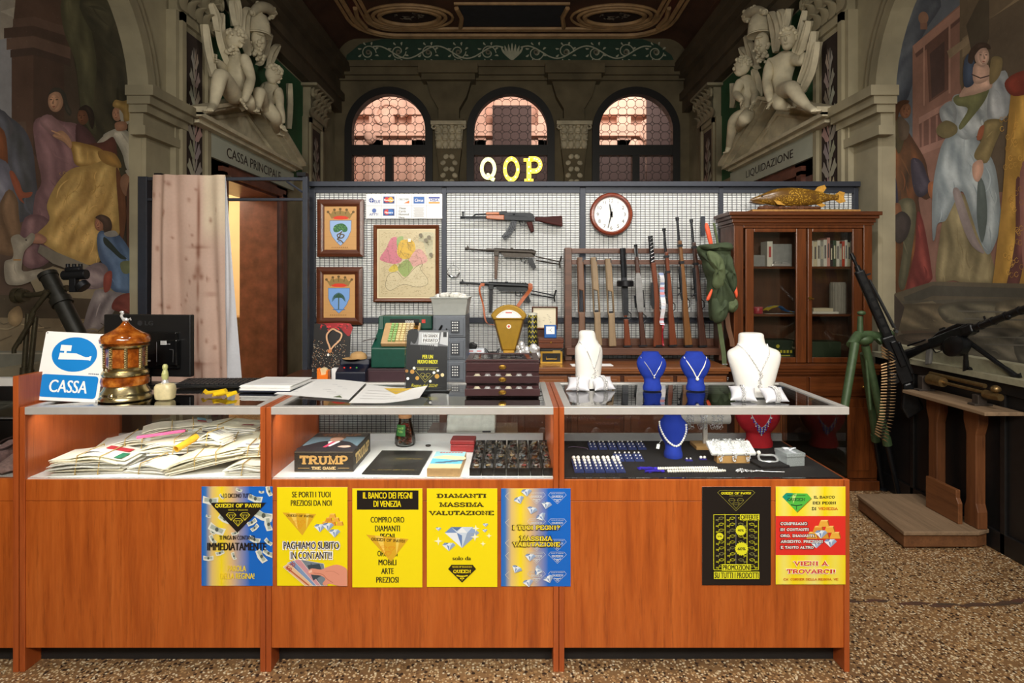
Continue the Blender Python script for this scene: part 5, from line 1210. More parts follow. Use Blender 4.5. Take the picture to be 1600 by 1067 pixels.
# cage frame at the doorway with the cloth hung over it
FY=3.9;kc=FY/F;cx_=lambda p:(p-800)*kc
cf=thing('cage_frame','dark steel frame of posts and bars before the left doorway','frame',(cx_(225),FY,0));ox=-cx_(225)
m=M();m.bx(cx_(218)+ox,cx_(232)+ox,-.02,.04,0,2.02);mk('post',m,DARKST,cf,bev=.002)
m=M();m.bx(cx_(474)+ox,cx_(482)+ox,-.02,.02,0,2.02);mk('post',m,DARKST,cf,bev=.002)
for z,w in ((2.005,.022),(1.869,.018)):
 m=M();m.bx(cx_(232)+ox,cx_(474)+ox,-.014,.014,z-w/2,z+w/2);mk('bar',m,DARKST,cf,bev=.002)
m=M();m.tube([(cx_(448)+ox,.0,1.99),(cx_(476)+ox,.0,1.91)],.008,6);mk('brace',m,DARKST,cf)
m=M();m.bx(cx_(245)+ox,cx_(256)+ox,-.03,.03,2.02,2.04);m.bx(cx_(466)+ox,cx_(480)+ox,-.03,.03,2.021,2.045);mk('clamp',m,BLACKM,cf)
# hanging linen with brown stains, its white reverse turned out at the right
CLOTH=paint_mat('linen',.85,.06,60);random.seed(21)
blots=[(.62,.25,.022,.12),(.62,.12,.018,.10),(.62,.36,.03,.03),(.62,.44,.045,.03),(.57,.47,.03,.012),(.67,.47,.03,.012),(.62,.53,.018,.05),(.62,.62,.03,.014),(.62,.70,.016,.04),(.62,.78,.02,.06),(.62,.88,.07,.02),(.55,.93,.012,.05),(.69,.93,.012,.05),(.62,.33,.13,.006),(.62,.87,.16,.006),(.8,.55,.08,.006),(.3,.78,.05,.01),(.12,.6,.04,.01)]
blots += [(random.random(),random.random(),random.uniform(.006,.022),random.uniform(.004,.012)) for _ in range(40)]
def linen(u,v):
 d=0
 for a,b,c,e in blots:d += .62*math.exp(-((u-a)/c)**2-((v-b)/e)**2)
 w=.5+.5*math.sin(v*31+2*math.sin(u*7));d=min(1,d+.05*w)
 a,b=(206,176,160),(128,84,66)
 e=1/(1+math.exp(-(u-.68)*50))/(1+math.exp((v-.28)*40));a=[a[i]+((222,204,178)[i]-a[i])*e for i in range(3)]
 return C(*[a[i]*(1-d)+b[i]*d for i in range(3)])
def fold(u,v):
 a=.015+.026*v;g=math.exp(-((u-.3)/.22)**2)+.45*math.exp(-((u-.82)/.2)**2)
 return a*g*math.sin(u*24+2.4*math.sin(u*6)+1.6*math.sin(v*2.2+u*3))+.012*math.sin(u*7+v*3)+.006*v*math.sin(u*17-v*5)
H_=1.42;xl,xr=cx_(246)+ox,cx_(358)+ox
hc=thing('hanging_cloth','pinkish linen cloth with brown stains hung over the left doorway bar','cloth',(cx_(225),FY,0))
m=M();z0=2.024
m.grid(70,90,lambda u,v:(xl+(xr-xl)*u*(1+.02*v),-.05-fold(u,v),z0-H_*v),lambda u,v:linen(u,v))
m.grid(70,3,lambda u,v:(xl+(xr-xl)*u,-.05-fold(u,0)*(1-v)+.09*v,z0+.006*math.sin(PI*v)),lambda u,v:linen(u,0));mk('front_fall',m,CLOTH,hc,smooth=True,flatart=True,ang=180)
m=M();xb=cx_(376)+ox
m.grid(16,60,lambda u,v:(xr-.02+(.012+(xb-xr+.03)*v*v**.0)*u-.15*v*v*(1-u)*(v > .55)*(v-.55)*2,-.03-.012*math.sin(u*8+v*3)*v,z0-(H_-.01)*v),C(216,218,224));mk('reverse_fall',m,CLOTH,hc,smooth=True,flatart=True,ang=180)
# ---------------------------------------------------------------- things hung on the mesh
HY=FD-.002
FRAMEW=wood('frame_wood',C(66,32,18),C(104,54,30),'x',.3);
def picture(name,label,cat,box,inner,draw,ground,depth=.03,fmat=None,D=None,paintm=None,rx=0):
 D=D or HY-depth;x0,x1,y0,y1=box;a0,a1,b0,b1=inner;cx,cy=(x0+x1)/2,(y0+y1)/2;T_=pxT(D,cx,cy)
 t=thing(name,label,cat,P(cx,cy,D),rx=rx)
 for q in ([(x0,y0),(x1,y0),(a1,b0),(a0,b0)],[(x1,y0),(x1,y1),(a1,b1),(a1,b0)],[(x1,y1),(x0,y1),(a0,b1),(a1,b1)],[(x0,y1),(x0,y0),(a0,b0),(a0,b1)]):
  m=M(T=T_);rs=[]
  o1,o2,i2,i1=q
  mid=lambda p,r,f:(p[0]+(r[0]-p[0])*f,p[1]+(r[1]-p[1])*f)
  A=[(o1,depth),(o1,.006),(mid(o1,i1,.35),0),(mid(o1,i1,.8),.006),(i1,.012),(i1,depth)];B=[(o2,depth),(o2,.006),(mid(o2,i2,.35),0),(mid(o2,i2,.8),.006),(i2,.012),(i2,depth)]
  m.rings([[(p[0],d,p[1]) for p,d in A],[(p[0],d,p[1]) for p,d in B]]);mk('frame_side',m,fmat or FRAMEW,t,smooth=True)
 m=M(T=T_);m.bx(a0-.5,a1+.5,.016,depth-.001,b0-.5,b1+.5,ground);m.T=T_ @ Matrix.Translation((0,.016,0));m.clip=(a0,a1,b0,b1);draw(m);mk('picture_panel',m,paintm or PRINT,t,flatart=True);return t
WOODP=C(206,156,96)
def crest(tree):
 def d(m):
  q=(lambda x,y:(480+x/9.7,290+y/9.7)) if tree else (lambda x,y:(477.5+x/9.7,396+y/9.7));ol=C(104,80,40);gd=C(150,122,66)
  for i in range(5):m.line([q(255,380+i*130),q(500,372+i*132),q(740,385+i*128)],.25,C(190,140,82))
  m.flat([q(*p) for p in ((300,395),(350,425),(380,375),(405,395),(440,385),(490,372),(540,385),(585,395),(605,372),(645,425),(700,395),(640,490),(355,490))],gd)
  for p in ((305,395),(402,362),(490,352),(588,362),(690,395)):m.disc(*q(*p),2.2,2.0,ol,10);m.line([q(*p),q(490+(p[0]-490)*.82,430)],1.1,ol)
  m.disc(*q(500,480),13.5,3,C(222,60,34));m.line([q(360,495),q(420,455),q(500,448),q(580,455),q(640,495)],1.2,gd)
  sh=[q(*p) for p in ((333,525),(660,525),(655,680),(610,780),(550,860),(495,908),(440,860),(370,770),(335,680))]
  m.flat(sh,C(122,166,226) if not tree else C(158,188,232));m.line(sh,.5,C(70,90,130),closed=True)
  if tree:
   m.blob([q(*p) for p in ((385,650),(410,600),(480,572),(550,580),(600,640),(590,690),(540,700),(510,670),(480,690),(430,705),(395,690))],C(56,112,66));rng=random.Random(2)
   for k in range(46):
    a,r=rng.uniform(0,6.3),rng.uniform(.1,1);m.disc(*q(492+95*r*math.cos(a),635+52*r*math.sin(a)),.9,.7,C(*rng.choice(((90,150,84),(40,84,54),(110,160,90)))),8)
   m.line(spline([q(*p) for p in ((520,690),(490,720),(450,740),(460,780),(520,790),(550,750),(500,735),(480,780),(450,810),(500,830),(540,870))],4,False),1.7,C(92,74,46));m.line(spline([q(*p) for p in ((500,860),(470,840),(450,860))],4,False),.8,C(60,96,150))
  else:
   m.rect(q(400,0)[0],q(590,0)[0],q(0,845)[1],q(0,858)[1],C(60,110,170));m.line([q(492,660),q(490,850)],1.6,C(64,84,60))
   for a in range(-8,9):
    e=(492+105*math.sin(a*.21),650+40*abs(a)/8*1.6-70*math.cos(a*.21)+10);m.line(spline([q(492,665),q((492+e[0])/2,(660+e[1])/2-22),q(*e)],4,False),[1.1]*4+[.9]*4+[.3],C(44,84,62))
  for i in range(9):m.rect(q(360+i*29,0)[0],q(376+i*29,0)[0],q(0,925)[1],q(0,945)[1],C(170,122,66))
 return d
picture('crest_picture','framed wooden crest with a green tree under a crown, upper of two','framed picture',(495,567.5,311,401),(505.8,556.3,322,390),crest(True),WOODP)
picture('crest_picture','framed wooden crest with a palm tree under a crown, lower of two','framed picture',(494,566,417,507.5),(504.5,554,428.5,496.5),crest(False),WOODP)
def map_(m):
 q=lambda x,y:(470+x/3.138,280+y/3.138);rng=random.Random(9)
 m.rect(*[q(378,0)[0],q(658,0)[0],q(0,248)[1],q(0,578)[1]],C(196,180,140));m.rect(q(384,0)[0],q(652,0)[0],q(0,254)[1],q(0,572)[1],C(206,190,150))
 for pts,c in (([(385,385),(415,340),(440,290),(470,288),(470,360),(495,395),(460,415),(400,402)],(206,120,136)),([(470,288),(500,280),(495,310),(480,345),(470,330)],(150,176,110)),([(500,296),(545,300),(560,330),(555,365),(540,385),(495,390),(470,362),(480,312)],(222,180,60)),
     ([(525,402),(560,348),(592,346),(620,400),(570,422),(530,430)],(214,160,150)),([(480,420),(520,393),(545,425),(545,440),(510,480),(475,445)],(150,170,96)),([(428,442),(460,415),(476,445),(440,455)],(214,190,70)),([(590,262),(648,262),(648,300),(640,390),(612,360),(600,310),(575,300)],(190,184,150))):m.blob([q(*p) for p in pts],C(*c),3)
 sea=[(415,502),(430,466),(470,455),(505,486),(560,432),(596,415),(585,440),(620,490),(612,520),(560,528),(500,515),(440,545),(415,530)]
 m.blob([q(*p) for p in sea],C(210,196,158),4);m.line(spline([q(*p) for p in sea],4),.5,C(90,80,56),closed=True)
 for k in range(900):
  x,y=rng.uniform(388,648),rng.uniform(258,568);m.line([q(x,y),q(x+rng.uniform(2,9),y+rng.uniform(-3,3))],.28,C(*rng.choice(((140,122,84),(104,90,60),(160,134,92)))))
 for k in range(9):
  x,y=rng.uniform(400,640),rng.uniform(265,420);m.line(spline([q(x+i*9*rng.uniform(.3,1.4)-18,y+i*14*rng.uniform(-1,1.4)) for i in range(5)],3,False),.3,C(110,84,60))
 for x,y in ((590,275),(630,285),(640,370),(615,300)):m.blob([q(x-8,y-6),q(x+6,y-8),q(x+8,y+10),q(x-6,y+8)],C(110,100,76),3)
 m.rect(q(528,0)[0],q(542,0)[0],q(0,292)[1],q(0,308)[1],C(236,234,224))
picture('framed_map','framed antique coloured map with pink and yellow regions','framed map',(583,685.5,351,472),(588.5,680,357,466),map_,C(226,212,174),fmat=wood('map_frame',C(84,44,24),C(124,70,40),'x',.35))
# white board of payment card marks
m=M(T=pxT(HY-.012,632,322.5));m.bx(572,691,0,.008,303,341.5,C(238,238,238));cb3=mk('card_sign',m,PRINT,loc=P(632,322.5,HY-.012));tag(cb3,'white board with two rows of payment card marks beside the crests','sign')
m=M(T=pxT(HY-.0121,632,322.5));q=lambda x,y:(470+x/3.138,280+y/3.138);t=Tx(m,470,280,3.138);GR=C(150,152,158)
for x in (395,470,545,617):m.line([q(x,75),q(x,190)],.4,GR)
m.line([q(322,131),q(690,131)],.4,GR);nb=C(36,70,150);R_=lambda x0,x1,y0,y1,c:m.rect(q(x0,0)[0],q(x1,0)[0],q(0,y0)[1],q(0,y1)[1],c)
m.flat([q(330,103),q(346,88),q(362,103),q(346,118)],nb);m.line([q(330,103),q(362,103)],.7,WHT);m.line([q(346,88),q(346,118)],.7,WHT);t('PLUS',372,110,36,15,nb,skew=.2)
R_(405,459,85,119,C(40,60,120));m.disc(*q(422,101),4.2,4.2,C(214,50,40),20);m.disc(*q(441,101),4.2,4.2,C(240,170,40),20);t('MasterCard',432,102,48,9,WHT)
R_(480,533,85,119,WHT);t('DISCOVER',506,99,48,9,C(60,60,60));m.flat([q(505,118),q(532,104),q(532,118)],C(236,120,50))
R_(553,606,86,119,C(24,96,176));t('Cirrus',580,103,42,15,WHT,skew=.2);R_(627,681,87,95,C(40,60,150));R_(627,681,111,119,C(236,150,40));t('VISA',654,103,46,12,C(40,60,150),skew=.25)
m.disc(*q(360,154),3.4,3.4,C(80,110,180),16);t('AFFN',358,172,46,13,nb,'slab',bold=.0);R_(404,459,145,179,C(24,60,130));m.disc(*q(422,161),4.2,4.2,C(214,50,40),20);m.disc(*q(441,161),4.2,4.2,C(30,110,190),20);t('Maestro',432,163,40,10,WHT)
for i,s in enumerate(('These','Cards','Honored','Here')):t(s,480+len(s)*3.6,142+i*15,len(s)*7,10,C(90,90,90),bold=.02)
for i in range(11):m.line([q(552+(i % 3)*3,139+i*4.6),q(606-(i*5 % 7),139+i*4.6)],.45,C(150,150,150))
mk('printed_marks',m,PRINT,cb3,flatart=True)
# crescent hook
m=M();k_=HY/F;m.tube([(9.5*k_*math.cos(math.radians(a)),-.012,9*k_*math.sin(math.radians(a))) for a in range(170,375,12)],[.002+.006*math.sin(PI*i/17) for i in range(18)],8);m.tube([(9*k_*math.cos(i*PI/12),-.012,9*k_*math.sin(i*PI/12)) for i in range(24)],.0012,5,closed=True);m.tube([(0,-.010,9*k_),(0,-.002,15*k_)],.0012,5)
tag(mk('crescent_hook',m,CHROME,loc=P(709,424,HY),smooth=True),'silver crescent shaped hook hanging beside the map','hook')
# ---------------------------------------------------------------- long arms on the mesh
RECV=flat('dark_receiver',C(40,43,47),.55,.3,.2,50);WALN=wood('gun_walnut',C(110,48,24),C(170,90,50),'x',.35);WALR=wood('gun_red',C(44,16,14),C(74,30,26),'x',.6,spec=.2)
def gun(label,x,y,D,name='rifle'):
 t=thing(name,label,'firearm',P(x,y,D));return t
def gp(t,nm,mat,T_,shapes,**k):
 m=M(T=T_)
 for s in shapes:
  if s[0] == 'p':m.prism(s[1],s[2]-s[3]/2,s[2]+s[3]/2)
  else:m.tube([(a,s[2],b) for a,b in s[1]],s[3],8)
 return mk(nm,m,mat,t,**k)
Dg=HY-.032;kg=Dg/F
def pxr(D,cx,cy,ox,oy,k):
 """zoomed-view coordinates -> local metres; y is depth in metres"""
 s=D/F
 return lambda p:Vector(((ox+p[0]/k-cx)*s,p[1],-(oy+p[2]/k-cy)*s))
T4=pxr(Dg,800,352,700,300,5.335)
t=gun('assault rifle with curved magazine and wood furniture, top of three on the mesh',800,352,Dg)
def rod(m,pts,y,r):m.tube([(a,y,b) for a,b in pts],r,8)
class GM(M):
 """mesh builder for guns: rods keep their metre radius whatever the drawing scale"""
 def rod(s,pts,y,r,n=8):
  T_=s.T;q=[T_((a,y,b)) for a,b in pts];s.T=Matrix();s.tube(q,r,n);s.T=T_
 def pl(s,pts,y,th):s.prism(pts,y-th/2,y+th/2)
m=GM(T=T4);m.rod([(108,210),(325,210)],0,.006);m.rod([(105,210),(140,210)],0,.009);m.rod([(205,208),(232,186),(325,184)],0,.006);m.pl([(118,165),(130,165),(134,206),(118,206)],0,.008);m.rod([(115,175),(120,162),(130,162),(133,176)],0,.0025);m.rod([(150,222),(320,222)],0,.003);mk('barrel',m,RECV,t,smooth=True)
for nm,pts in (('upper_handguard',[(316,170),(425,168),(430,190),(316,190)]),('lower_handguard',[(318,196),(468,192),(470,233),(430,232),(318,223)])):m=GM(T=T4);m.pl(pts,0,.032);mk(nm,m,wood('gun_amber',C(150,74,34),C(204,124,76),'x',.35),t,bev=.005)
m=GM(T=T4);m.pl([(425,165),(490,163),(495,172),(685,174),(705,182),(722,212),(720,242),(640,240),(470,233),(470,190),(430,190)],0,.034);m.pl([(440,160),(490,158),(490,166),(440,166)],0,.014);m.rod([(592,240),(604,274),(638,276),(648,246)],0,.0035);m.rod([(618,242),(622,262)],0,.003);m.pl([(500,196),(640,200),(640,205),(500,201)],-.018,.004);m.rod([(540,188),(560,186)],-.02,.005);mk('receiver',m,RECV,t,bev=.003)
m=GM(T=T4);m.pl([(525,238),(575,242),(562,300),(525,358),(472,405),(447,368),(490,322),(515,275)],0,.024)
for i in range(3):m.pl([(533+i*14,245),(537+i*14,245),(522+i*14,305),(485+i*14,360),(462+i*8,385),(458+i*8,382),(480+i*14,357),(518+i*14,303)],-.0125,.004)
mk('magazine',m,GUNM,t,bev=.002)
m=GM(T=T4);m.pl([(652,250),(702,247),(718,330),(690,340)],0,.026);mk('grip',m,WALR,t,bev=.006)
m=GM(T=T4);m.pl([(724,207),(800,210),(950,198),(955,290),(880,276),(752,244),(724,243)],0,.036);mk('stock',m,WALR,t,bev=.007)
def smg(label,dx,dy,mat,strap=False,cx=800,cy=408):
 D=Dg-.004;T_=pxr(D,cx,cy,700+dx/5.335,300+dy/5.335,5.335);t=gun(label,cx,cy,D,'submachine_gun')
 m=GM(T=T_);m.rod([(142,474),(330,486)],0,.007);m.rod([(318,484),(395,486)],0,.013);m.rod([(142,474),(165,475)],0,.010);m.pl([(158,470),(160,445),(168,445),(178,472)],0,.006);m.rod([(195,478),(208,498),(215,480)],0,.003);mk('barrel',m,mat,t,smooth=True)
 m=GM(T=T_);m.rod([(385,487),(700,500)],0,.0175,14);m.rod([(695,500),(730,512)],0,.019,12);m.pl([(440,505),(700,515),(725,545),(560,546),(470,542)],0,.028);m.rod([(520,470),(545,474)],0,.006)
 for i in range(5):m.rod([(600+i*22,478),(608+i*22,479)],-.012,.004)
 mk('receiver',m,mat,t,smooth=True)
 m=GM(T=T_);m.pl([(380,495),(428,495),(422,535),(386,535)],0,.036);mk('magazine_housing',m,mat,t,bev=.003)
 m=GM(T=T_);m.pl([(388,530),(420,530),(409,725),(387,725)],0,.024);mk('magazine',m,flat('mag_brown',C(84,66,56),.5,.4,.2,50) if not strap else BLACKM,t,bev=.002)
 m=GM(T=T_);m.pl([(660,560),(700,548),(736,630),(716,645),(692,625)],0,.026);m.rod([(608,548),(612,580),(645,585),(655,552)],0,.003);mk('grip',m,BLACKM,t,bev=.005)
 m=GM(T=T_);m.rod([(728,538),(925,580)],-.012,.0045);m.rod([(735,570),(930,602)],.010,.0045);m.rod([(945,535),(935,578),(930,590),(934,634)],0,.0055);mk('folding_stock',m,mat,t,smooth=True)
 if strap:
  LEA=flat('strap_leather',C(166,84,40),.5,0,.2,60);T2=pxr(D,cx,cy,660,440,5.333)
  for pts,w in (([(500,15),(484,40),(478,70),(490,130),(505,180),(515,250),(525,310),(548,348),(600,358)],16),([(902,15),(905,50),(880,90),(840,140),(800,195),(760,250)],26)):
   m=M(T=T2);pp=spline(pts,4,False)
   up=[(x-w/2,y) for x,y in pp];m2=[]
   for s in (-.022,-.026):m.grid(len(pp)-1,1,lambda u,v:(pp[int(u*(len(pp)-1)+.01)][0]+(v-.5)*w,s-.006*math.sin(u*9),pp[int(u*(len(pp)-1)+.01)][1]+(v-.5)*w*.5))
   mk('strap',m,LEA,t)
  m=GM(T=T2);m.pl([(486,12),(520,12),(518,38),(490,38)],-.02,.008);m.pl([(882,15),(915,18),(918,60),(880,60)],-.022,.008);mk('strap_loop',m,LEA,t,bev=.001)
 return t
smg('brown submachine gun with long straight magazine, middle of the three wall guns',0,0,flat('brown_gun',C(56,50,44),.45,.5,.25,50))
smg('black submachine gun with a leather strap, lowest of the three wall guns',-45,281,flat('black_gun',C(36,38,40),.4,.6,.2,50),True,792,461)
# ---------------------------------------------------------------- wall clock
ck=thing('wall_clock','round wall clock with red brown wooden rim on the wire mesh','clock',P(955,335,HY-.03));kk=(HY-.03)/F;r=33.5*kk
m=M();m.lathe([(r*.79,0),(r*.80,.012),(r*.86,.026),(r*.94,.024),(r,.012),(r,-.008),(r*.79,-.008)],n=64,R=Rx(90));mk('rim',m,wood('clock_rim',C(104,40,20),C(144,62,34),'x',.22),ck,smooth=True)
m=M();m.lathe([(r*.81,-.004),(r*.81,.004)],n=48,R=Rx(90));mk('dial',m,WHITEP,ck)
m=M();m.lay=.0045
for i in range(1,13):a=math.radians(90-30*i);m.text(str(i),r*.63*math.cos(a),r*.63*math.sin(a),None,r*.16,C(40,40,40),'sans',.0)
m.rect(-.012,.012,.034,.037,C(120,120,120));mk('numerals',m,PRINT,ck,flatart=True)
for nm,a,L,w in (('hour_hand',math.radians(90+10),.5,.008),('minute_hand',math.radians(270-14),.64,.006)):
 m=M();d=Vector((math.cos(a),0,math.sin(a)));n_=Vector((-d.z,0,d.x));o=Vector((0,-.008,0));m.poly([o-d*.02-n_*w,o-d*.02+n_*w,o+d*r*L+n_*w*.4,o+d*r*L-n_*w*.4]);m.poly([q-Vector((0,.001,0)) for q in (o-d*.02-n_*w,o-d*.02+n_*w,o+d*r*L+n_*w*.4,o+d*r*L-n_*w*.4)]);m.cyl(o,o+Vector((0,-.004,0)),.009,n=14);mk(nm,m,BLACKP,ck)
m=M();m.lathe([(r*.76,.010),(r*.76,.011)],n=48,R=Rx(90));mk('cover_glass',m,glass_mat('clock_glass',(1,1,1),.12),ck)
# ---------------------------------------------------------------- lit letters on the beam
LY=emit('lit_yellow',C(255,216,60),.8);LW=emit('lit_pale',C(240,244,170),.6);LEDGE=flat('letter_edge',C(196,170,60),.4,.3);BULB=emit('bulb',C(255,246,200),1.4)
for ch,x0,x1,mt,nm in (('Q',750,775.5,LW,'first'),('O',786,812,LY,'middle'),('P',818,847.5,LY,'last')):
 w,h=(x1-x0)*kf,40*kf*(1.0 if ch != 'Q' else .97);t=thing('marquee_letter','lit %s capital letter %s with round bulbs, %s on the partition beam' % ('pale' if ch == 'Q' else 'yellow',ch,nm),'lit letter',(px2x((x0+x1)/2),FD+.02,2.0205),group=None)
 st_,feet,adv=GL[ch];polys=[]
 for pl in st_:polys += ribbon([(a,b) for a,b in pl],.25 if len(pl) == 2 else .22)
 for fx,fy in feet:polys.append([(fx-.24,fy-.07+(.05 if fy == 0 else -.05)),(fx+.24,fy-.07+(.05 if fy == 0 else -.05)),(fx+.24,fy+.07+(.05 if fy == 0 else -.05)),(fx-.24,fy+.07+(.05 if fy == 0 else -.05))])
 xa=[p[0] for q in polys for p in q];za=[p[1] for q in polys for p in q];fx_=lambda p:((p[0]-(min(xa)+max(xa))/2)/(max(xa)-min(xa))*w,(p[1]-min(za))/(max(za)-min(za))*h)
 m=M()
 for q in polys:m.prism([fx_(p) for p in q],-.018,.03)
 mk('letter_shell',m,LEDGE,t);m=M();m.lay=.0185
 for q in polys:m.flat([fx_(p) for p in q],WHITE,y=-.0186)
 mk('lit_face',m,mt,t,flatart=True)
 for pl in st_:
  n=9 if len(pl) > 6 else 4
  if ch == 'Q' and len(pl) == 3:n=3
  for i in range(n):u=i/(n-1)*(len(pl)-1)*(.98 if len(pl) > 6 else .84)+(.08*(len(pl)-1) if len(pl) == 2 else 0);a=int(u);b=min(a+1,len(pl)-1);f_=u-a;p=fx_((pl[a][0]*(1-f_)+pl[b][0]*f_,pl[a][1]*(1-f_)+pl[b][1]*f_));mm=M();mm.ell((p[0],-.022,p[1]),.006,8,6);mk('bulb',mm,BULB,t,smooth=True)
# ================================================================ furniture along the partition
OAK=wood('carved_oak',C(90,50,24),C(142,86,44),'x',.35);OAKD=wood('oak_dark',C(54,28,16),C(90,50,28),'x',.35)
sb=thing('sideboard','long carved brown sideboard under the gun rack','sideboard',(.5,3.62,0));a,b=-.80,.83
m=M();m.bx(a-.02,b+.01,-.02,.42,.775,.80);m.bx(a-.01,b,-.01,.42,.76,.775);mk('top_board',m,OAK,sb,bev=.004)
m=M();m.bx(a,b,.02,.41,.06,.76);m.bx(a+.02,b-.02,.04,.4,0,.06);mk('carcass',m,OAKD,sb)
n=5
for i in range(n):
 x0=a+(b-a)*i/n+.012;x1=a+(b-a)*(i+1)/n-.012;xc=(x0+x1)/2
 m=M();m.bx(x0,x1,0,.03,.60,.745);m.bx(x0+.02,x1-.02,-.008,0,.62,.725)
 for k in range(8):r=.05;m.ell((xc+r*math.cos(k*PI/4),-.008,.672+.035*math.sin(k*PI/4)),(.016,.008,.012),8,5)
 m.ell((xc,-.01,.672),(.02,.012,.018),10,6)
 d=mk('drawer',m,OAK,sb,bev=.002);m=M();m.tube([(xc-.02,-.018,.672),(xc-.012,-.03,.66),(xc+.012,-.03,.66),(xc+.02,-.018,.672)],.003,6);mk('handle',m,BRASS,d)
 m=M();m.bx(x0,x1,0,.03,.08,.585);m.bx(x0+.04,x1-.04,-.01,0,.14,.53);m.ell((xc,-.01,.335),(.05,.012,.1),10,8);mk('door_panel',m,OAKD,sb,bev=.002)
bt=thing('side_table','low dark brown table under the green cash register','table',(-.87,3.3,0));m=M();m.bx(-.53,.53,0,.6,.72,.745);mk('table_top',m,OAKD,bt,bev=.004)
for x in (-.5,.46):
 for y in (.03,.53):m=M();m.bx(x,x+.04,y,y+.04,0,.72);mk('leg',m,OAKD,bt)
m=M();m.bx(-.5,.5,.02,.04,.62,.72);mk('apron',m,OAKD,bt)
ZL=.7455;ZS=.8005
# green cash register
GRN_=flat('register_green',C(18,72,58),.35,0,.1,40);TAN=flat('register_tan',C(190,156,110),.4,0,.06)
cr=thing('cash_register','old dark green cash register with tan key panel on the low table','cash register',P(622,440,3.38));k=3.38/F;cr.location.z=ZL
W_=lambda px:(px-622)*k;H=lambda py:(595-py)*k+.0
m=M();m.bx(W_(574),W_(672),0,.36,0,H(573));mk('drawer_base',m,flat('drawer_purple',C(52,34,40),.4),cr,bev=.003)
m=M();m.bx(W_(576),W_(670),-.004,0,.006,H(576));mk('cash_drawer',m,flat('drawer_front',C(62,40,46),.35),cr,bev=.002)
m=M();m.prism([(0.01,H(572)),(.35,H(572)),(.35,H(494)),(.2,H(494)),(.19,H(514)),(.16,H(520)),(.01,H(541))],W_(579),W_(668),ax='x');mk('body',m,GRN_,cr,bev=.006)
m=M();m.bx(W_(588),W_(669),.17,.30,H(515),H(493));mk('display_head',m,GRN_,cr,bev=.006)
m=M();m.bx(W_(600),W_(648),.166,.17,H(508),H(498));m.lay=0;mk('display_window',m,BLACKP,cr)
m=M(T=Matrix.Translation((0,.1655,0)));m.text('00000',W_(632),H(503),14*k,5*k,WHT);mk('display_digits',m,PRINT,cr,flatart=True);m=M(T=Matrix.Translation((0,.1655,0)));m.rect(W_(652),W_(658),H(505),H(499),C(200,60,50));mk('red_stamp',m,PRINT,cr,flatart=True)
sl=math.atan2(H(512)-H(541),.14);R_=Matrix.Rotation(sl,3,'X');o=Vector((W_(623),.08,H(527)+.02));m=M();m.box(o,(58*k,.18,.03),R_);mk('key_panel',m,TAN,cr,bev=.006)
for i in range(6):
 for j in range(8):
  p=o+R_ @ Vector((W_(608+i*6.2)-W_(623),-.072+j*.0195,.02));m=M();m.box(p,(.017,.012,.016),R_);mk('key',m,flat('key_%d' % (i//2),C(*((150,190,120),(220,206,150),(206,190,150))[i//2]),.4),cr)
for j in range(5):
 p=o+R_ @ Vector((W_(646)-W_(623),-.05+j*.03,.02));m=M();m.box(p,(.022,.016,.016),R_);mk('key',m,BRASS if j % 2 else BLACKP,cr)
m=M();m.box((W_(572),.1,H(530)),(22*k,.10,.004),Ry(-12));mk('side_tray',m,STEEL,cr)
# three grey safes, a plastic bin on top
SAFE=flat('safe_grey',C(96,102,110),.45,.1,.06);kS=3.4/F
words3=('bottom','middle','top')
for i in range(3):
 h=.1275;t=thing('safe','grey digital safe, %s of the stack of three' % words3[i],'safe',P(702,440,3.4),group=None);t.location.z=ZL+i*(h+.001);w=51*kS/2
 m=M();m.bx(-w,w,0,.3,0,h);mk('body',m,SAFE,t,bev=.004);m=M();m.bx(-w+.012,w-.012,-.006,0,.012,h-.012);d=mk('door',m,SAFE,t,bev=.002)
 m=M();m.bx(.01,.06,-.012,-.006,.028,h-.028);mk('keypad',m,flat('keypad_dark',C(58,62,68),.4),d,bev=.002)
 for r in range(4):
  for c in range(3):m=M();m.ell((.021+c*.013,-.012,.042+r*.0155),(.0042,.003,.0042),8,5);mk('button',m,WHITEP,d)
 m=M();m.tube([(-.055,-.01,.045),(-.04,-.022,.072)],.006,8);m.cyl((-.015,-.012,.05),(-.015,-.006,.05),.005,n=12);mk('handle',m,BLACKP,d)
BIN=flat('bin_plastic',C(164,167,162),.35,0,.05,30)
t=thing('plastic_bin','pale grey plastic bin of wrapped odds and ends on the safes','bin',P(702,440,3.4));t.location.z=ZL+3*.1285;w,w2,h=25*kS,29*kS,.105
m=M();fr=lambda a,d0,d1,z:[(-a,d0,z),(a,d0,z),(a,d1,z),(-a,d1,z)]
m.rings([fr(w,.02,.27,0),fr(w2,0,.29,h),fr(w2+.006,-.006,.296,h),fr(w2+.006,-.006,.296,h-.008),fr(w2+.001,-.001,.291,h-.008),fr(w2-.004,.004,.286,h-.001),fr(w-.003,.023,.267,.004)]);mk('tub',m,BIN,t,bev=.003)
m=M();random.seed(3)
for i in range(16):m.ell((random.uniform(-w,w),random.uniform(.04,.25),h+random.uniform(-.012,.012)),(random.uniform(.02,.04),.03,random.uniform(.01,.022)),7,5,R=Rz(random.uniform(0,90)),c=None)
mk('wrapped_contents',m,flat('wrap',C(224,222,214),.25,0,.25,60),t)['kind']='stuff'
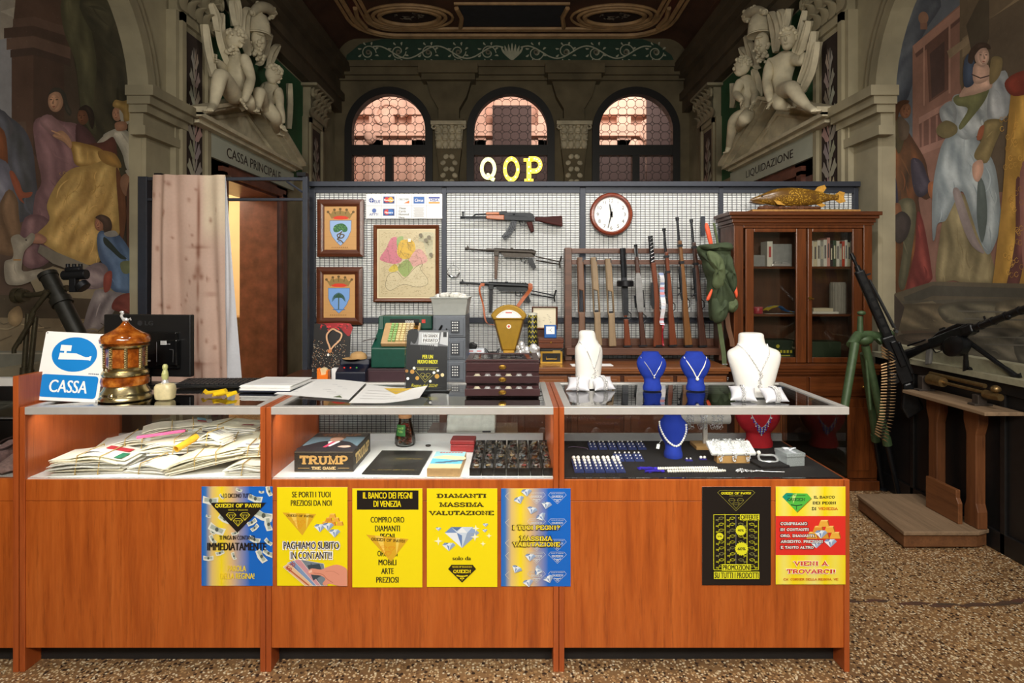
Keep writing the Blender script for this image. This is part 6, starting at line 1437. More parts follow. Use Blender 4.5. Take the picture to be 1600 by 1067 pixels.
# jewellery picture board, tape dispenser, card printer, cap
t=thing('picture_board','dark picture board of a necklace and red rose, leaning on the mesh','picture',P(515,595,3.55),rx=math.radians(-8));t.location.z=ZL;kb_=3.55/F
m=M(T=Matrix(((kb_,0,0,-515*kb_),(0,1,0,0),(0,0,-kb_,595*kb_),(0,0,0,1))));m.bx(487,545,0,.006,510,594,C(12,9,9));q=lambda x,y:(480+x/7.114,490+y/7.114)
m.blob([q(*p) for p in ((100,145),(160,145),(200,180),(260,200),(330,180),(380,230),(450,285),(460,145))],C(150,14,24),3)
rng=random.Random(5)
for k in range(30):x,y=rng.uniform(120,440),rng.uniform(150,215);m.disc(*q(x,y),1.6,1.2,C(*rng.choice(((190,24,34),(100,8,14),(210,50,56)))),8)
for k in range(330):
 x,y=rng.uniform(50,420),rng.uniform(330,690)
 if abs(x-230) < 70 and y < 430:continue
 m.disc(*q(x,y),.45,.45,C(*rng.choice(((236,210,170),(190,130,80),(250,240,220),(120,70,40)))),6)
m.line(spline([q(*p) for p in ((235,225),(205,270),(210,330),(240,400),(250,450))],4,False),2.6,C(206,160,120));m.line(spline([q(*p) for p in ((300,220),(370,260),(350,330),(290,390),(250,445))],4,False),2.4,C(214,170,130));m.line(spline([q(*p) for p in ((235,225),(270,205),(310,222))],4,False),2.6,C(196,150,110));m.disc(*q(245,450),3.6,3,C(190,120,70),12);m.disc(*q(230,492),1.8,2.2,C(240,236,230),10)
mk('board',m,PRINT,t,flatart=True)
t=thing('tape_dispenser','orange desk tape dispenser in front of the necklace picture','tape dispenser',P(503,594,3.33));t.location.z=ZL;m=M();m.prism([(-.03,0),(.033,0),(.033,.075),(.024,.08),(.02,.055),(-.008,.05),(-.014,.082),(-.03,.09)],-.0,.05);mk('body',m,flat('orange',C(240,120,20),.4,0,.04),t,bev=.004);m=M();m.lathe([(.012,-.012),(.024,-.012),(.024,.012),(.012,.012)],(.004,.025,.068),20,Rx(90));mk('tape_roll',m,flat('tape',C(226,206,160),.3),t)
m=M();m.bx(-.016,.016,0,.05,0,.075);tag(mk('carton',m,WHITEP,loc=P(522,594,3.42),bev=.002),'small white carton between orange dispenser and black printer','carton');bpy.data.objects['carton'].location.z=ZL
t=thing('label_printer','small black desk machine with red and green lamps by the register','machine',P(548,594,3.32));t.location.z=ZL
m=M();m.prism([(0,0),(.2,0),(.2,.13),(.1,.13),(.09,.1),(0,.07)],-.088,.082,ax='x');mk('body',m,flat('blueblack',C(20,24,40),.3),t,bev=.006);m=M()
m.bx(-.07,.07,-.003,0,.005,.018);mk('front_strip',m,STEEL,t)
for i,c in enumerate(((220,40,30),(200,60,30),(60,150,60))):m=M();m.ell((-.05+i*.035,.05,.087),.006,8,6);mk('lamp',m,flat('lamp%d' % i,C(*c),.3),t)
t=thing('cap','tan brown cap on top of the black desk machine','cap',P(560,594,3.44));t.location.z=ZL+.131
m=M();m.lathe([(.05,0),(.05,.012),(.04,.03),(.02,.04),(.0,.042)],n=24,sy=.9);mk('crown',m,flat('cap_tan',C(176,140,90),.8),t,smooth=True);m=M();m.lathe([(.05,0.001),(.056,.004),(.05,.006)],(-.03,-.02,0),20);mk('brim',m,flat('cap_tan',C(176,140,90)),t,smooth=True)
# fan scale
SCG=flat('scale_gold',C(160,124,36),.3,.35,.1);SCD=flat('scale_brown',C(80,54,24),.35)
ks=3.72/F;t=thing('shop_scale','yellow fan headed shop scale with white dial on the sideboard','scale',P(795,568,3.72));t.location.z=ZS;Z=lambda y:(568-y)*ks;X=lambda x:(x-795)*ks
m=M();m.prism([(X(772),Z(496)),(X(818),Z(496)),(X(805),Z(545)),(X(785),Z(545))],0,.06);mk('column',m,SCG,t,bev=.006)
m=M();m.prism([(X(770),Z(496)),(X(820),Z(496)),(X(806.5),Z(547)),(X(783.5),Z(547))],.012,.07);mk('column_edge',m,SCD,t,bev=.004)
fan=[(X(795)+33*ks*math.cos(a)*1.0,Z(508)+34*ks*math.sin(a)) for a in [math.radians(30+12*i) for i in range(11)]]
m=M();m.prism([(X(771),Z(498)),(X(819),Z(498))]+[(X(795)+(p[0]-X(795))*1.0,p[1]) for p in fan],-.01,.06);mk('head',m,SCG,t,bev=.008)
fan2=[(X(795)+25*ks*math.cos(a),Z(510)+28*ks*math.sin(a)) for a in [math.radians(36+10.8*i) for i in range(11)]]
m=M();m.prism([(X(778),Z(494.5)),(X(812),Z(494.5))]+fan2,-.013,-.009);mk('dial',m,WHITEP,t)
m=M(T=Matrix.Translation((0,-.0132,0)))
for i in range(21):a=math.radians(42+4.8*i);m.line([(X(795)+22*ks*math.cos(a),Z(510)+25*ks*math.sin(a)),(X(795)+24*ks*math.cos(a),Z(510)+27*ks*math.sin(a))],.0012,C(60,60,60))
m.rect(X(790),X(800),Z(487),Z(485.6),C(206,60,50));m.lay += .0;m.T=Matrix.Translation((0,-.0005,0));m.disc(X(795),Z(508),3.6*ks,3.6*ks,C(236,226,206));m.disc(X(795),Z(508),1.8*ks,1.8*ks,C(206,70,60));mk('markings',m,PRINT,t,flatart=True)
m=M();m.bx(X(779),X(812),-.03,.09,0,Z(556));m.bx(X(786),X(804),-.02,.08,Z(556),Z(545));mk('base',m,SCG,t,bev=.006);m=M();m.lathe([(.05,.0),(.055,.004),(.055,.008)],(X(795),-.05,Z(552)),24);m.cyl((X(795),-.05,0),(X(795),-.05,Z(552)),.008);mk('pan',m,BRASS,t,smooth=True)
# metal figures, pill boxes, column, little frame, clock, boxes
m=M()
t=thing('metal_animal','dark metal animal head with a curved pale tusk, left foot of the scale','figurine',P(769,568,3.66));t.location.z=ZS
m=M();m.ell((0,.02,.045),(.045,.04,.045));m.ell((-.02,-.015,.04),(.022,.02,.022));m.ell((.03,-.005,.03),(.03,.025,.025));m.bx(-.04,.05,-.01,.05,0,.012);m.ell((-.022,-.034,.05),(.008,.005,.008))
for s in (-.03,.03):m.tube([(s,.02,.08),(s*1.5,.02,.11)],[.012,.003],7)
mk('head',m,GUNM,t,smooth=True);m=M();m.tube(spline([(.02,-.025,.075),(.03,-.035,.05),(.05,-.04,.025),(.085,-.04,.008)],4,False),[.011-.0007*i for i in range(13)],8);mk('tusk',m,flat('ivory',C(216,208,190),.4),t,smooth=True)
t=thing('metal_figure','crumpled silver metal figure group, right foot of the scale','figurine',P(824,568,3.66));t.location.z=ZS;m=M();random.seed(14)
for i in range(34):m.ell((random.uniform(-.055,.06),random.uniform(-.02,.05),random.uniform(.02,.13)*(1-abs(i-17)/50)),(random.uniform(.012,.028),.018,random.uniform(.012,.03)),8,6,R=Ry(random.uniform(0,90)))
m.bx(-.06,.065,-.01,.05,0,.012);m.ell((-.035,.01,.13),(.02,.02,.026));m.ell((.04,.01,.11),(.028,.022,.03));m.tube([(-.03,0,.1),(-.075,-.02,.06)],[.012,.008],7);mk('body',m,SILVER,t,smooth=True)
for i,(x,z,lb) in enumerate(((735,0,'lower left'),(749,0,'lower right'),(737,.052,'upper left'),(750,.052,'upper right'))):
 t=thing('pill_box','small white and blue carton, %s of the pile of four by the safes' % lb,'carton',P(x,568,3.7));t.location.z=ZS+z;m=M();m.bx(-.026,.026,0,.06,0,.05);mk('carton_body',m,flat('pill_white',C(226,232,240),.5),t,bev=.001);m=M();m.lay=.0;m.rect(-.025,.025,.012,.026,C(70,110,190));m.rect(-.02,.01,.034,.04,C(206,60,60));mk('printed_band',m,PRINT,t,flatart=True)
m=M();m.prism([(-.03,0),(.03,0),(.034,.025),(.0,.04),(-.028,.03)],0,.05);o=mk('pouch',m,BLACKP,loc=P(737,568,3.7),bev=.006);o.location.z=ZS+.1025;tag(o,'black folded pouch on top of the small cartons','pouch')
t=thing('shell_vase','tall dark cylinder vase with yellow chevrons behind the scale','vase',P(832,568,3.86));t.location.z=ZS;r=7.5*3.86/F;h=74*3.86/F
m=M();m.lathe([(r*.95,0),(r,.01),(r,h*.96),(r*.85,h),(r*.8,h-.01)],n=28);mk('body',m,flat('vase_dark',C(40,40,36),.35),t,smooth=True)
m=M(T=lambda p:Vector((math.sin(p[0])*(r+.0006-p[1]),-math.cos(p[0])*(r+.0006-p[1]),p[2])))
for i in range(9):
 z=.03+i*h/9.6
 for k in range(-2,3):m.line([(k*.7-.35,z),(k*.7,z+.016),(k*.7+.35,z)],.007,C(190,176,60),y=0)
mk('chevrons',m,PRINT,t,flatart=True);m=M();m.lathe([(r*.98,h-.004),(r*.98,h+.008),(r*.6,h+.012)],n=24);mk('rim',m,flat('vase_rim',C(206,206,190),.4),t,smooth=True)
def etch(m):
 rng=random.Random(8);m.rect(833.5,868,481.5,512,C(222,212,184));m.rect(839,862,487,507,C(200,190,158))
 for k in range(60):x,y=rng.uniform(840,861),rng.uniform(490,506);m.line([(x,y),(x+rng.uniform(1,4),y+rng.uniform(-1,1))],.4,C(130,120,96))
picture('framed_print','small framed etching standing behind the vase and blue clock','framed picture',(831,871.5,479,515),(833.5,868.5,481.5,512),etch,C(222,212,184),.015,D=3.97)
fp=bpy.data.objects['framed_print']
m=M();m.bx(-.05,.05,.0155,.045,-.2795,-.07);mk('stand',m,OAKD,fp)
m=M();
t=thing('jewel_box','brown wooden box with brass clasp on the gilt edged case','box',P(861,568,3.78));kx=3.78/F;t.location.z=ZS+24*kx
m=M();m.bx(-19*kx,19*kx,0,.12,0,8*kx);mk('box_body',m,wood('rosewood',C(70,34,20),C(120,66,40),'x',.3),t,bev=.002);m=M();m.bx(-19.6*kx,19.6*kx,-.003,.123,8.2*kx,15*kx);mk('lid',m,MATS['rosewood'],t,bev=.003);m=M();m.lathe([(.007,0),(.005,.004)],(0,-.003,9*kx),14,Rx(90));mk('clasp',m,BRASS,t)
t=thing('strong_box','black case with gilt edges and a handle on the sideboard','case',P(861.5,568,3.76));t.location.z=ZS
m=M();m.bx(-17.5*kx,17.5*kx,0,.14,0,23.5*kx);mk('body',m,BLACKP,t,bev=.003);m=M();m.lay=.0006;m.line([(-15.5*kx,2*kx),(15.5*kx,2*kx),(15.5*kx,18*kx),(-15.5*kx,18*kx)],3*kx,C(196,152,60),closed=True);m.rect(2*kx,14*kx,17*kx,21*kx,C(206,170,90));mk('gilt_edging',m,paint_mat('gilt_print',.3,metal=.6),t,flatart=True)
m=M();m.tube([(-8*kx,-.002,11*kx),(-8*kx,-.016,8*kx),(8*kx,-.016,8*kx),(8*kx,-.002,11*kx)],.004,8);mk('handle',m,BRASS,t,smooth=True)
t=thing('table_clock','small blue square clock standing on the brown wooden box','clock',P(860,568,3.80));t.location.z=ZS+39.5*kx
m=M();m.bx(-9.5*kx,9.5*kx,0,.04,0,20*kx);mk('case',m,flat('clock_blue',C(30,90,160),.35),t,bev=.003);m=M();m.lay=.0004;m.rect(-6.6*kx,6.6*kx,6*kx,18*kx,WHT);m.line([(0,12*kx),(1.5*kx,15*kx)],.0025,BLK);m.line([(0,12*kx),(-3.6*kx,12.4*kx)],.0018,BLK);m.line([(0,12*kx),(2*kx,9.5*kx)],.0018,BLK);mk('dial',m,PRINT,t,flatart=True)
m=M();m.bx(-.13,.13,-.04,.05,0,.003);o=mk('paper_pad',m,WHITEP,loc=(.50,3.70,ZS),rot=(0,0,.05));tag(o,'white paper pad lying on the sideboard under the rack','paper')
# white printer behind the middle case on a low stand
t=thing('printer','small white office printer behind the middle counter','printer',(-.19,2.78,.602));m=M();m.prism([(0,0),(.22,0),(.22,.07),(.04,.085),(0,.03)],-.12,.11,ax='x');mk('body',m,flat('printer_white',C(226,226,214),.4),t,bev=.008);m=M();m.lay=.001;m.rect(.05,.09,.012,.02,C(60,60,66));m.rect(-.08,.05,.018,.0195,C(150,150,150));mk('front_marks',m,PRINT,t,flatart=True)
m=M();m.bx(-.22,.22,0,.3,0,.6);o=mk('stand',m,OAKD,loc=(-.19,2.74,0),bev=.004);o.name='low_stand';tag(o,'dark low stand carrying the white printer','stand')
# ================================================================ gun rack
RK=wood('rack_wood',C(68,40,28),C(106,66,46),'x',.45);KR=3.96/F;rk=thing('gun_rack','brown wooden gun rack with ten upright places before the mesh','gun rack',P(1013,568,3.96));rk.location.z=ZS
qx=lambda zx:(870+zx/3.811-1013)*KR;qz=lambda zy:(EYE+(440-(320+zy/3.811))*KR)-ZS
for nm,q in (('upright',(45,85,258,935)),('top_rail',(85,950,258,288)),('notched_rail',(85,950,328,356)),('shelf',(50,950,845,885)),('back_board',(85,950,800,845)),('upright',(950,978,258,935))):
 m=M();y0,y1={'shelf':(-.09,.08),'notched_rail':(-.03,.03),'back_board':(.05,.075),'upright':(-.05,.06)}.get(nm,(.02,.06));z0=max(.0005,qz(q[3]));m.bx(qx(q[0]),qx(q[1]),y0,y1,z0,qz(q[2]));mk(nm,m,RK,rk,bev=.003)
m=M();m.bx(qx(55),qx(940),.04,.046,qz(668),qz(640));m.tube([(qx(62),.03,qz(650)),(qx(62),.02,qz(650))],.016,12);mk('metal_strap',m,STEEL,rk)
PALEW=wood('pale_gunwood',C(108,88,64),C(156,132,100),'z',.5);BRW=wood('brown_gunwood',C(78,52,36),C(120,84,60),'z',.45);REDW=wood('red_gunwood',C(78,36,20),C(128,66,38),'z',.3);DRKW=wood('dark_gunwood',C(46,26,20),C(84,48,34),'z',.35);OCHW=wood('ochre_gunwood',C(92,58,26),C(136,90,44),'z',.35)
def upright(label,top,bot,kind,mats):
 D=3.91;cx,cy=(top[0]+bot[0])/2,(top[1]+bot[1])/2;T_=pxr(D,870+cx/3.811,320+cy/3.811,870,320,3.811);t=thing('rifle',label,'firearm',P(870+cx/3.811,320+cy/3.811,D),group=None)
 dx,dy=bot[0]-top[0],bot[1]-top[1];L=math.hypot(dx,dy);ux,uy=dx/L,dy/L;nx,ny=-uy,ux
 A=lambda u,o:(top[0]+dx*u+nx*o,top[1]+dy*u+ny*o)
 yd=lambda u:0
 def outline(us):return [A(u,a) for u,a,b in us]+[A(u,b) for u,a,b in us[::-1]]
 def wood_(nm,us,mat,th=.034):m=GM(T=T_);m.pl(outline(us),0,th);mk(nm,m,mat,t,bev=.006)
 def metal(nm,rods,plates=(),mat=GUNM):
  m=GM(T=T_)
  for u0,u1,o,r in rods:m.rod([A(u0,o),A(u1,o)],0,r)
  for us,th in plates:m.pl(outline(us),0,th)
  mk(nm,m,mat,t,smooth=True)
 if kind == 'skel':                                  # bare skeleton stocks
  wood_('fore_stock',[(0,-14,14),(.1,-18,17),(.36,-20,20),(.38,-20,-6)],mats[0],.03);wood_('stock_side',[(.0,8,20),(.35,12,21),(.62,14,22),(.64,2,20)],mats[0],.03);wood_('stock_side',[(.36,-20,-9),(.62,-20,-11),(.64,-20,0)],mats[0],.03)
  wood_('butt',[(.62,-20,20),(.68,-19,17),(.8,-18,20),(1,-20,24)],mats[0],.036);metal('fitting',[],[([(.60,-8,16),(.66,-10,10)],.02),([(.0,-16,-10),(.05,-16,-10)],.03)]);return
 W={'drum':(.48,.62),'auto':(.3,.66),'carb':(.25,.62),'long':(.18,.60),'mid':(.2,.6)}[kind]
 metal('barrel',[(0,W[0]+.05,0,.0085),(0,.025,0,.012)])
 if kind == 'drum':
  metal('receiver',[(.0,.33,0,.020)],[([(.3,-13,13),(.36,-17,17),(.52,-17,17),(.68,-12,14)],.04)]);m=GM(T=T_);c=A(.36,0);p=T_((c[0],0,c[1]));m.T=Matrix();m.lathe([(.05,-.02),(.058,-.016),(.058,.016),(.05,.02)],p+Vector((0,-.03,0)),28,sx=.95);mk('drum_magazine',m,BLACKM,t,smooth=True)
  wood_('grip',[(.5,-14,6),(.62,-16,10),(.7,-6,14)],mats[0]);wood_('butt',[(.72,-12,14),(.8,-14,14),(1,-20,20)],mats[0])
 elif kind == 'auto':
  metal('receiver',[(.02,.3,6,.006),(.02,.3,-6,.006)],[([(.28,-10,12),(.36,-18,18),(.55,-20,22),(.66,-16,18)],.036)],STEEL if mats[1] else GUNM);wood_('handguard',[(.12,-10,10),(.32,-15,14)],mats[0],.03);metal('sling_hardware',[(.45,.62,-24,.005),(.5,.62,26,.006)]);wood_('butt',[(.66,-12,14),(.72,-11,12),(.85,-16,14),(1,-20,16)],mats[0])
 elif kind == 'carb':
  metal('jacket',[(0,.25,0,.016)],[([(.42,6,18),(.62,8,28),(.66,6,18)],.03)])
  m=GM(T=T_)
  for i in range(7):m.rod([A(.02+i*.033,-9),A(.035+i*.033,9)],-.014,.0045)
  mk('jacket_slots',m,CHROME,t)
  wood_('stock',[(.24,-16,12),(.4,-20,8),(.6,-22,10),(.66,-18,14),(.72,-24,16),(.85,-26,24),(1,-30,36)],mats[0],.038)
 else:
  metal('receiver',[(W[1]-.2,W[1],10,.012),(W[1]-.06,W[1]-.05,26,.008)],[([(W[1]-.22,0,16),(W[1],2,18),(W[1]+.04,4,14)],.03)]);m=GM(T=T_);m.rod([A(W[1]-.02,12),A(W[1]-.01,30)],-.01,.006);p=A(W[1]-.008,34);m.rod([p,(p[0]+2,p[1]+2)],-.012,.010);mk('bolt_handle',m,GUNM,t,smooth=True)
  wood_('stock',[(W[0],-12,8),(W[0]+.2,-15,6),(W[1]-.1,-17,8),(W[1],-18,12),(W[1]+.06,-16,10),(W[1]+.12,-16,14),(.86,-20,18),(1,-24,22)],mats[0],.036);[metal('band',[],[([(W[0]+d,-15,10),(W[0]+d+.02,-15,10)],.042)]) for d in (.03,.16)]
 m=GM(T=T_);m.pl(outline([(.985,-22,22),(1.0,-24,24)]),0,.04);mk('butt_plate',m,GUNM,t)
 m=GM(T=T_);u=W[1]+.02;m.rod([A(u,-14),A(u+.03,-32),A(u+.07,-30),A(u+.09,-14)],0,.0035);mk('trigger_guard',m,GUNM,t)
upright('bare brown skeleton stock, leftmost in the gun rack',(140,312),(152,838),'skel',[BRW]);upright('bare pale wooden stock, second from the left in the rack',(220,312),(250,838),'skel',[PALEW]);upright('bare pale wooden stock, third from the left in the rack',(306,320),(334,842),'skel',[PALEW])
upright('submachine gun with a round drum magazine in the rack',(392,258),(420,844),'drum',[REDW]);upright('dark automatic rifle with silvery receiver right of the drum gun',(469,236),(512,842),'auto',[DRKW,1]);upright('gun with perforated barrel jacket and bright red brown stock',(557,186),(608,842),'carb',[REDW])
upright('bolt rifle right of the red brown jacketed gun, lowest muzzle of three',(638,140),(690,842),'mid',[REDW]);upright('long bolt rifle with an ochre butt in the rack',(716,74),(782,844),'long',[OCHW]);upright('long dark bolt rifle, rightmost in the rack by the backpack',(800,86),(868,846),'long',[DRKW])
t=thing('patterned_ribbon','white ribbon with red and blue print hanging among the rack guns','ribbon',P(1035,465,3.86));T_=pxr(3.86,1035,465,870,320,3.811);pp=spline([(618,405),(630,450),(628,520),(634,600),(626,690),(632,720),(628,760),(636,840)],5,False);m=M(T=T_);rng=random.Random(2)
for i in range(len(pp)-1):
 c=C(*(rng.choice(((226,228,236),(214,222,236),(230,226,226),(206,212,226),(226,220,224),(200,120,126),(140,156,196))) if i < 24 else (150,30,44)));w=13 if i < 24 else 5
 m.poly([(pp[i][0]-w,-.01*math.sin(i*.5),pp[i][1]),(pp[i][0]+w,-.01*math.sin(i*.5+1),pp[i][1]),(pp[i+1][0]+w,-.01*math.sin(i*.5+1.5),pp[i+1][1]),(pp[i+1][0]-w,-.01*math.sin(i*.5+.5),pp[i+1][1])],c)
mk('ribbon_band',m,PRINT,t,flatart=True)
m=M();m.bx(-3.2*kf,3.2*kf,0,.012,-15*kf,15*kf);tag(mk('magnetic_bar',m,DARKST,loc=P(1099,353,FD-.014),bev=.002),'short dark bar fixed on the mesh above the backpack','bar')
# ---------------------------------------------------------------- green field pack hung on the rack
KH=flat('khaki_green',C(58,70,46),.85,0,.22,25,.2);KH2=flat('khaki_light',C(84,96,64),.85,0,.18,25,.2);ORG=flat('signal_orange',C(240,96,60),.6)
DP=3.76;t=thing('field_pack','dark green field pack with orange tabs hung at the right of the rack','backpack',P(1118,450,DP));T_=pxr(DP,1118,450,870,320,3.811)
def sack(nm,pts,th,mat,y=0,seed=0,parent=None,wr=.012):
 """a stuffed cloth shape: outline in view coordinates, bulging toward the viewer"""
 pl=spline(pts,4);cx=sum(p[0] for p in pl)/len(pl);cy=sum(p[1] for p in pl)/len(pl);rr=random.Random(seed);ph=[rr.uniform(0,6) for _ in range(4)];m=M(T=T_)
 for s in (-1,1):
  rg=[]
  for i,q in enumerate((1,.93,.78,.55,.3,.1)):
   dep=th*math.sqrt(max(0,1-q**2.6)) * (1 if s < 0 else .5)
   rg.append([(cx+(p[0]-cx)*q,y+s*dep*(1+.25*math.sin(p[0]*.03+ph[0])*math.sin(p[1]*.025+ph[1]))+wr*s*math.sin((p[0]*.8+p[1])*.05+ph[2])*(1-q),cy+(p[1]-cy)*q) for p in pl])
  m.rings(rg)
 return mk(nm,m,mat,parent or t,smooth=True,ang=70)
sack('main_sack',[(835,250),(880,236),(960,232),(1010,228),(1030,260),(1028,330),(1040,420),(1050,500),(1056,600),(1010,660),(960,690),(910,680),(905,600),(890,540),(895,460),(870,380),(862,320),(840,290)],.09,KH,0,1)
sack('front_flap',[(868,285),(905,280),(950,310),(972,370),(974,440),(955,495),(920,500),(898,470),(905,400),(880,340)],.035,KH2,-.085,2);sack('side_pocket',[(985,300),(1015,310),(1030,380),(1046,470),(1030,520),(1000,470),(975,400)],.035,KH,-.07,3);sack('bottom_pouch',[(905,560),(960,540),(1000,580),(990,660),(950,700),(908,680)],.04,KH,-.06,4);sack('side_pouch',[(1000,560),(1050,560),(1058,610),(1030,640),(995,620)],.04,KH2,-.05,5)
sack('folded_top',[(835,245),(900,236),(1000,226),(1030,250),(1020,275),(960,285),(900,275),(860,270)],.05,KH,-.05,6)
for pts in ([(868,560),(895,505),(905,510),(885,565)],[(1012,462),(1040,460),(1052,530),(1045,552),(1030,520)],[(890,120),(910,112),(940,236),(920,240),(900,180)]):sack('orange_tab',pts,.012,ORG,-.07 if pts[0][1] > 200 else .03,7,wr=0)
for pp,w in (([(955,690),(965,760),(975,830),(985,900),(988,1000),(990,1030)],13),([(1000,620),(1010,720),(1030,800),(1035,840)],14),([(925,110),(935,160),(948,236)],6)):
 m=M(T=T_);sp=spline(pp,4,False);m.rings([[(p[0]+w*a,-.03+b*.004,p[1]) for a,b in ((-1,-1),(1,-1),(1,1),(-1,1))] for p in sp]);mk('strap',m,KH2 if w < 14 else BRW,t)
m=GM(T=T_);m.rod([(972,945),(1004,945)],-.036,.004);m.rod([(968,1022),(1010,1026),(1008,1036),(970,1034)],-.034,.005);mk('buckle',m,STEEL,t)
# ================================================================ glass fronted cabinet
CABW=wood('cabinet_wood',C(66,32,12),C(110,58,24),'z',.3);CABX=wood('cabinet_wood_x',C(66,32,12),C(106,56,24),'x',.3);CABI=wood('cabinet_inner',C(62,32,14),C(94,54,26),'z',.5)
cb=thing('cabinet','tall red brown glass door cabinet against the right end of the partition','cabinet',(1.88,3.72,0));c0=1.88
x0,x1=1.432-c0,2.325-c0;yf,yb=.09,.33
def cp(nm,boxes,mat,par=None,bev=.003):
 m=M()
 for q in boxes:m.bx(*q)
 return mk(nm,m,mat,par or cb,bev=bev)
cp('side_panel',[(x0,x0+.02,yf,yb,.80,1.70)],CABW);cp('side_panel',[(x1-.02,x1,yf,yb,.80,1.70)],CABW);cp('back_panel',[(x0+.02,x1-.02,yb-.012,yb,.80,1.70)],CABI)
cp('face_frame',[(x0,x0+.062,yf-.01,yf+.012,.80,1.70),(x1-.055,x1,yf-.01,yf+.012,.80,1.70),(x0+.062,x1-.055,yf-.01,yf+.012,1.672,1.70)],CABW)
m=M()
for z0,z1,o in ((1.69,1.705,.008),(1.705,1.73,.018),(1.73,1.75,.034),(1.75,1.775,.048)):m.bx(x0-o,x1+o*.8,yf-.01-o,yb+.0,z0,z1)
mk('cornice',m,CABX,cb,bev=.004)
for z in (1.425,1.115,.80):cp('shelf',[(x0+.02,x1-.02,yf+.02,yb-.012,z-.016,z)],CABX)
px_c=lambda px,D=3.80:(px-800)*D/F-c0
for i,(a,b,ga,gb_) in enumerate(((1164,1259,1177,1243),(1261,1346,1268,1331))):
 a,b,ga,gb_=[px_c(v) for v in (a,b,ga,gb_)];z0,z1,gz0,gz1=.803,1.668,.838,1.645
 m=M()
 for q in ((a,ga,yf-.02,yf,z0,z1),(gb_,b,yf-.02,yf,z0,z1),(ga,gb_,yf-.02,yf,z0,gz0),(ga,gb_,yf-.02,yf,gz1,z1)):m.bx(*q)
 d=mk('door',m,CABW,cb,bev=.004);m=M();m.bx(ga,gb_,yf-.011,yf-.008,gz0,gz1);mk('pane',m,glass_mat('cab_glass',(.86,.86,.84),1.0),d)
 if i:m=M();m.cyl((a+.012,yf-.03,1.22),(a+.012,yf-.02,1.22),.010,n=14);m.tube([(a+.012,yf-.03,1.22),(a+.03,yf-.04,1.215)],.004,6);mk('key',m,BRASS,d,smooth=True)
cp('waist_moulding',[(x0-.03,x1+.01,.0,yb,.755,.775),(x0-.04,x1+.012,-.01,yb,.775,.80),(x0-.02,x1+.005,.01,yb,.735,.755)],CABX);cp('lower_carcass',[(x0-.015,x1,.03,yb,.05,.735),(x0-.03,x1+.005,.01,yb,0,.06)],CABW)
for i in range(2):
 a=x0+.0+i*(x1-x0)/2+.01;b=a+(x1-x0)/2-.02;d=cp('drawer',[(a,b,.012,.03,.60,.72)],CABX);m=M();m.ell(((a+b)/2 + (.0 if i == 0 else .12),.004,.66),.010,10,7);mk('knob',m,BRASS,d,smooth=True)
 d=cp('lower_door',[(a,b,.012,.03,.08,.585)],CABW);cp('door_moulding',[(a+.05,b-.05,.006,.012,.13,.53)],CABW,d)
CY=3.72
bk=[(30,168,'white'),(28,162,'cream'),(25,172,'white'),(22,165,'grey'),(26,176,'white'),(24,190,'rose'),(20,150,'black'),(26,172,'green'),(24,168,'white'),(18,150,'grey'),(22,166,'red'),(20,174,'white'),(24,160,'cream')]
cols={'white':(226,224,214),'cream':(214,204,176),'grey':(150,152,148),'rose':(206,150,140),'black':(40,40,42),'green':(60,84,66),'red':(190,66,40)}
x=2.03-.075;ordn=['first','second','third','fourth','fifth','sixth','seventh','eighth','ninth','tenth','eleventh','twelfth','thirteenth']
for i,(w,h,c) in enumerate(bk):
 w *= .00088;h /= 1000;t=thing('book','%s book, %s from the left on the upper right cabinet shelf' % (c,ordn[i]),'book',(x+w/2,CY+.15,1.4255),group='books on the upper cabinet shelf')
 m=M();m.bx(-w/2+.0006,w/2-.0006,0,.12,0,h);mk('cover',m,flat('book_'+c,C(*cols[c]),.5,0,.05),t,bev=.001);m=M();m.lay=.0002;m.rect(-w*.22,w*.22,h*.3,h*.8,C(90,90,96) if c in ('white','cream','rose') else C(220,214,190));mk('spine_print',m,PRINT,t,flatart=True);x += w
def put(nm,lab,cat,mat,boxes,loc,bev=.003,rot=None,art=None):
 t=thing(nm,lab,cat,loc,rot or 0)
 m=M()
 for q in boxes:m.bx(*q)
 mk('body',m,mat,t,bev=bev)
 if art:m=M();m.lay=.0003;art(m);mk('print',m,PRINT,t,flatart=True)
 return t
pz=lambda px,D:(px-800)*D/F
put('carton','pale grey carton on the upper left cabinet shelf','carton',flat('carton_grey',C(150,152,152),.6),[(-.07,.07,0,.09,0,.15)],(pz(1221,3.9),3.90,1.4255));put('book','white and red upright book beside the grey carton in the cabinet','book',MATS['book_white'],[(-.018,.018,0,.1,0,.165)],(pz(1202,3.87),3.86,1.4255),.001,art=lambda m:m.rect(-.008,.008,.06,.13,C(190,70,70)))
put('folder','grey folder lying aslant at the left of the upper cabinet shelf','folder',flat('folder_grey',C(140,142,142),.6),[(-.04,.04,0,.1,0,.075)],(pz(1186,3.86),3.86,1.4255));put('trinket_dish','silvery dish of trinkets before the grey carton in the cabinet','dish',SILVER,[(-.06,.06,0,.04,0,.02),(-.04,-.01,.01,.03,.02,.035),(.01,.05,.01,.03,.02,.03)],(pz(1221,3.85),3.85,1.4255),.006)
t=thing('tin','small pink red tin at the left of the middle cabinet shelf','tin',(pz(1186,3.86),3.88,1.1155));m=M();m.lathe([(.03,0),(.032,.004),(.032,.034),(.03,.038)],n=24);mk('body',m,flat('tin_red',C(170,50,66),.35),t,smooth=True);m=M();m.lathe([(.033,.036),(.033,.044),(.02,.047)],n=24);mk('lid',m,flat('tin_pink',C(190,90,100),.35),t,smooth=True)
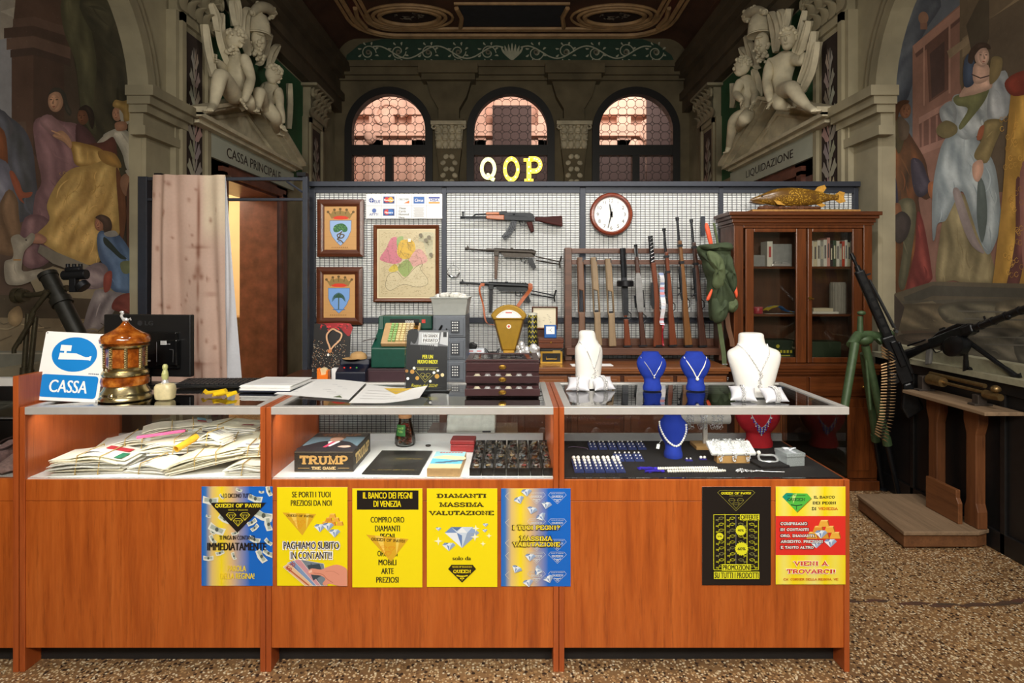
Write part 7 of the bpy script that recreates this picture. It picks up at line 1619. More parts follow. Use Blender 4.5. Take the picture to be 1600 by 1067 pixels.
t=thing('folded_cloth','folded blue and yellow cloth on the middle cabinet shelf','cloth',(pz(1219,3.88),3.88,1.1155));fn=lambda u,v:(-.1+.2*u,-.05+.1*v,.012+.04*math.sin(PI*min(1,.15+u))*math.exp(-((u-.35)/.4)**2)+.004*math.sin(u*18+v*5));m=M();m.grid(20,8,fn,lambda u,v:C(20,120,200) if u+v*.3 > .42 and not (u > .75 and .2 < v < .4) else C(220,196,20));m.grid(20,8,lambda u,v:(fn(u,v)[0],fn(u,v)[1],.0));mk('fold',m,PRINT,t,smooth=True,flatart=True)
t=thing('ribbed_jar','grey ribbed cylinder jar on the middle right cabinet shelf','jar',(pz(1309,3.92),3.92,1.1155));m=M();m.rings([[((.048+.002*(j % 2))*s*math.cos(2*PI*j/40),(.048+.002*(j % 2))*s*math.sin(2*PI*j/40),z) for j in range(40)] for s,z in ((.98,0),(1,.02),(1,.19),(.9,.205),(.86,.207))]);mk('body',m,flat('jar_grey',C(150,146,136),.6),t,smooth=False)
put('book','thin white book lying lower of two on the middle right cabinet shelf','book',MATS['book_white'],[(-.085,.085,0,.11,0,.014)],(pz(1289,3.86),3.85,1.1155),.001);put('book','thicker cream book lying on the white one in the cabinet','book',MATS['book_cream'],[(-.07,.06,0,.1,0,.022)],(pz(1287,3.86),3.855,1.130),.001)
DG=flat('dark_green_box',C(36,50,34),.5);put('box','dark green box with yellow marks at the cabinet bottom left','box',DG,[(-.12,.12,0,.14,0,.14)],(pz(1213,3.88),3.88,.8005),art=lambda m:(m.disc(.01,.1,.012,.012,C(200,190,60),12),[m.rect(-.02+i*.022,-.006+i*.022,.056,.074,C(206,196,60)) for i in range(6)],m.rect(-.01,.09,.035,.042,C(190,180,60))))
put('box','plain green box at the cabinet bottom right','box',flat('green_box',C(52,66,46),.5),[(-.095,.095,0,.13,0,.13)],(pz(1292,3.88),3.88,.8005))
# stuffed pike on its base, on top of the cabinet
fb=thing('stuffed_fish','mounted golden brown pike on a rocky base on top of the cabinet','stuffed fish',(pz(1246,3.86),3.86,1.7755));kp=3.86/F;fx=lambda px:(px-1246)*kp;fz=lambda py:(333-py)*kp
q_=N('fish_skin');v=q_.coord((1,1,1));vo=q_.n('ShaderNodeTexVoronoi');vo.inputs['Scale'].default_value=95;q_.l(v,vo.inputs['Vector']);ff=q_.noise(v,9,5)
q_.base(q_.mix(q_.ramp(ff,[(.42,(0,0,0,1)),(.6,(1,1,1,1))]),q_.ramp(vo.outputs['Distance'],[(.15,C(214,166,60)),(.5,C(110,78,24))]),C(96,66,22)));q_.set(.3)
prof=[(1172,312.5,1.0,.8),(1177,312,3,2.6),(1186,311,5.5,4),(1196,310,9,6),(1206,309,12,8),(1220,308,14,9),(1240,308,14.5,9),(1262,308.5,13,8),(1280,309,9.5,5.5),(1292,309,6,3.5),(1302,308.5,4.6,2.4),(1310,308.5,5,1.5)]
m=M();pr=spline(prof,4,False);m.rings([[(fx(x),w*kp*math.cos(2*PI*j/18),fz(y)+h*kp*math.sin(2*PI*j/18)) for j in range(18)] for x,y,h,w in pr]);mk('body',m,q_.m,fb,smooth=True)
FIN=flat('fin_gold',C(190,140,50),.5,0,.25,60)
for nm,pts in (('tail_fin',[(1303,305),(1312,299),(1320,301),(1318,308),(1321,315),(1312,318),(1303,312)]),('dorsal_fin',[(1272,299),(1278,292),(1288,289),(1291,294),(1286,301),(1290,304),(1276,303)]),('belly_fin',[(1272,316),(1282,316),(1290,321),(1284,324),(1276,320)]),('pectoral_fin',[(1204,314),(1214,316),(1222,322),(1210,321)])):m=M();m.prism([(fx(x),fz(y)) for x,y in pts],-.003 if nm != 'pectoral_fin' else -.045,.003 if nm != 'pectoral_fin' else -.04);mk(nm,m,FIN,fb)
m=M();m.prism([(fx(x),fz(y)) for x,y in ((1170,315.5),(1182,315),(1196,319),(1190,320),(1178,318))],-.02,.02);mk('jaw',m,q_.m,fb,bev=.003);m=M();m.ell((fx(1189),-.018,fz(307)),.006,10,7);mk('eye',m,BLACKP,fb,smooth=True)
m=M();m.bx(fx(1168),fx(1334),-.08,.08,0,fz(329.5));mk('base_board',m,flat('sandy',C(160,116,60),.8,0,.3,60),fb,bev=.004);m=M();random.seed(9)
for i in range(16):m.ell((fx(1190+i*5.6),random.uniform(-.02,.02),fz(326)),(.03,.03,.012+random.uniform(0,.012)),8,6)
mk('driftwood',m,flat('driftwood',C(86,50,26),.8,0,.4,30,.3),fb,smooth=True);m=M()
for i in range(9):x=fx(1290+i*4.5);m.tube([(x,0,fz(330)),(x+random.uniform(-.01,.01),0,fz(325))],[.003,.001],5)
mk('moss',m,flat('moss',C(70,84,40),.9),fb)
# ================================================================ arms at the right, platform scale, mortar at the left
GREEN=flat('tripod_green',C(62,82,52),.5,.1,.2,40);BRS=flat('cartridge_brass',C(150,122,88),.4,.8,.2)
tp=thing('tripod','green field tripod carrying a machine gun beside the cabinet','tripod',(1.95,3.42,0));o=-Vector((1.95,3.42,0))
A=Vector((2.03,3.42,.985)) + o
hub=[P(1336,536,3.36)+o,P(1352,540,3.46)+o,P(1350,552,3.52)+o]
feet=[P(1289,822,3.19)+o,P(1407,786,3.526)+o,P(1379,762,3.75)+o]
feet=[Vector((f.x,f.y,.006)) for f in feet]
for h,f in zip(hub,feet):
 mid=h.lerp(f,.62);m=M();m.tube([h,mid],[.024,.021],12);m.tube([h.lerp(f,.58),h.lerp(f,.63)],.026,12);leg=mk('leg',m,GREEN,tp,smooth=True)
 m=M();m.tube([mid,f],[.015,.012],10);m.lathe([(.03,0),(.03,.006),(.012,.02)],f-Vector((0,0,.006)),14);mk('leg_foot',m,BLACKM if f is not feet[0] else GREEN,leg,smooth=True)
m=M();c=P(1350,530,3.44)+o
m.tube([P(1330,540,3.38)+o,P(1340,524,3.42)+o,P(1362,524,3.44)+o,P(1390,528,3.44)+o],.028,10);m.ell(c,(.05,.045,.035));m.tube([P(1344,524,3.42)+o,P(1344,494,3.42)+o],[.018,.014],10);m.ell(P(1346,489,3.42)+o,(.024,.02,.014));m.tube([P(1372,534,3.42)+o,P(1394,520,3.42)+o],.022,10);m.tube([P(1352,545,3.46)+o,P(1360,640,3.46)+o],.008,8);mk('head',m,GREEN,tp,smooth=True)
def mgun(label,a,b,roll,shapes):
 """gun along its own x axis from butt a to muzzle b"""
 d=(b-a);L=d.length;X=d.normalized();Y=roll.cross(X).normalized();Z=X.cross(Y)
 t=thing('machine_gun',label,'machine gun',a);R=Matrix((X,Y,Z)).transposed().to_4x4();t.rotation_euler=R.to_euler()
 shapes(t,L);return t
DK=flat('gun_black',C(30,31,33),.32,.5,.3,40)
def sh1(t,L):
 m=M(T=Matrix.Diagonal((1,.84,.84,1)));m.tube([(.60*L,0,0),(1.0*L,0,0)],.010,10);m.tube([(.97*L,0,0),(1.01*L,0,0)],[.016,.012],10);m.tube([(.86*L,0,0),(.93*L,0,0)],[.024,.017],12);mk('barrel',m,DK,t,smooth=True)
 m=M(T=Matrix.Diagonal((1,.84,.84,1)));m.bx(.48*L,.90*L,-.026,.026,-.030,.030)
 mk('barrel_jacket',m,DK,t,bev=.010)
 for i in range(7):
  for s in (-1,1):m=M(T=Matrix.Diagonal((1,.84,.84,1)));x=.51*L+i*.054*L;m.bx(x,x+.036*L,s*.0265-.001,s*.0265+.001,-.012,.012);mk('jacket_slot',m,flat('slot',C(8,8,8),.8),t,bev=.0)
 m=M(T=Matrix.Diagonal((1,.84,.84,1)));m.bx(.20*L,.49*L,-.032,.032,-.045,.035);m.bx(.3*L,.46*L,-.05,.05,-.01,.03);m.bx(.24*L,.44*L,-.028,.028,.035,.055);mk('receiver',m,DK,t,bev=.008)
 m=M(T=Matrix.Diagonal((1,.84,.84,1)));m.prism([(0,-.09),(.03,.03),(.20*L,.02),(.20*L,-.03),(.07,-.10)],-.022,.022);mk('butt',m,DK,t,bev=.01)
 m=M(T=Matrix.Diagonal((1,.84,.84,1)));m.prism([(.22*L,-.04),(.27*L,-.04),(.24*L,-.14),(.20*L,-.13)],-.016,.016);m.tube([(.27*L,0,-.045),(.28*L,0,-.08),(.31*L,0,-.08),(.32*L,0,-.045)],.004,6);mk('grip',m,DK,t,bev=.006)
 m=M(T=Matrix.Diagonal((1,.84,.84,1)))
 for s in (-.018,.018):m.tube([(.83*L,s,.036),(.52*L,s,.06)],.007,8)
 m.tube([(.50*L,-.02,.06),(.50*L,.02,.06)],.010,8);mk('folded_bipod',m,flat('steel_dark',C(70,72,74),.4,.6),t,smooth=True)
 m=M(T=Matrix.Diagonal((1,.84,.84,1)));m.bx(.855*L,.865*L,-.004,.004,.02,.06);mk('front_sight',m,DK,t)
g1=mgun('black machine gun pointing up from the green tripod, with slotted barrel jacket',P(1440,648,3.36),P(1331,398,3.42),Vector((1,-.3,.4)),sh1)
ab=thing('ammunition_belt','belt of brass cartridges hanging below the tripod gun','ammunition belt',P(1384,545,3.34))
for i in range(30):
 u=i/29;px_=1387+2*math.sin(u*5)-(8*max(0,u-.75)*4 if u > .75 else 0);py_=548+u*136
 p=P(px_,py_,3.34)-ab.location;a=math.radians(-28+24*min(1,u*2.2) + (0 if u < .75 else 40*(u-.75)*4));d=Vector((math.cos(a),-.25,math.sin(a)*-1.0)).normalized()
 if u < .12:d=Vector((.8,-.2,-.55)).normalized()
 m=M();q=p-d*.04;m.tube([q,q+d*.05,q+d*.057,q+d*.064,q+d*.078],[.005,.005,.0035,.0032,.001],8);mk('cartridge',m,BRS,ab,smooth=True)
m=M()
for i in range(30):u=i/29;p=P(1387+2*math.sin(u*5)-(8*max(0,u-.75)*4 if u > .75 else 0),548+u*136,3.336)-ab.location;m.box(p,(.016,.015,.006))
mk('links',m,DK,ab)
def sh2(t,L):
 m=M(T=Matrix.Diagonal((1,.68,.68,1)));m.tube([(.62*L,0,0),(1.25*L,0,0)],[.026,.024],12)
 for i in range(6):m.tube([((.70+.09*i)*L,0,0),((.71+.09*i)*L,0,0)],.030,12)
 m.ell((.92*L,-.028,-.02),.012);mk('barrel_jacket',m,DK,t,smooth=True)
 m=M(T=Matrix.Diagonal((1,.68,.68,1)));m.bx(.30*L,.64*L,-.03,.03,-.04,.045);m.prism([(.34*L,.045),(.40*L,.07),(.56*L,.075),(.62*L,.045)],-.028,.028);m.bx(.58*L,.66*L,-.034,.034,-.034,.034);mk('receiver',m,DK,t,bev=.008)
 m=M(T=Matrix.Diagonal((1,.68,.68,1)));m.tube([(.0,0,-.005),(.10*L,0,-.005),(.30*L,0,0)],[.045,.038,.026],12);m.bx(-.01,.03,-.035,.035,-.085,.045);mk('butt',m,DK,t,bev=.008)
 m=M(T=Matrix.Diagonal((1,.68,.68,1)));m.prism([(.25*L,-.03),(.30*L,-.03),(.245*L,-.145),(.20*L,-.14)],-.015,.015);mk('grip',m,flat('grip_grey',C(120,120,118),.3,.4),t,bev=.006)
 m=M(T=Matrix.Diagonal((1,.68,.68,1)));m.tube([(.30*L,0,-.04),(.31*L,0,-.075),(.36*L,0,-.075),(.37*L,0,-.04)],.004,6);m.tube([(.12*L,-.03,.05),(.2*L,-.035,.045),(.29*L,-.035,.04)],.008,8);mk('trigger_guard',m,DK,t)
 m=M(T=Matrix.Diagonal((1,.68,.68,1)));m.lathe([(.07,-.035),(.075,-.03),(.075,.03),(.07,.035)],(.50*L,-.015,-.085),24,Rx(90));mk('drum_magazine',m,DK,t,smooth=True)
 m=M(T=Matrix.Diagonal((1,.68,.68,1)));m.bx(.74*L,.75*L,-.004,.004,.02,.055);mk('front_sight',m,DK,t);m=M(T=Matrix.Diagonal((1,.68,.68,1)));m.bx(.40*L,.44*L,-.008,.008,.07,.09);mk('rear_sight',m,DK,t)
a2,b2=P(1408,556,3.46),P(1600,483,2.68)
g2=mgun('black machine gun with bipod resting on the ledge below the right painting',a2,b2,Vector((0,0,1)),sh2)
bp=bpy.data.objects[g2.name];Ri=g2.matrix_basis.to_3x3() if False else g2.rotation_euler.to_matrix()
j=P(1508,530,3.02)
for fx_,lab in ((Vector((2.36,3.06,.865)),0),(Vector((2.40,2.80,.874)),1)):
 loc=Ri.transposed() @ (fx_-a2);lj=Ri.transposed() @ (j-a2);m=M();m.tube([lj,loc],[.013,.010],8);m.tube([loc+(lj-loc).normalized()*.06,loc,loc+Vector((.03,0,-.0))],[.012,.016,.012],8);mk('bipod_leg',m,DK,g2,smooth=True)
# platform weighing scale
SCW=wood('scale_wood',C(88,54,30),C(130,86,50),'y',.6);SCW2=wood('scale_post',C(84,48,26),C(126,78,44),'z',.5);GREYW=wood('worn_plank',C(110,90,68),C(150,124,96),'y',.7)
ws=thing('platform_scale','old wooden platform scale with brass beam against the black panelling','weighing scale',(2.14,3.1,0));wl=lambda x,y,z:(x-2.14,y-3.1,z)
Mw=Matrix.Translation((-2.14,-3.1,0))
m=M(T=Mw);m.prism([(1.93,2.90),(2.30,2.90),(2.375,2.93),(2.375,3.42),(2.0,3.42)],.075,.095,ax='z');mk('platform_top',m,GREYW,ws,bev=.004)
m=M(T=Mw);m.prism([(1.94,2.915),(2.30,2.915),(2.37,2.94),(2.37,3.41),(2.005,3.41)],.012,.075,ax='z');mk('platform_frame',m,SCW,ws,bev=.003)
for x,y in ((1.96,2.93),(2.3,2.94),(2.02,3.36),(2.33,3.36)):m=M(T=Mw);m.bx(x,x+.05,y,y+.03,0,.012);mk('foot',m,SCW,ws)
m=M(T=Mw);m.prism([(3.22,.096),(2.985,.096),(2.985,.20),(3.0,.225),(3.0,.265),(3.22,.265),(3.22,.19)],2.262,2.285,ax='x');mk('rear_board',m,wood('scale_board',C(92,54,28),C(132,84,48),'y',.5),ws,bev=.003)
for y,xx in ((2.965,2.33),(3.235,2.33)):
 m=M(T=Mw);m.prism([(y-.045,.096),(y+.045,.096),(y+.045,.18),(y+.032,.22),(y+.032,.56),(y+.05,.62),(y+.05,.70),(y-.05,.70),(y-.05,.62),(y-.032,.56),(y-.032,.22),(y-.045,.18)],xx-.02,xx+.03,ax='x');mk('post',m,SCW2,ws,bev=.004)
m=M(T=Mw);m.bx(2.20,2.385,2.74,3.32,.70,.718);mk('shelf_plank',m,GREYW,ws,bev=.003)
m=M(T=Mw);m.cyl((2.30,3.26,.79),(2.30,2.79,.785),.008);m.cyl((2.30,3.24,.79),(2.30,3.14,.789),.030,.026,16);m.cyl((2.30,2.86,.78),(2.30,2.77,.78),.022,.016,14);m.cyl((2.33,3.28,.815),(2.33,2.9,.812),.011);m.ell((2.30,2.80,.815),(.022,.022,.018));mk('brass_beam',m,flat('aged_brass',C(132,108,70),.4,.8,.25,40),ws,smooth=True)
for y in (3.29,2.9):m=M(T=Mw);m.bx(2.28,2.325,y-.02,y+.02,.718,.80 if y > 3 else .77);m.bx(2.26,2.35,y-.025,y+.025,.718,.728);mk('bracket',m,flat('rust_iron',C(70,62,56),.6,.5,.3),ws,bev=.003)
# mortar behind the left counter
OLV=flat('mortar_dark',C(36,35,30),.45,.4,.25,30);MTL=flat('mortar_metal',C(74,68,52),.35,.7,.25,40)
mt=thing('mortar','dark infantry mortar with bipod and sight behind the left counter','mortar',(-1.9,2.86,0));Dm=2.86;mo_=-Vector((-1.9,2.86,0));pm=lambda px,py,D=Dm:P(px,py,D)+mo_
m=M();a,b=pm(74,428),pm(134,520);e=a+(b-a)*2.9;z0=e.z;e=a+(b-a)*((a.z-.05)/(a.z-b.z)) if b.z < a.z else e
e=Vector((a.x+(b-a).x*1.9,a.y-.1,a.z+(b-a).z*1.9))
m.tube([a,e],[.0375,.0375],20);m.tube([a,a+(e-a)*.03],.042,20);m.tube([a+(e-a)*.22,a+(e-a)*.27],.046,20);mk('barrel',m,OLV,mt,smooth=True)
m=M();m.tube([a-(e-a).normalized()*.001,a+(e-a)*.012],.030,20);mk('bore',m,flat('bore_black',C(6,6,6),.9),mt)
m=M();m.tube([e,Vector((e.x+.05,e.y,.10))],.03,12);m.ell((e.x+.06,e.y,.06),(.19,.16,.06));mk('base_plate',m,OLV,mt,smooth=True)
m=M();m.tube([pm(26,462),pm(60,460),pm(106,450)],[.016,.013,.016],12);m.lathe([(.03,-.02),(.034,0),(.03,.02)],pm(35,462),16,Ry(90));m.lathe([(.038,-.012),(.04,0),(.038,.012)],pm(28,462),16,Ry(90));m.tube([pm(72,456,2.83),pm(100,470,2.82)],.022,10);mk('traverse_screw',m,MTL,mt,smooth=True)
for pts,r in (([(76,455),(52,486),(48,500)],.012),([(50,500),(22,545),(22,552)],.010),([(54,488),(30,536)],.009)):m=M();m.tube([pm(*p,2.80) for p in pts],r,10);mk('elevation_tube',m,MTL,mt,smooth=True)
for pts in ([(44,490),(0,543),(-60,615)],[(56,495),(28,553),(-16,640)]):
 q=[pm(*p,2.82) for p in pts];dv=q[1]-q[0];end=q[0]+dv*((q[0].z-.0)/(-dv.z));end.x=max(end.x,-2.40+1.9);m=M();m.tube([q[0],q[0].lerp(end,.3),end],[.011,.012,.010],10);m.tube([q[0].lerp(end,.22),q[0].lerp(end,.26)],.017,10);mk('leg',m,MTL,mt,smooth=True)
m=M();c=pm(116,440,2.80);m.box(c,(.03,.03,.10));m.tube([c+Vector((-.05,0,.03)),c+Vector((.06,0,.035))],.024,12);m.tube([c+Vector((-.03,-.01,.055)),c+Vector((.04,-.01,.06))],.014,10);m.tube([c+Vector((.03,0,-.01)),c+Vector((.05,0,-.03))],.03,12)
for x in (-.03,0,.03):m.cyl(c+Vector((x,0,.06)),c+Vector((x,0,.085)),.009)
mk('sight',m,BLACKM,mt,smooth=True,bev=.002)
# ================================================================ stucco figures on the pediments
def skin_body(name,parent,joints,bones,root,mat,lv=2):
 """one continuous body: joints {name: (point, radius)}, bones as pairs"""
 ks=list(joints);me=bpy.data.meshes.new(name)
 me.from_pydata([joints[k][0] for k in ks],[(ks.index(a),ks.index(b)) for a,b in bones],[]);me.update()
 o=bpy.data.objects.new(name,me);COL.objects.link(o);sk=o.modifiers.new('skin','SKIN');sk.use_smooth_shade=True;sk.branch_smoothing=.6
 for i,k in enumerate(ks):
  v=me.skin_vertices[0].data[i];r=joints[k][1];v.radius=r if isinstance(r,tuple) else (r,r);v.use_root=(k == root)
 s=o.modifiers.new('sub','SUBSURF');s.levels=lv;s.render_levels=lv
 dg=bpy.context.evaluated_depsgraph_get();nm=bpy.data.meshes.new_from_object(o.evaluated_get(dg));bpy.data.objects.remove(o);bpy.data.meshes.remove(me)
 nm.materials.clear();nm.materials.append(mat)
 for p in nm.polygons:p.use_smooth=True
 o=bpy.data.objects.new(name,nm);COL.objects.link(o);o.parent=parent;return o
def onX(sgn,px,py,X):
 D=F*X/abs(px-800);return Vector((sgn*X,D,EYE+(440-py)*D/F))
def statue(sgn,label,J,bones,view,beard,hair_z=.03,nm='statue',facing=None):
 k,ox,oy=view;pt=lambda p:onX(sgn,ox+p[0]/k,oy+p[1]/k,p[2])
 base=pt(J['pelvis'][0]);t=thing(nm,label,'statue',(base.x,base.y,base.z-.12));o=-Vector(t.location)
 jj={n:(pt(p)+o,tuple(v*.68 for v in r) if isinstance(r,tuple) else r*.68) for n,(p,r) in J.items()}
 for n_,kf_ in (('chest',1.3),('waist',1.1),('shL',1.1),('shR',1.1)):r=jj[n_][1];jj[n_]=(jj[n_][0],tuple(v*kf_ for v in r) if isinstance(r,tuple) else r*kf_)
 bb=[]
 for a,b in bones:
  lim={('hip','kne'):.074,('shL','elb'):.05,('shR','elb'):.05,('elb','han'):.042}.get((a[:3],b[:3]))
  if lim:jj[a+'m']=(jj[a][0].lerp(jj[b][0],.42),lim);bb += [(a,a+'m'),(a+'m',b)]
  else:bb.append((a,b))
 skin_body('body',t,jj,bb,'pelvis',STUCCO)
 h=jj['head'][0];fwd=Vector(facing or (-sgn*.7,-.5,-.2)).normalized();sd=fwd.cross(Vector((0,0,1))).normalized();up=sd.cross(fwd)
 R=Matrix((sd,fwd,up)).transposed()*.74;m=M()
 m.ell(h,(.078,.098,.115),16,12,R);m.ell(h+R @ Vector((0,.035,-.075)),(.055,.06,.05),12,8,R)
 m.ell(h+R @ Vector((0,.105,-.012)),(.014,.022,.028),8,6,R);m.ell(h+R @ Vector((0,.092,.03)),(.055,.014,.012),10,6,R);m.ell(h+R @ Vector((0,.093,-.06)),(.024,.012,.006),8,5,R);m.ell(h+R @ Vector((0,.094,-.07)),(.02,.012,.006),8,5,R)
 for s in (-1,1):m.ell(h+R @ Vector((s*.03,.088,.012)),(.014,.010,.008),8,6,R);m.ell(h+R @ Vector((s*.078,0,-.01)),(.012,.02,.03),8,6,R)
 mk('head',m,STUCCO,t,smooth=True);m=M();random.seed(int(h.length*100))
 for i in range(60):
  a,b=random.uniform(0,2*PI),random.uniform(-.1,1.2);d=Vector((math.cos(a)*math.cos(b),math.sin(a)*math.cos(b),math.sin(b)))
  if d.y > .45 and d.z < .55:continue
  m.ell(h+R @ Vector((d.x*.085,d.y*.105,d.z*.12)),random.uniform(.013,.02),7,5)
 mk('hair',m,STUCCO,t,smooth=True)
 if beard:
  m=M()
  for i in range(26):m.ell(h+R @ Vector((random.uniform(-.05,.05),random.uniform(.05,.1),random.uniform(-.17,-.07))),random.uniform(.012,.019),7,5)
  mk('beard',m,STUCCO,t,smooth=True)
 for hn,fn in (('handL','elbowL'),('handR','elbowR')):
  if hn not in jj:continue
  p=jj[hn][0];d=(p-jj[fn][0]).normalized();s_=d.cross(Vector((sgn,.2,0))).normalized();n_=d.cross(s_)
  m=M()
  for i in range(4):b=p+d*.012+s_*(-.024+.016*i);m.tube([b,b+d*.035+n_*.008,b+d*(.06-.005*abs(i-1.5))+n_*.026],[.009,.0085,.007],7)
  m.tube([p-s_*.02,p-s_*.04+d*.022,p-s_*.036+d*.042],[.010,.009,.007],7);mk('fingers',m,STUCCO,t,smooth=True)
 for an,kn in (('ankleL','kneeL'),('ankleR','kneeR')):
  if an not in jj or ('toe'+an[-1]) not in jj:continue
  p=jj['toe'+an[-1]][0];d=(p-jj[an][0]);d.z *= .2;d=d.normalized();s_=d.cross(Vector((0,0,1)));m=M()
  for i in range(5):b=p+s_*(-.024+.012*i);m.ell(b+d*(.022-.003*i),(.009,.009,.008),7,5)
  mk('toes',m,STUCCO,t,smooth=True)
 return t
B_=[('pelvis','waist'),('waist','chest'),('chest','neck'),('chest','shL'),('shL','elbowL'),('elbowL','handL'),('chest','shR'),('shR','elbowR'),('elbowR','handR'),('pelvis','hipL'),('hipL','kneeL'),('kneeL','calfL'),('calfL','ankleL'),('ankleL','toeL'),('pelvis','hipR'),('hipR','kneeR'),('kneeR','calfR'),('calfR','ankleR'),('ankleR','toeR')]
VL=(3.68,310,0);VR=(3.68,1110,0)
statue(-1,'nearer seated stucco figure on the left pediment, one foot on its corner',dict(head=((212,222,2.22),.055),neck=((218,285,2.24),.055),chest=((228,345,2.25),(.15,.11)),waist=((225,450,2.26),(.125,.10)),pelvis=((225,545,2.26),(.14,.11)),
 shL=((262,325,2.16),.075),elbowL=((305,450,2.12),.055),handL=((262,585,2.10),.04),shR=((185,330,2.32),.075),elbowR=((150,400,2.34),.055),handR=((100,350,2.30),.04),
 hipL=((205,560,2.18),.105),kneeL=((128,420,2.10),.085),calfL=((108,510,2.11),.072),ankleL=((88,610,2.13),.045),toeL=((62,638,2.08),(.045,.03)),hipR=((255,560,2.26),.10),kneeR=((290,590,2.12),.085),calfR=((300,620,2.16),.06),ankleR=((320,640,2.2),.045),toeR=((330,650,2.18),.03)),B_,VL,True,facing=(.5,-.1,-.5))
statue(-1,'farther stooping stucco figure on the far slope of the left pediment',dict(head=((432,425,2.2),.055),neck=((425,470,2.24),.055),chest=((415,510,2.25),(.15,.12)),waist=((395,570,2.26),(.13,.1)),pelvis=((375,610,2.26),(.14,.11)),
 shL=((460,510,2.18),.075),elbowL=((468,610,2.14),.055),handL=((484,715,2.12),.04),shR=((380,500,2.3),.075),elbowR=((362,560,2.3),.055),handR=((345,610,2.2),.04),
 hipL=((385,610,2.2),.10),kneeL=((448,680,2.12),.085),calfL=((445,720,2.2),.07),ankleL=((455,760,2.25),.045),toeL=((470,775,2.22),.03),hipR=((360,600,2.22),.10),kneeR=((352,520,2.12),.08),calfR=((345,580,2.14),.065),ankleR=((338,620,2.15),.045),toeR=((330,640,2.12),.03)),B_,VL,False,facing=(.4,.5,-.6))
statue(1,'nearer seated stucco figure on the right pediment, leg stretched to its corner',dict(head=((447,222,2.20),.055),neck=((438,285,2.24),.055),chest=((415,360,2.25),(.15,.11)),waist=((408,450,2.26),(.125,.10)),pelvis=((405,540,2.26),(.14,.11)),
 shL=((345,350,2.18),.075),elbowL=((322,470,2.12),.055),handL=((345,585,2.08),.04),shR=((480,335,2.3),.075),elbowR=((530,360,2.3),.055),handR=((545,300,2.32),.04),
 hipL=((430,520,2.18),.105),kneeL=((470,505,2.08),.085),calfL=((515,570,2.10),.07),ankleL=((560,615,2.12),.045),toeL=((602,640,2.09),(.045,.03)),hipR=((385,560,2.22),.10),kneeR=((395,600,2.1),.08),calfR=((420,610,2.14),.06),ankleR=((445,618,2.18),.045),toeR=((460,620,2.18),.03)),B_,VR,False,facing=(-.5,-.6,-.15))
statue(1,'farther turning stucco figure on the far slope of the right pediment',dict(head=((185,380,2.2),.055),neck=((195,430,2.24),.055),chest=((205,480,2.25),(.15,.12)),waist=((220,560,2.26),(.13,.1)),pelvis=((215,640,2.26),(.14,.11)),
 shL=((170,470,2.18),.075),elbowL=((145,540,2.14),.055),handL=((185,580,2.1),.04),shR=((240,470,2.3),.075),elbowR=((262,540,2.28),.055),handR=((250,600,2.2),.04),
 hipL=((195,660,2.2),.105),kneeL=((132,690,2.12),.088),calfL=((122,760,2.14),.07),ankleL=((105,850,2.17),.045),toeL=((92,875,2.14),.03),hipR=((230,650,2.24),.10),kneeR=((190,690,2.1),.085),calfR=((175,720,2.16),.065),ankleR=((160,745,2.2),.045),toeR=((150,765,2.2),.03)),B_,VR,False,facing=(-.6,.4,0))
def trophy(sgn,label,view,hel,plume,bust_,blades):
 k,ox,oy=view;pt=lambda x,y,X=2.32:onX(sgn,ox+x/k,oy+y/k,X)
 b=pt(hel[0],hel[1]+260);t=thing('armour_trophy',label,'relief',b);o=-b
 h=pt(*hel,2.26)+o;m=M();m.lathe([(.10,-.07),(.098,-.03),(.09,.035),(.066,.09),(.02,.12),(.0,.123)],h,24);m.lathe([(.098,-.07),(.108,-.08),(.105,-.088),(.09,-.082)],h,24);m.tube([h+Vector((-sgn*.02,.0,.115)),h+Vector((-sgn*.09,-.02,.0))],.012,6);mk('helmet',m,STUCCO,t,smooth=True)
 m=M();pl=[pt(*p,2.26)+o for p in plume];sp=spline([tuple(p) for p in pl],4,False);n=len(sp);m.tube(sp,[.022+.028*math.sin(PI*min(1,(i+1)/n)) for i in range(n)],10);random.seed(4)
 for i in range(30):p=Vector(sp[random.randrange(n)]);m.ell(p+Vector([random.uniform(-.034,.034) for _ in range(3)]),random.uniform(.014,.022),7,5)
 mk('plume',m,STUCCO,t,smooth=True)
 f=pt(*bust_,2.26)+o;m=M();m.ell(f,(.065,.072,.10));m.ell(f+Vector((-sgn*.055,-.04,-.01)),(.02,.02,.028));m.ell(f+Vector((-sgn*.04,-.046,.035)),(.033,.033,.012))
 for i in range(34):m.ell(f+Vector((random.uniform(-.06,.04),random.uniform(-.066,.05),random.uniform(-.17,-.03))),random.uniform(.013,.023),7,5)
 mk('bearded_face',m,STUCCO,t,smooth=True)
 for pts,w in blades:
  q=[pt(*p)+o for p in pts];sp=[Vector(p) for p in spline([tuple(p) for p in q],4,False)];n=len(sp);m=M();rs=[]
  for i,p in enumerate(sp):
   ww=.8*w*math.sin(PI*(.06+.86*i/(n-1)))**.9;d=(sp[min(n-1,i+1)]-sp[max(0,i-1)]).normalized();s_=d.cross(Vector((sgn,0,0))).normalized()
   rs.append([p+s_*ww*a+Vector((-sgn*c,0,0)) for a,c in ((-1,0),(-.5,.035),(0,.02),(.5,.035),(1,0),(0,-.03))])
  m.rings(rs);mk('blade_leaf' if w < .06 else 'wing',m,STUCCO,t,smooth=True,ang=25)
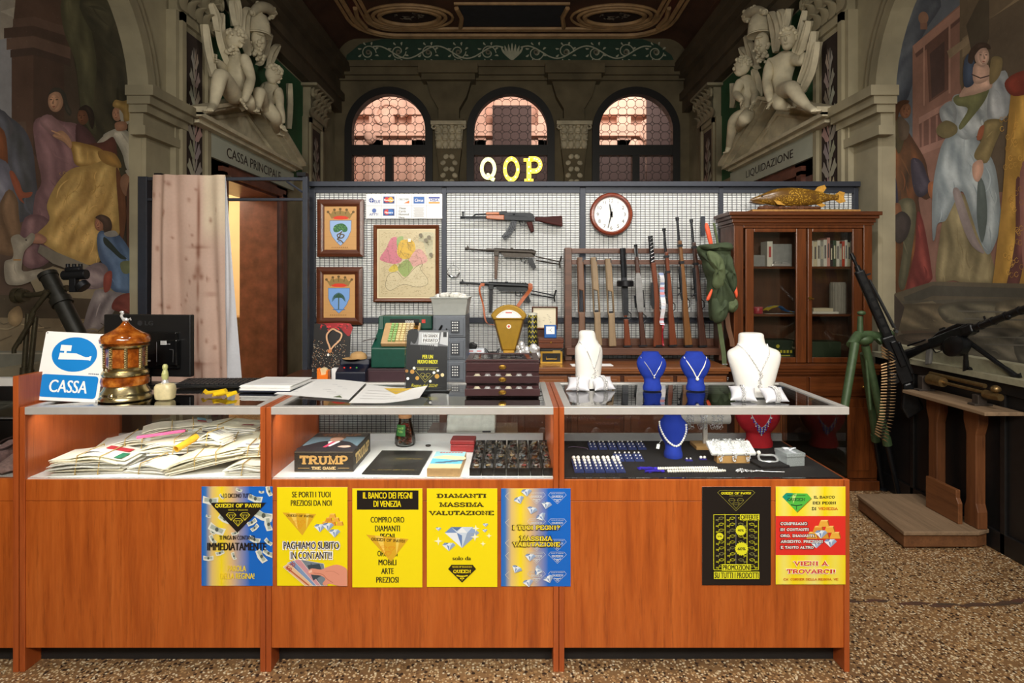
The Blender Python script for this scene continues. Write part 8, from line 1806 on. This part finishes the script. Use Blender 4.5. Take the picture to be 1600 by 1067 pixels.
trophy(-1,'stucco plumed helmet trophy with shields behind the left pediment figures',VL,(348,150),[(310,75),(345,45),(390,45),(425,70),(420,100)],(345,235),(([(125,80),(120,180),(150,300),(175,390)],.10),([(280,50),(262,120),(262,220),(280,320)],.11),([(180,0),(195,60),(205,150)],.07),([(215,0),(222,70),(222,150)],.06),([(408,200),(375,280),(345,370)],.09),([(455,260),(420,320),(395,390)],.08),([(30,140),(50,280),(85,440)],.045),([(60,20),(95,100),(100,180)],.07),([(520,480),(522,600),(515,740)],.05)))
trophy(1,'stucco plumed helmet trophy with wings behind the right pediment figures',VR,(280,150),[(315,70),(270,62),(225,75),(205,105),(225,115)],(295,250),(([(350,75),(380,180),(385,300)],.12),([(405,60),(425,110),(435,170)],.07),([(460,50),(448,110),(440,160)],.06),([(210,210),(240,300),(275,390)],.09),([(180,275),(205,320),(250,360)],.07),([(555,60),(520,200),(490,320)],.05),([(575,120),(545,230),(500,360)],.06),([(605,180),(575,330),(520,480)],.055),([(625,240),(590,400),(530,530)],.06),([(255,400),(275,500),(290,600)],.10),([(130,480),(135,560),(130,620)],.05)))
# ================================================================ wall paintings
FRES=paint_mat('wall_fresco',.75,.34,5,speck=.14)
def fresco(sgn,label,draw):
 X=WX+.088
 def T_(p):
  D=F*X/max(60,abs(p[0]-800));return Vector((sgn*(X+p[1]),D,EYE+(440-p[2])*D/F))
 m=M(T=T_);m.lay=.0004;draw(m);o=mk('wall_painting',m,FRES,flatart=True);tag(o,label,'wall painting')
KF=1.55
def c_(r,g,b):y=.3*r+.59*g+.11*b;return C(*[max(0,v+(y-v)*.16) for v in (r,g,b)],k=KF)
def folds(m,poly,n,cols,ang,seed,L=40,w=3.0):
 """brushed drapery folds of the painted figures, kept inside their outline"""
 rng=random.Random(seed);xs=[p[0] for p in poly];ys=[p[1] for p in poly]
 def inside(x,y):
  r=False
  for (x1,y1),(x2,y2) in zip(poly,poly[1:]+poly[:1]):
   if (y1 > y) != (y2 > y) and x < (x2-x1)*(y-y1)/(y2-y1)+x1:r=not r
  return r
 k=0
 for _ in range(n*12):
  if k >= n:break
  x,y=rng.uniform(min(xs),max(xs)),rng.uniform(min(ys),max(ys));a=math.radians(ang+rng.uniform(-22,22));l=L*rng.uniform(.4,1.1);d=(math.cos(a),math.sin(a));bend=rng.uniform(-.2,.2)*l
  p=[(x+d[0]*l*(t-.5)-d[1]*bend*(4*(t-.5)**2),y+d[1]*l*(t-.5)+d[0]*bend*(4*(t-.5)**2)) for t in (0,.25,.5,.75,1)]
  if not all(inside(*q) for q in p):continue
  ww=w*rng.uniform(.5,1.3);m.line(spline(p,3,False),[ww*math.sin(PI*i/12)+.15 for i in range(13)],c_(*rng.choice(cols)));k += 1
def fig(m,pts,c,fold=None,k=4,step=2.4):
 """one painted form: outline filled, then modelled with softly graded brush colour"""
 pl=spline(pts,k);xs=[p[0] for p in pl];ys=[p[1] for p in pl];rng=random.Random(int(xs[0]*7+ys[0]));st=max(step,math.sqrt((max(xs)-min(xs))*(max(ys)-min(ys)))/42)
 m.flat(pl,c_(*[v*.82 for v in c]));m.lay += .00004;y0=-m.lay
 a=math.radians(fold[2]+8 if fold else 70);tx,ty=math.cos(a),math.sin(a);w=5.5 if fold else 11;p1,p2,p3=[rng.uniform(0,6) for _ in range(3)]
 dk=[min(q[t] for q in fold[1])*.92 for t in range(3)] if fold else [v*.80 for v in c];lt=[max(q[t] for q in fold[1])*1.04 for t in range(3)] if fold else [v*1.12 for v in c]
 Q=np.array(pl);S=np.roll(Q,-1,0);gx=np.arange(min(xs),max(xs),st);gy=np.arange(min(ys),max(ys),st);X,Y=np.meshgrid(gx,gy);ins=np.zeros(X.shape,bool);dd=np.full(X.shape,1e9)
 for (x1,y1),(x2,y2) in zip(Q,S):
  if y1 != y2:ins ^= ((y1 > Y) != (y2 > Y)) & (X < (x2-x1)*(Y-y1)/(y2-y1)+x1)
  l2=(x2-x1)**2+(y2-y1)**2 or 1e-9;t=np.clip(((X-x1)*(x2-x1)+(Y-y1)*(y2-y1))/l2,0,1);dd=np.minimum(dd,(X-x1-t*(x2-x1))**2+(Y-y1-t*(y2-y1))**2)
 nodes={}
 for iy,ix in zip(*np.nonzero(ins)):
  x,y=gx[ix],gy[iy];e=min(1,max(0,dd[iy,ix]**.5-st*.9)/(st*2.6))
  u,v=x*tx+y*ty,-x*ty+y*tx;f=math.sin(v/w+1.3*math.sin(u/23+p1)+p2)*.6+math.sin(v/(w*.43)+1.8*math.sin(u/15+p3)+u/40)*.3+.25*math.sin(u/11+v/17+p1)
  f=max(0,min(1,.5+.42*f+.10*(rng.random()-.5)));nodes[ix,iy]=(x,y,c_(*[(dk[q]+(lt[q]-dk[q])*f)*e+c[q]*.82*(1-e) for q in range(3)]))
 for (ix,iy),q in nodes.items():
  o=[nodes.get(t) for t in ((ix,iy),(ix+1,iy),(ix+1,iy+1),(ix,iy+1))]
  if all(o):m.poly([(t[0],y0,t[1]) for t in o],[t[2] for t in o])
 if fold:folds(m,pl,fold[0]//5,[tuple(c[q]*.5+t[q]*.5 for q in range(3)) for t in fold[1]],fold[2],fold[3],fold[4],fold[5]*.6)
def face(m,x,y,s,sk,hair,look=-1,hairpts=None):
 """small painted head: modelled oval, brow, eye, nose, mouth; look -1 left, +1 right"""
 el=lambda cx,cy,rx,ry:[(cx+rx*math.cos(t*PI/6),cy+ry*math.sin(t*PI/6)) for t in range(12)]
 fig(m,el(x,y,s*.6,s*.86),tuple(v*.92 for v in sk),k=3,step=1.3);fig(m,el(x+look*s*.16,y+s*.02,s*.40,s*.62),sk,k=3,step=1.1)
 dk=[v*.46 for v in sk];md=[v*.72 for v in sk]
 for dx in (-.1,.36):m.blob([(x+look*s*(dx-.11),y-s*.12),(x+look*s*dx,y-s*.17),(x+look*s*(dx+.11),y-s*.11),(x+look*s*dx,y-s*.07)],c_(*dk),2);m.line([(x+look*s*(dx-.15),y-s*.27),(x+look*s*dx,y-s*.33),(x+look*s*(dx+.14),y-s*.27)],s*.035,c_(*md))
 m.blob([(x+look*s*.14,y-s*.2),(x+look*s*.2,y-s*.05),(x+look*s*.30,y+s*.17),(x+look*s*.14,y+s*.22)],c_(*md),2);m.blob([(x+look*s*.02,y+s*.42),(x+look*s*.14,y+s*.38),(x+look*s*.28,y+s*.42),(x+look*s*.15,y+s*.5)],c_(sk[0]*.72,sk[1]*.5,sk[2]*.48),2);m.line([(x+look*s*.04,y+s*.62),(x+look*s*.24,y+s*.62)],s*.06,c_(*md))
 if hairpts:fig(m,[(x+a*s,y+b*s) for a,b in hairpts],hair,(6,[tuple(v*.7 for v in hair),tuple(v*1.2 for v in hair)],80,3,s*.6,1.5),4,1.4)
def left_painting(m):
 m.rect(-700,234,-420,640,c_(64,52,40));m.rect(-700,19,-420,200,c_(118,118,122));m.flat([(0,0),(30,0),(26,30),(10,60),(0,62)],c_(132,124,112));m.flat([(0,18),(22,28),(26,10)],c_(150,142,128))
 m.flat([(24,0),(100,0),(100,300),(18,300),(18,60)],c_(76,54,42));m.flat([(52,48),(100,50),(100,300),(52,240)],c_(64,46,36))
 for y0,y1,x0,c in ((30,44,20,(84,62,50)),(44,60,6,(66,48,38)),(60,78,10,(86,64,52)),(78,90,16,(60,44,36))):m.flat([(x0,y0),(52,y0-4),(110,y0+14),(110,y1+14),(52,y1-4),(x0,y1)],c_(*c))
 fig(m,[(110,0),(232,0),(234,160),(214,300),(140,240),(120,120)],(58,52,36),(26,[(46,42,30),(68,62,42),(50,46,32)],62,3,110,12))
 fig(m,[(96,0),(128,0),(150,90),(146,160),(150,210),(128,180),(118,100),(100,50)],(78,76,50),(9,[(64,62,42),(90,86,58)],78,4,80,6));fig(m,[(125,0),(200,0),(170,60),(215,100),(190,96),(150,60)],(66,62,44),(10,[(52,50,36),(80,74,52)],35,5,60,6))
 m.flat([(-400,200),(40,190),(60,640),(-400,640)],c_(80,62,50))
 fig(m,[(-30,170),(2,172),(14,182),(36,200),(50,230),(56,280),(60,330),(40,345),(-40,345)],(72,74,84),(16,[(58,60,70),(84,86,98),(66,60,60)],75,6,60,6));fig(m,[(-20,205),(6,205),(12,260),(8,300),(-20,300)],(120,66,34));fig(m,[(-30,250),(8,252),(18,280),(14,310),(-30,330)],(104,104,120),(6,[(84,84,100),(124,124,138)],60,7,30,5))
 fig(m,[(14,270),(20,268),(30,285),(36,300),(50,300),(46,308),(34,310),(38,318),(30,312),(22,296)],(156,78,50));fig(m,[(8,300),(26,310),(30,345),(40,380),(20,400),(-20,380)],(112,84,58),(5,[(92,68,46),(130,98,70)],80,8,30,5))
 rose=[(52,192),(72,182),(98,190),(122,196),(136,232),(130,262),(112,290),(92,310),(76,350),(52,352),(54,306),(64,284),(56,240)]
 fig(m,rose,(124,88,92),(56,[(108,76,82),(140,102,106),(114,80,86),(134,96,100)],65,9,34,3.4));fig(m,[(38,340),(76,344),(82,400),(50,420),(30,400)],(118,82,88),(6,[(96,66,72),(140,104,106)],80,2,34,5));fig(m,[(60,190),(80,180),(118,222),(110,232),(84,214)],(146,108,110));fig(m,[(118,196),(134,200),(150,222),(150,236),(122,236)],(84,52,54))
 face(m,86,158,20,(176,130,98),(60,56,46),-1,[(-.55,-.5),(-.2,-1.02),(.4,-1.0),(.8,-.5),(.95,.2),(1.25,.8),(1.1,1.15),(.75,.7),(.6,0),(.35,-.62),(-.1,-.72)])
 face(m,129,182,15,(116,72,46),(46,34,26),-1,[(-.5,-.7),(.2,-1.2),(.9,-.8),(1.2,.2),(1.0,1.3),(.7,.9),(.5,0),(.2,-.6)])
 fig(m,[(160,212),(172,204),(190,200),(206,214),(214,240),(222,272),(208,276),(196,262),(190,240),(176,216)],(170,164,148),(10,[(140,134,122),(196,190,172)],70,10,26,4));fig(m,[(150,224),(164,210),(178,206),(172,218),(158,226)],(178,170,152))
 fig(m,[(136,226),(160,222),(176,214),(182,236),(178,252),(150,240)],(98,52,40));skirt=[(88,286),(110,264),(140,258),(164,250),(182,256),(188,290),(186,330),(184,372),(160,404),(140,414),(112,406),(84,392),(60,376),(56,366),(76,344),(72,320)]
 gold=[(166,128,58),(204,166,88),(176,138,66),(210,174,98),(154,116,52)]
 fig(m,[(110,222),(130,224),(156,232),(168,246),(164,256),(146,262),(118,258),(112,240)],(166,124,52),(12,gold,70,11,22,4));fig(m,skirt,(190,152,76),(110,gold,116,12,40,3.2));fig(m,[(152,236),(178,240),(188,262),(160,254)],(170,124,54));fig(m,[(180,262),(192,290),(196,340),(188,380),(184,330)],(120,70,40))
 rng=random.Random(1)
 for k in range(60):
  x,y=rng.uniform(92,182),rng.uniform(268,398)
  m.line([(x+3.2*math.cos(t),y+2.4*math.sin(t*1.0)) for t in [i*.7+k for i in range(6)]],.5,c_(*rng.choice(((164,126,62),(172,134,70)))))
 fig(m,[(188,276),(200,270),(208,280),(204,300),(194,306),(186,290)],(150,104,76));fig(m,[(194,266),(216,268),(214,282),(204,280)],(180,170,150));fig(m,[(196,300),(212,290),(216,430),(200,430)],(96,56,40),(6,[(70,42,34),(130,84,46)],86,3,50,5))
 fig(m,[(84,208),(94,204),(104,212),(110,224),(108,232),(98,222),(86,216),(80,212)],(188,138,100));m.line([(78,204),(92,210)],2,c_(188,138,100));m.line([(82,212),(94,215)],1.8,c_(176,126,92))
 face(m,181,178,13,(190,132,100),(160,128,64),-1);fig(m,[(174,166),(178,156),(190,158),(200,156),(205,170),(204,186),(198,192),(190,186),(187,172)],(168,130,64),(6,gold,90,4,14,2.4));fig(m,[(184,172),(190,178),(192,190),(202,188),(198,194),(188,192)],(190,182,164));fig(m,[(178,192),(194,190),(196,202),(180,204)],(170,118,88))
 fig(m,[(44,374),(56,364),(70,372),(66,380),(50,380)],(176,120,96));m.flat([(60,382),(86,394),(140,416),(184,410),(186,424),(136,432),(80,412),(56,394)],c_(112,106,92));m.flat([(40,430),(80,416),(140,434),(190,424),(200,470),(60,470)],c_(126,114,88));m.flat([(-20,460),(214,470),(220,500),(-20,500)],c_(70,60,44));m.flat([(-400,490),(236,500),(236,640),(-400,640)],c_(116,102,76))
 fig(m,[(14,372),(26,366),(36,372),(46,364),(52,368),(48,380),(36,392),(32,410),(34,424),(62,420),(66,428),(40,442),(20,446),(6,440),(4,410),(16,404),(18,392)],(152,144,126),(9,[(126,118,104),(176,168,148)],70,13,18,3));m.disc(38,375,1.4,1.2,c_(40,34,30),8);m.line([(18,406),(30,406)],2.4,c_(150,110,60))
 fig(m,[(150,366),(164,360),(182,366),(198,386),(208,410),(212,455),(192,458),(172,452),(164,424),(152,400)],(78,104,142),(20,[(60,84,120),(100,128,164),(70,94,130)],70,14,30,4));fig(m,[(160,370),(170,378),(186,396),(196,404),(186,404),(172,392),(160,380)],(52,66,60));fig(m,[(186,410),(202,408),(208,420),(196,428),(188,424)],(112,118,80))
 face(m,153,350,13,(166,110,80),(78,58,46),-1,[(-.5,-.8),(.2,-1.15),(1.2,-.7),(1.5,.3),(1.1,1.2),(.5,.9),(.4,0),(-.1,-.5)]);fig(m,[(160,364),(176,360),(182,368),(166,370)],(170,166,156))
 fig(m,[(126,424),(150,410),(166,420),(162,446),(138,452),(126,446)],(124,108,112),(8,[(94,80,86),(150,134,134)],15,15,22,2));fig(m,[(150,452),(176,456),(190,462),(166,500),(150,516),(128,516),(132,490),(142,462)],(142,134,134),(12,[(108,98,100),(170,162,160),(96,88,92)],112,16,34,3));fig(m,[(178,466),(196,458),(214,462),(214,490),(190,488),(172,482)],(136,60,50),(6,[(104,44,38),(160,80,66)],10,17,18,3));fig(m,[(160,430),(172,424),(170,450),(160,456)],(160,72,58))
 rng=random.Random(6)
 for k in range(40):x,y=rng.uniform(-40,210),rng.uniform(505,600);m.line(spline([(x+i*12,y+rng.uniform(-6,6)) for i in range(4)],3,False),rng.uniform(.6,2.4),c_(*rng.choice(((90,80,60),(136,122,92),(150,132,98),(80,74,62)))))
 fig(m,[(10,488),(26,478),(32,496),(22,510),(10,504)],(150,124,84));m.rect(-400,236,548,640,c_(104,104,92));m.line([(-20,552),(236,552)],2.5,c_(140,136,120))
def right_painting(m):
 m.rect(1352,2300,-420,640,c_(86,92,102));fig(m,[(1380,0),(1470,0),(1440,60),(1420,150),(1370,200)],(74,80,94),(6,[(66,72,86),(92,98,108)],120,1,60,14));fig(m,[(1372,240),(1420,180),(1430,300),(1372,400)],(104,110,116))
 m.flat([(1426,72),(1520,-10),(2300,-420),(2300,300),(1500,480),(1426,420)],c_(126,88,74));m.flat([(1426,72),(1520,-6),(1524,6),(1430,84)],c_(150,108,92));m.flat([(1430,84),(1524,8),(1524,14),(1432,90)],c_(92,62,54))
 m.disc(1443,28,8,10,c_(130,94,74),16);m.rect(1438,1449,36,46,c_(120,84,68));m.flat([(1448,74),(1482,46),(1482,140),(1452,160)],c_(92,62,52));m.flat([(1453,84),(1476,64),(1476,140),(1456,154)],c_(70,50,46));m.line([(1444,60),(1444,165)],2.4,c_(150,110,94));m.line([(1484,36),(1484,146)],3,c_(150,110,94))
 m.flat([(1436,184),(1496,150),(1496,160),(1436,194)],c_(146,106,92));m.flat([(1436,194),(1496,160),(1496,214),(1438,232)],c_(104,70,60));m.flat([(1434,232),(1500,208),(1500,218),(1434,244)],c_(140,100,86))
 for i in range(5):m.line([(1442+i*11,190-i*5),(1442+i*11,230-i*4)],3,c_(136,94,80))
 m.flat([(1500,-60),(2300,-420),(2300,260),(1540,260),(1500,130)],c_(96,80,60));m.flat([(1504,60),(1560,20),(1700,-90),(1700,-60),(1560,50),(1504,90)],c_(120,102,76));m.flat([(1480,80),(1520,52),(1522,62),(1484,92)],c_(130,110,84));m.flat([(1510,40),(1530,0),(1546,0),(1546,60),(1524,110)],c_(70,60,46));m.flat([(1546,30),(1720,-80),(2300,-420),(2300,300),(1546,300)],c_(84,70,54))
 # old man in brown
 fig(m,[(1384,220),(1396,190),(1412,196),(1430,222),(1446,250),(1452,280),(1460,300),(1448,312),(1436,308),(1440,340),(1450,400),(1448,450),(1420,470),(1392,475),(1370,470),(1368,330),(1370,250)],(92,58,38),(40,[(70,44,32),(120,76,40),(60,44,40),(132,70,34)],84,21,55,6))
 fig(m,[(1368,240),(1384,222),(1388,260),(1378,300),(1368,310)],(140,80,36));fig(m,[(1368,330),(1386,336),(1398,360),(1408,400),(1398,460),(1368,470)],(112,66,34),(8,[(86,50,30),(140,84,40)],84,22,50,5));fig(m,[(1382,265),(1398,270),(1404,320),(1392,330),(1384,300)],(60,56,76));fig(m,[(1424,250),(1440,252),(1450,276),(1456,292),(1440,308),(1428,296)],(66,58,72),(5,[(52,46,60),(84,76,88)],50,4,20,4))
 fig(m,[(1402,320),(1424,310),(1432,330),(1426,390),(1414,450),(1404,440),(1412,380)],(96,92,68),(8,[(78,76,56),(120,112,84)],88,23,46,4));fig(m,[(1434,332),(1444,350),(1456,420),(1454,440),(1420,462),(1416,450),(1430,390)],(128,52,46),(10,[(100,38,36),(150,66,56)],76,24,40,5));fig(m,[(1380,212),(1388,186),(1402,180),(1414,200),(1412,224),(1404,240),(1394,214)],(84,72,46))
 face(m,1415,172,15,(146,92,60),(96,56,30),1,[(.4,-1.0),(-.4,-1.0),(-1.2,-.4),(-1.3,.6),(-.9,1.1),(-.6,.2),(-.2,-.5),(.3,-.7)]);fig(m,[(1406,182),(1418,190),(1422,200),(1418,216),(1408,218),(1404,200)],(104,84,66));fig(m,[(1452,286),(1466,284),(1474,296),(1474,310),(1462,314),(1452,304)],(168,98,58));m.line([(1466,290),(1472,290)],3,c_(168,98,58));fig(m,[(1396,320),(1406,318),(1410,334),(1402,344),(1394,336)],(140,86,54));fig(m,[(1392,346),(1410,330),(1424,344),(1418,370),(1404,380),(1394,364)],(66,56,54))
 # lady in pale blue
 gown=[(1476,220),(1494,206),(1520,210),(1536,226),(1556,260),(1564,320),(1566,350),(1552,390),(1542,396),(1530,370),(1520,340),(1506,300),(1496,310),(1486,330),(1478,345),(1466,350),(1462,372),(1458,370),(1458,300),(1466,250)]
 fig(m,[(1478,330),(1500,300),(1530,340),(1550,400),(1556,440),(1520,446),(1490,438),(1464,440),(1468,380)],(132,116,78),(50,[(108,96,64),(150,134,94),(118,104,70)],86,25,50,3.4));fig(m,gown,(136,148,152),(90,[(118,130,136),(158,168,170),(126,138,144),(166,174,174)],78,26,46,3));fig(m,[(1490,300),(1500,296),(1512,330),(1526,370),(1540,396),(1520,384),(1504,350)],(150,134,130));fig(m,[(1530,280),(1540,290),(1544,340),(1536,380),(1528,340)],(92,104,100))
 fig(m,[(1490,152),(1504,146),(1530,142),(1548,132),(1562,140),(1560,170),(1548,190),(1532,210),(1510,218),(1496,208),(1488,180)],(150,158,160),(16,[(120,128,132),(176,182,182)],50,27,24,4));fig(m,[(1470,170),(1486,158),(1496,170),(1494,192),(1482,196),(1472,188)],(146,152,154),(5,[(116,124,128),(170,176,176)],60,2,14,3));fig(m,[(1466,198),(1480,188),(1496,196),(1496,208),(1480,216),(1466,210)],(120,106,66));fig(m,[(1550,130),(1572,110),(1580,140),(1578,176),(1562,190),(1544,182)],(154,160,164),(8,[(124,130,136),(180,184,186)],60,28,22,4))
 fig(m,[(1540,190),(1562,186),(1568,196),(1556,226),(1544,254),(1528,250),(1524,240),(1536,216)],(128,110,66),(7,[(104,88,52),(150,130,82)],118,29,24,4));fig(m,[(1494,150),(1536,140),(1548,136),(1540,158),(1520,184),(1504,202),(1500,196),(1514,170),(1496,164)],(112,114,70));fig(m,[(1500,150),(1516,128),(1544,118),(1552,136),(1530,146),(1512,150)],(196,156,134));fig(m,[(1522,256),(1536,250),(1538,268),(1530,284),(1522,276)],(196,148,124));fig(m,[(1532,200),(1540,196),(1536,216),(1528,218)],(170,92,58))
 fig(m,[(1508,96),(1518,84),(1528,110),(1522,132),(1508,134)],(62,76,100));fig(m,[(1524,100),(1546,102),(1546,124),(1524,130)],(196,154,132));face(m,1536,88,19,(206,164,142),(74,54,42),1,[(.75,-.6),(.5,-1.05),(-.3,-1.1),(-.95,-.5),(-1.15,.4),(-.8,.6),(-.55,-.1),(-.1,-.62),(.4,-.7)]);m.line([(1520,116),(1534,122),(1548,118)],1.6,c_(60,44,40));fig(m,[(1552,90),(1568,92),(1564,118),(1550,132),(1548,116)],(132,112,70))
 # robed man in gold at the picture's edge
 gold=[(150,108,36),(206,156,62),(168,122,44),(190,142,54)]
 fig(m,[(1586,130),(1606,120),(1650,120),(1690,300),(1680,440),(1600,446),(1556,450),(1556,420),(1566,330),(1572,260),(1578,180)],(176,128,48),(60,gold,92,30,50,3.4));fig(m,[(1590,280),(1604,300),(1606,380),(1590,460),(1570,470),(1588,380)],(104,60,54),(5,[(80,44,42),(126,74,66)],88,3,50,6));fig(m,[(1596,270),(1620,260),(1630,380),(1604,440)],(160,104,92));fig(m,[(1572,130),(1590,114),(1620,110),(1620,140),(1586,150)],(136,52,36));rng=random.Random(2)
 for k in range(46):x,y=rng.uniform(1566,1600),rng.uniform(180,430);m.line([(x+3*math.cos(t),y+4*math.sin(t)) for t in [i*.8 for i in range(8)]],.6,c_(*gold[k % 4]))
 # steps and carved stone below
 m.flat([(1366,470),(1420,452),(1460,440),(1640,444),(2300,500),(2300,640),(1366,640)],c_(86,76,60));m.flat([(1414,464),(1460,446),(1660,452),(1660,466),(1460,462),(1420,478)],c_(70,66,56));m.flat([(1410,470),(1640,464),(1700,480),(1500,500),(1440,500)],c_(78,72,60));m.flat([(1416,476),(1460,470),(1530,520),(1500,526)],c_(104,94,72));m.flat([(1400,480),(1418,476),(1500,526),(1480,560),(1410,520)],c_(74,58,44))
 for x0,y0,x1,y1,c in ((1380,474,1500,520,(92,80,60)),(1470,470,1580,510,(84,78,62)),(1560,466,1680,520,(96,86,66)),(1490,512,1600,575,(78,72,60)),(1590,520,1720,580,(70,66,56)),(1400,520,1500,580,(70,58,46))):
  fig(m,[(x0,y0+8),((x0+x1)/2,y0),(x1,y0+4),(x1+6,(y0+y1)/2),(x1-10,y1),((x0+x1)/2,y1-4),(x0+12,y1-6)],c,(16,[tuple(v*.72 for v in c),tuple(v*1.35 for v in c)],12,x0,16,2.2))
 for y in (500,512,540,552):m.line([(1500+(y-500)*.8,y-14),(1900,y-6)],2.2,c_(86,82,72))
 m.flat([(1366,440),(1400,460),(1416,480),(1400,540),(1366,560)],c_(60,50,44));m.rect(1352,2300,580,660,c_(76,70,60))
fresco(-1,'large wall painting of a seated ruler in a golden robe on the left wall',left_painting)
fresco(1,'large wall painting of a lady in pale blue on the right wall',right_painting)
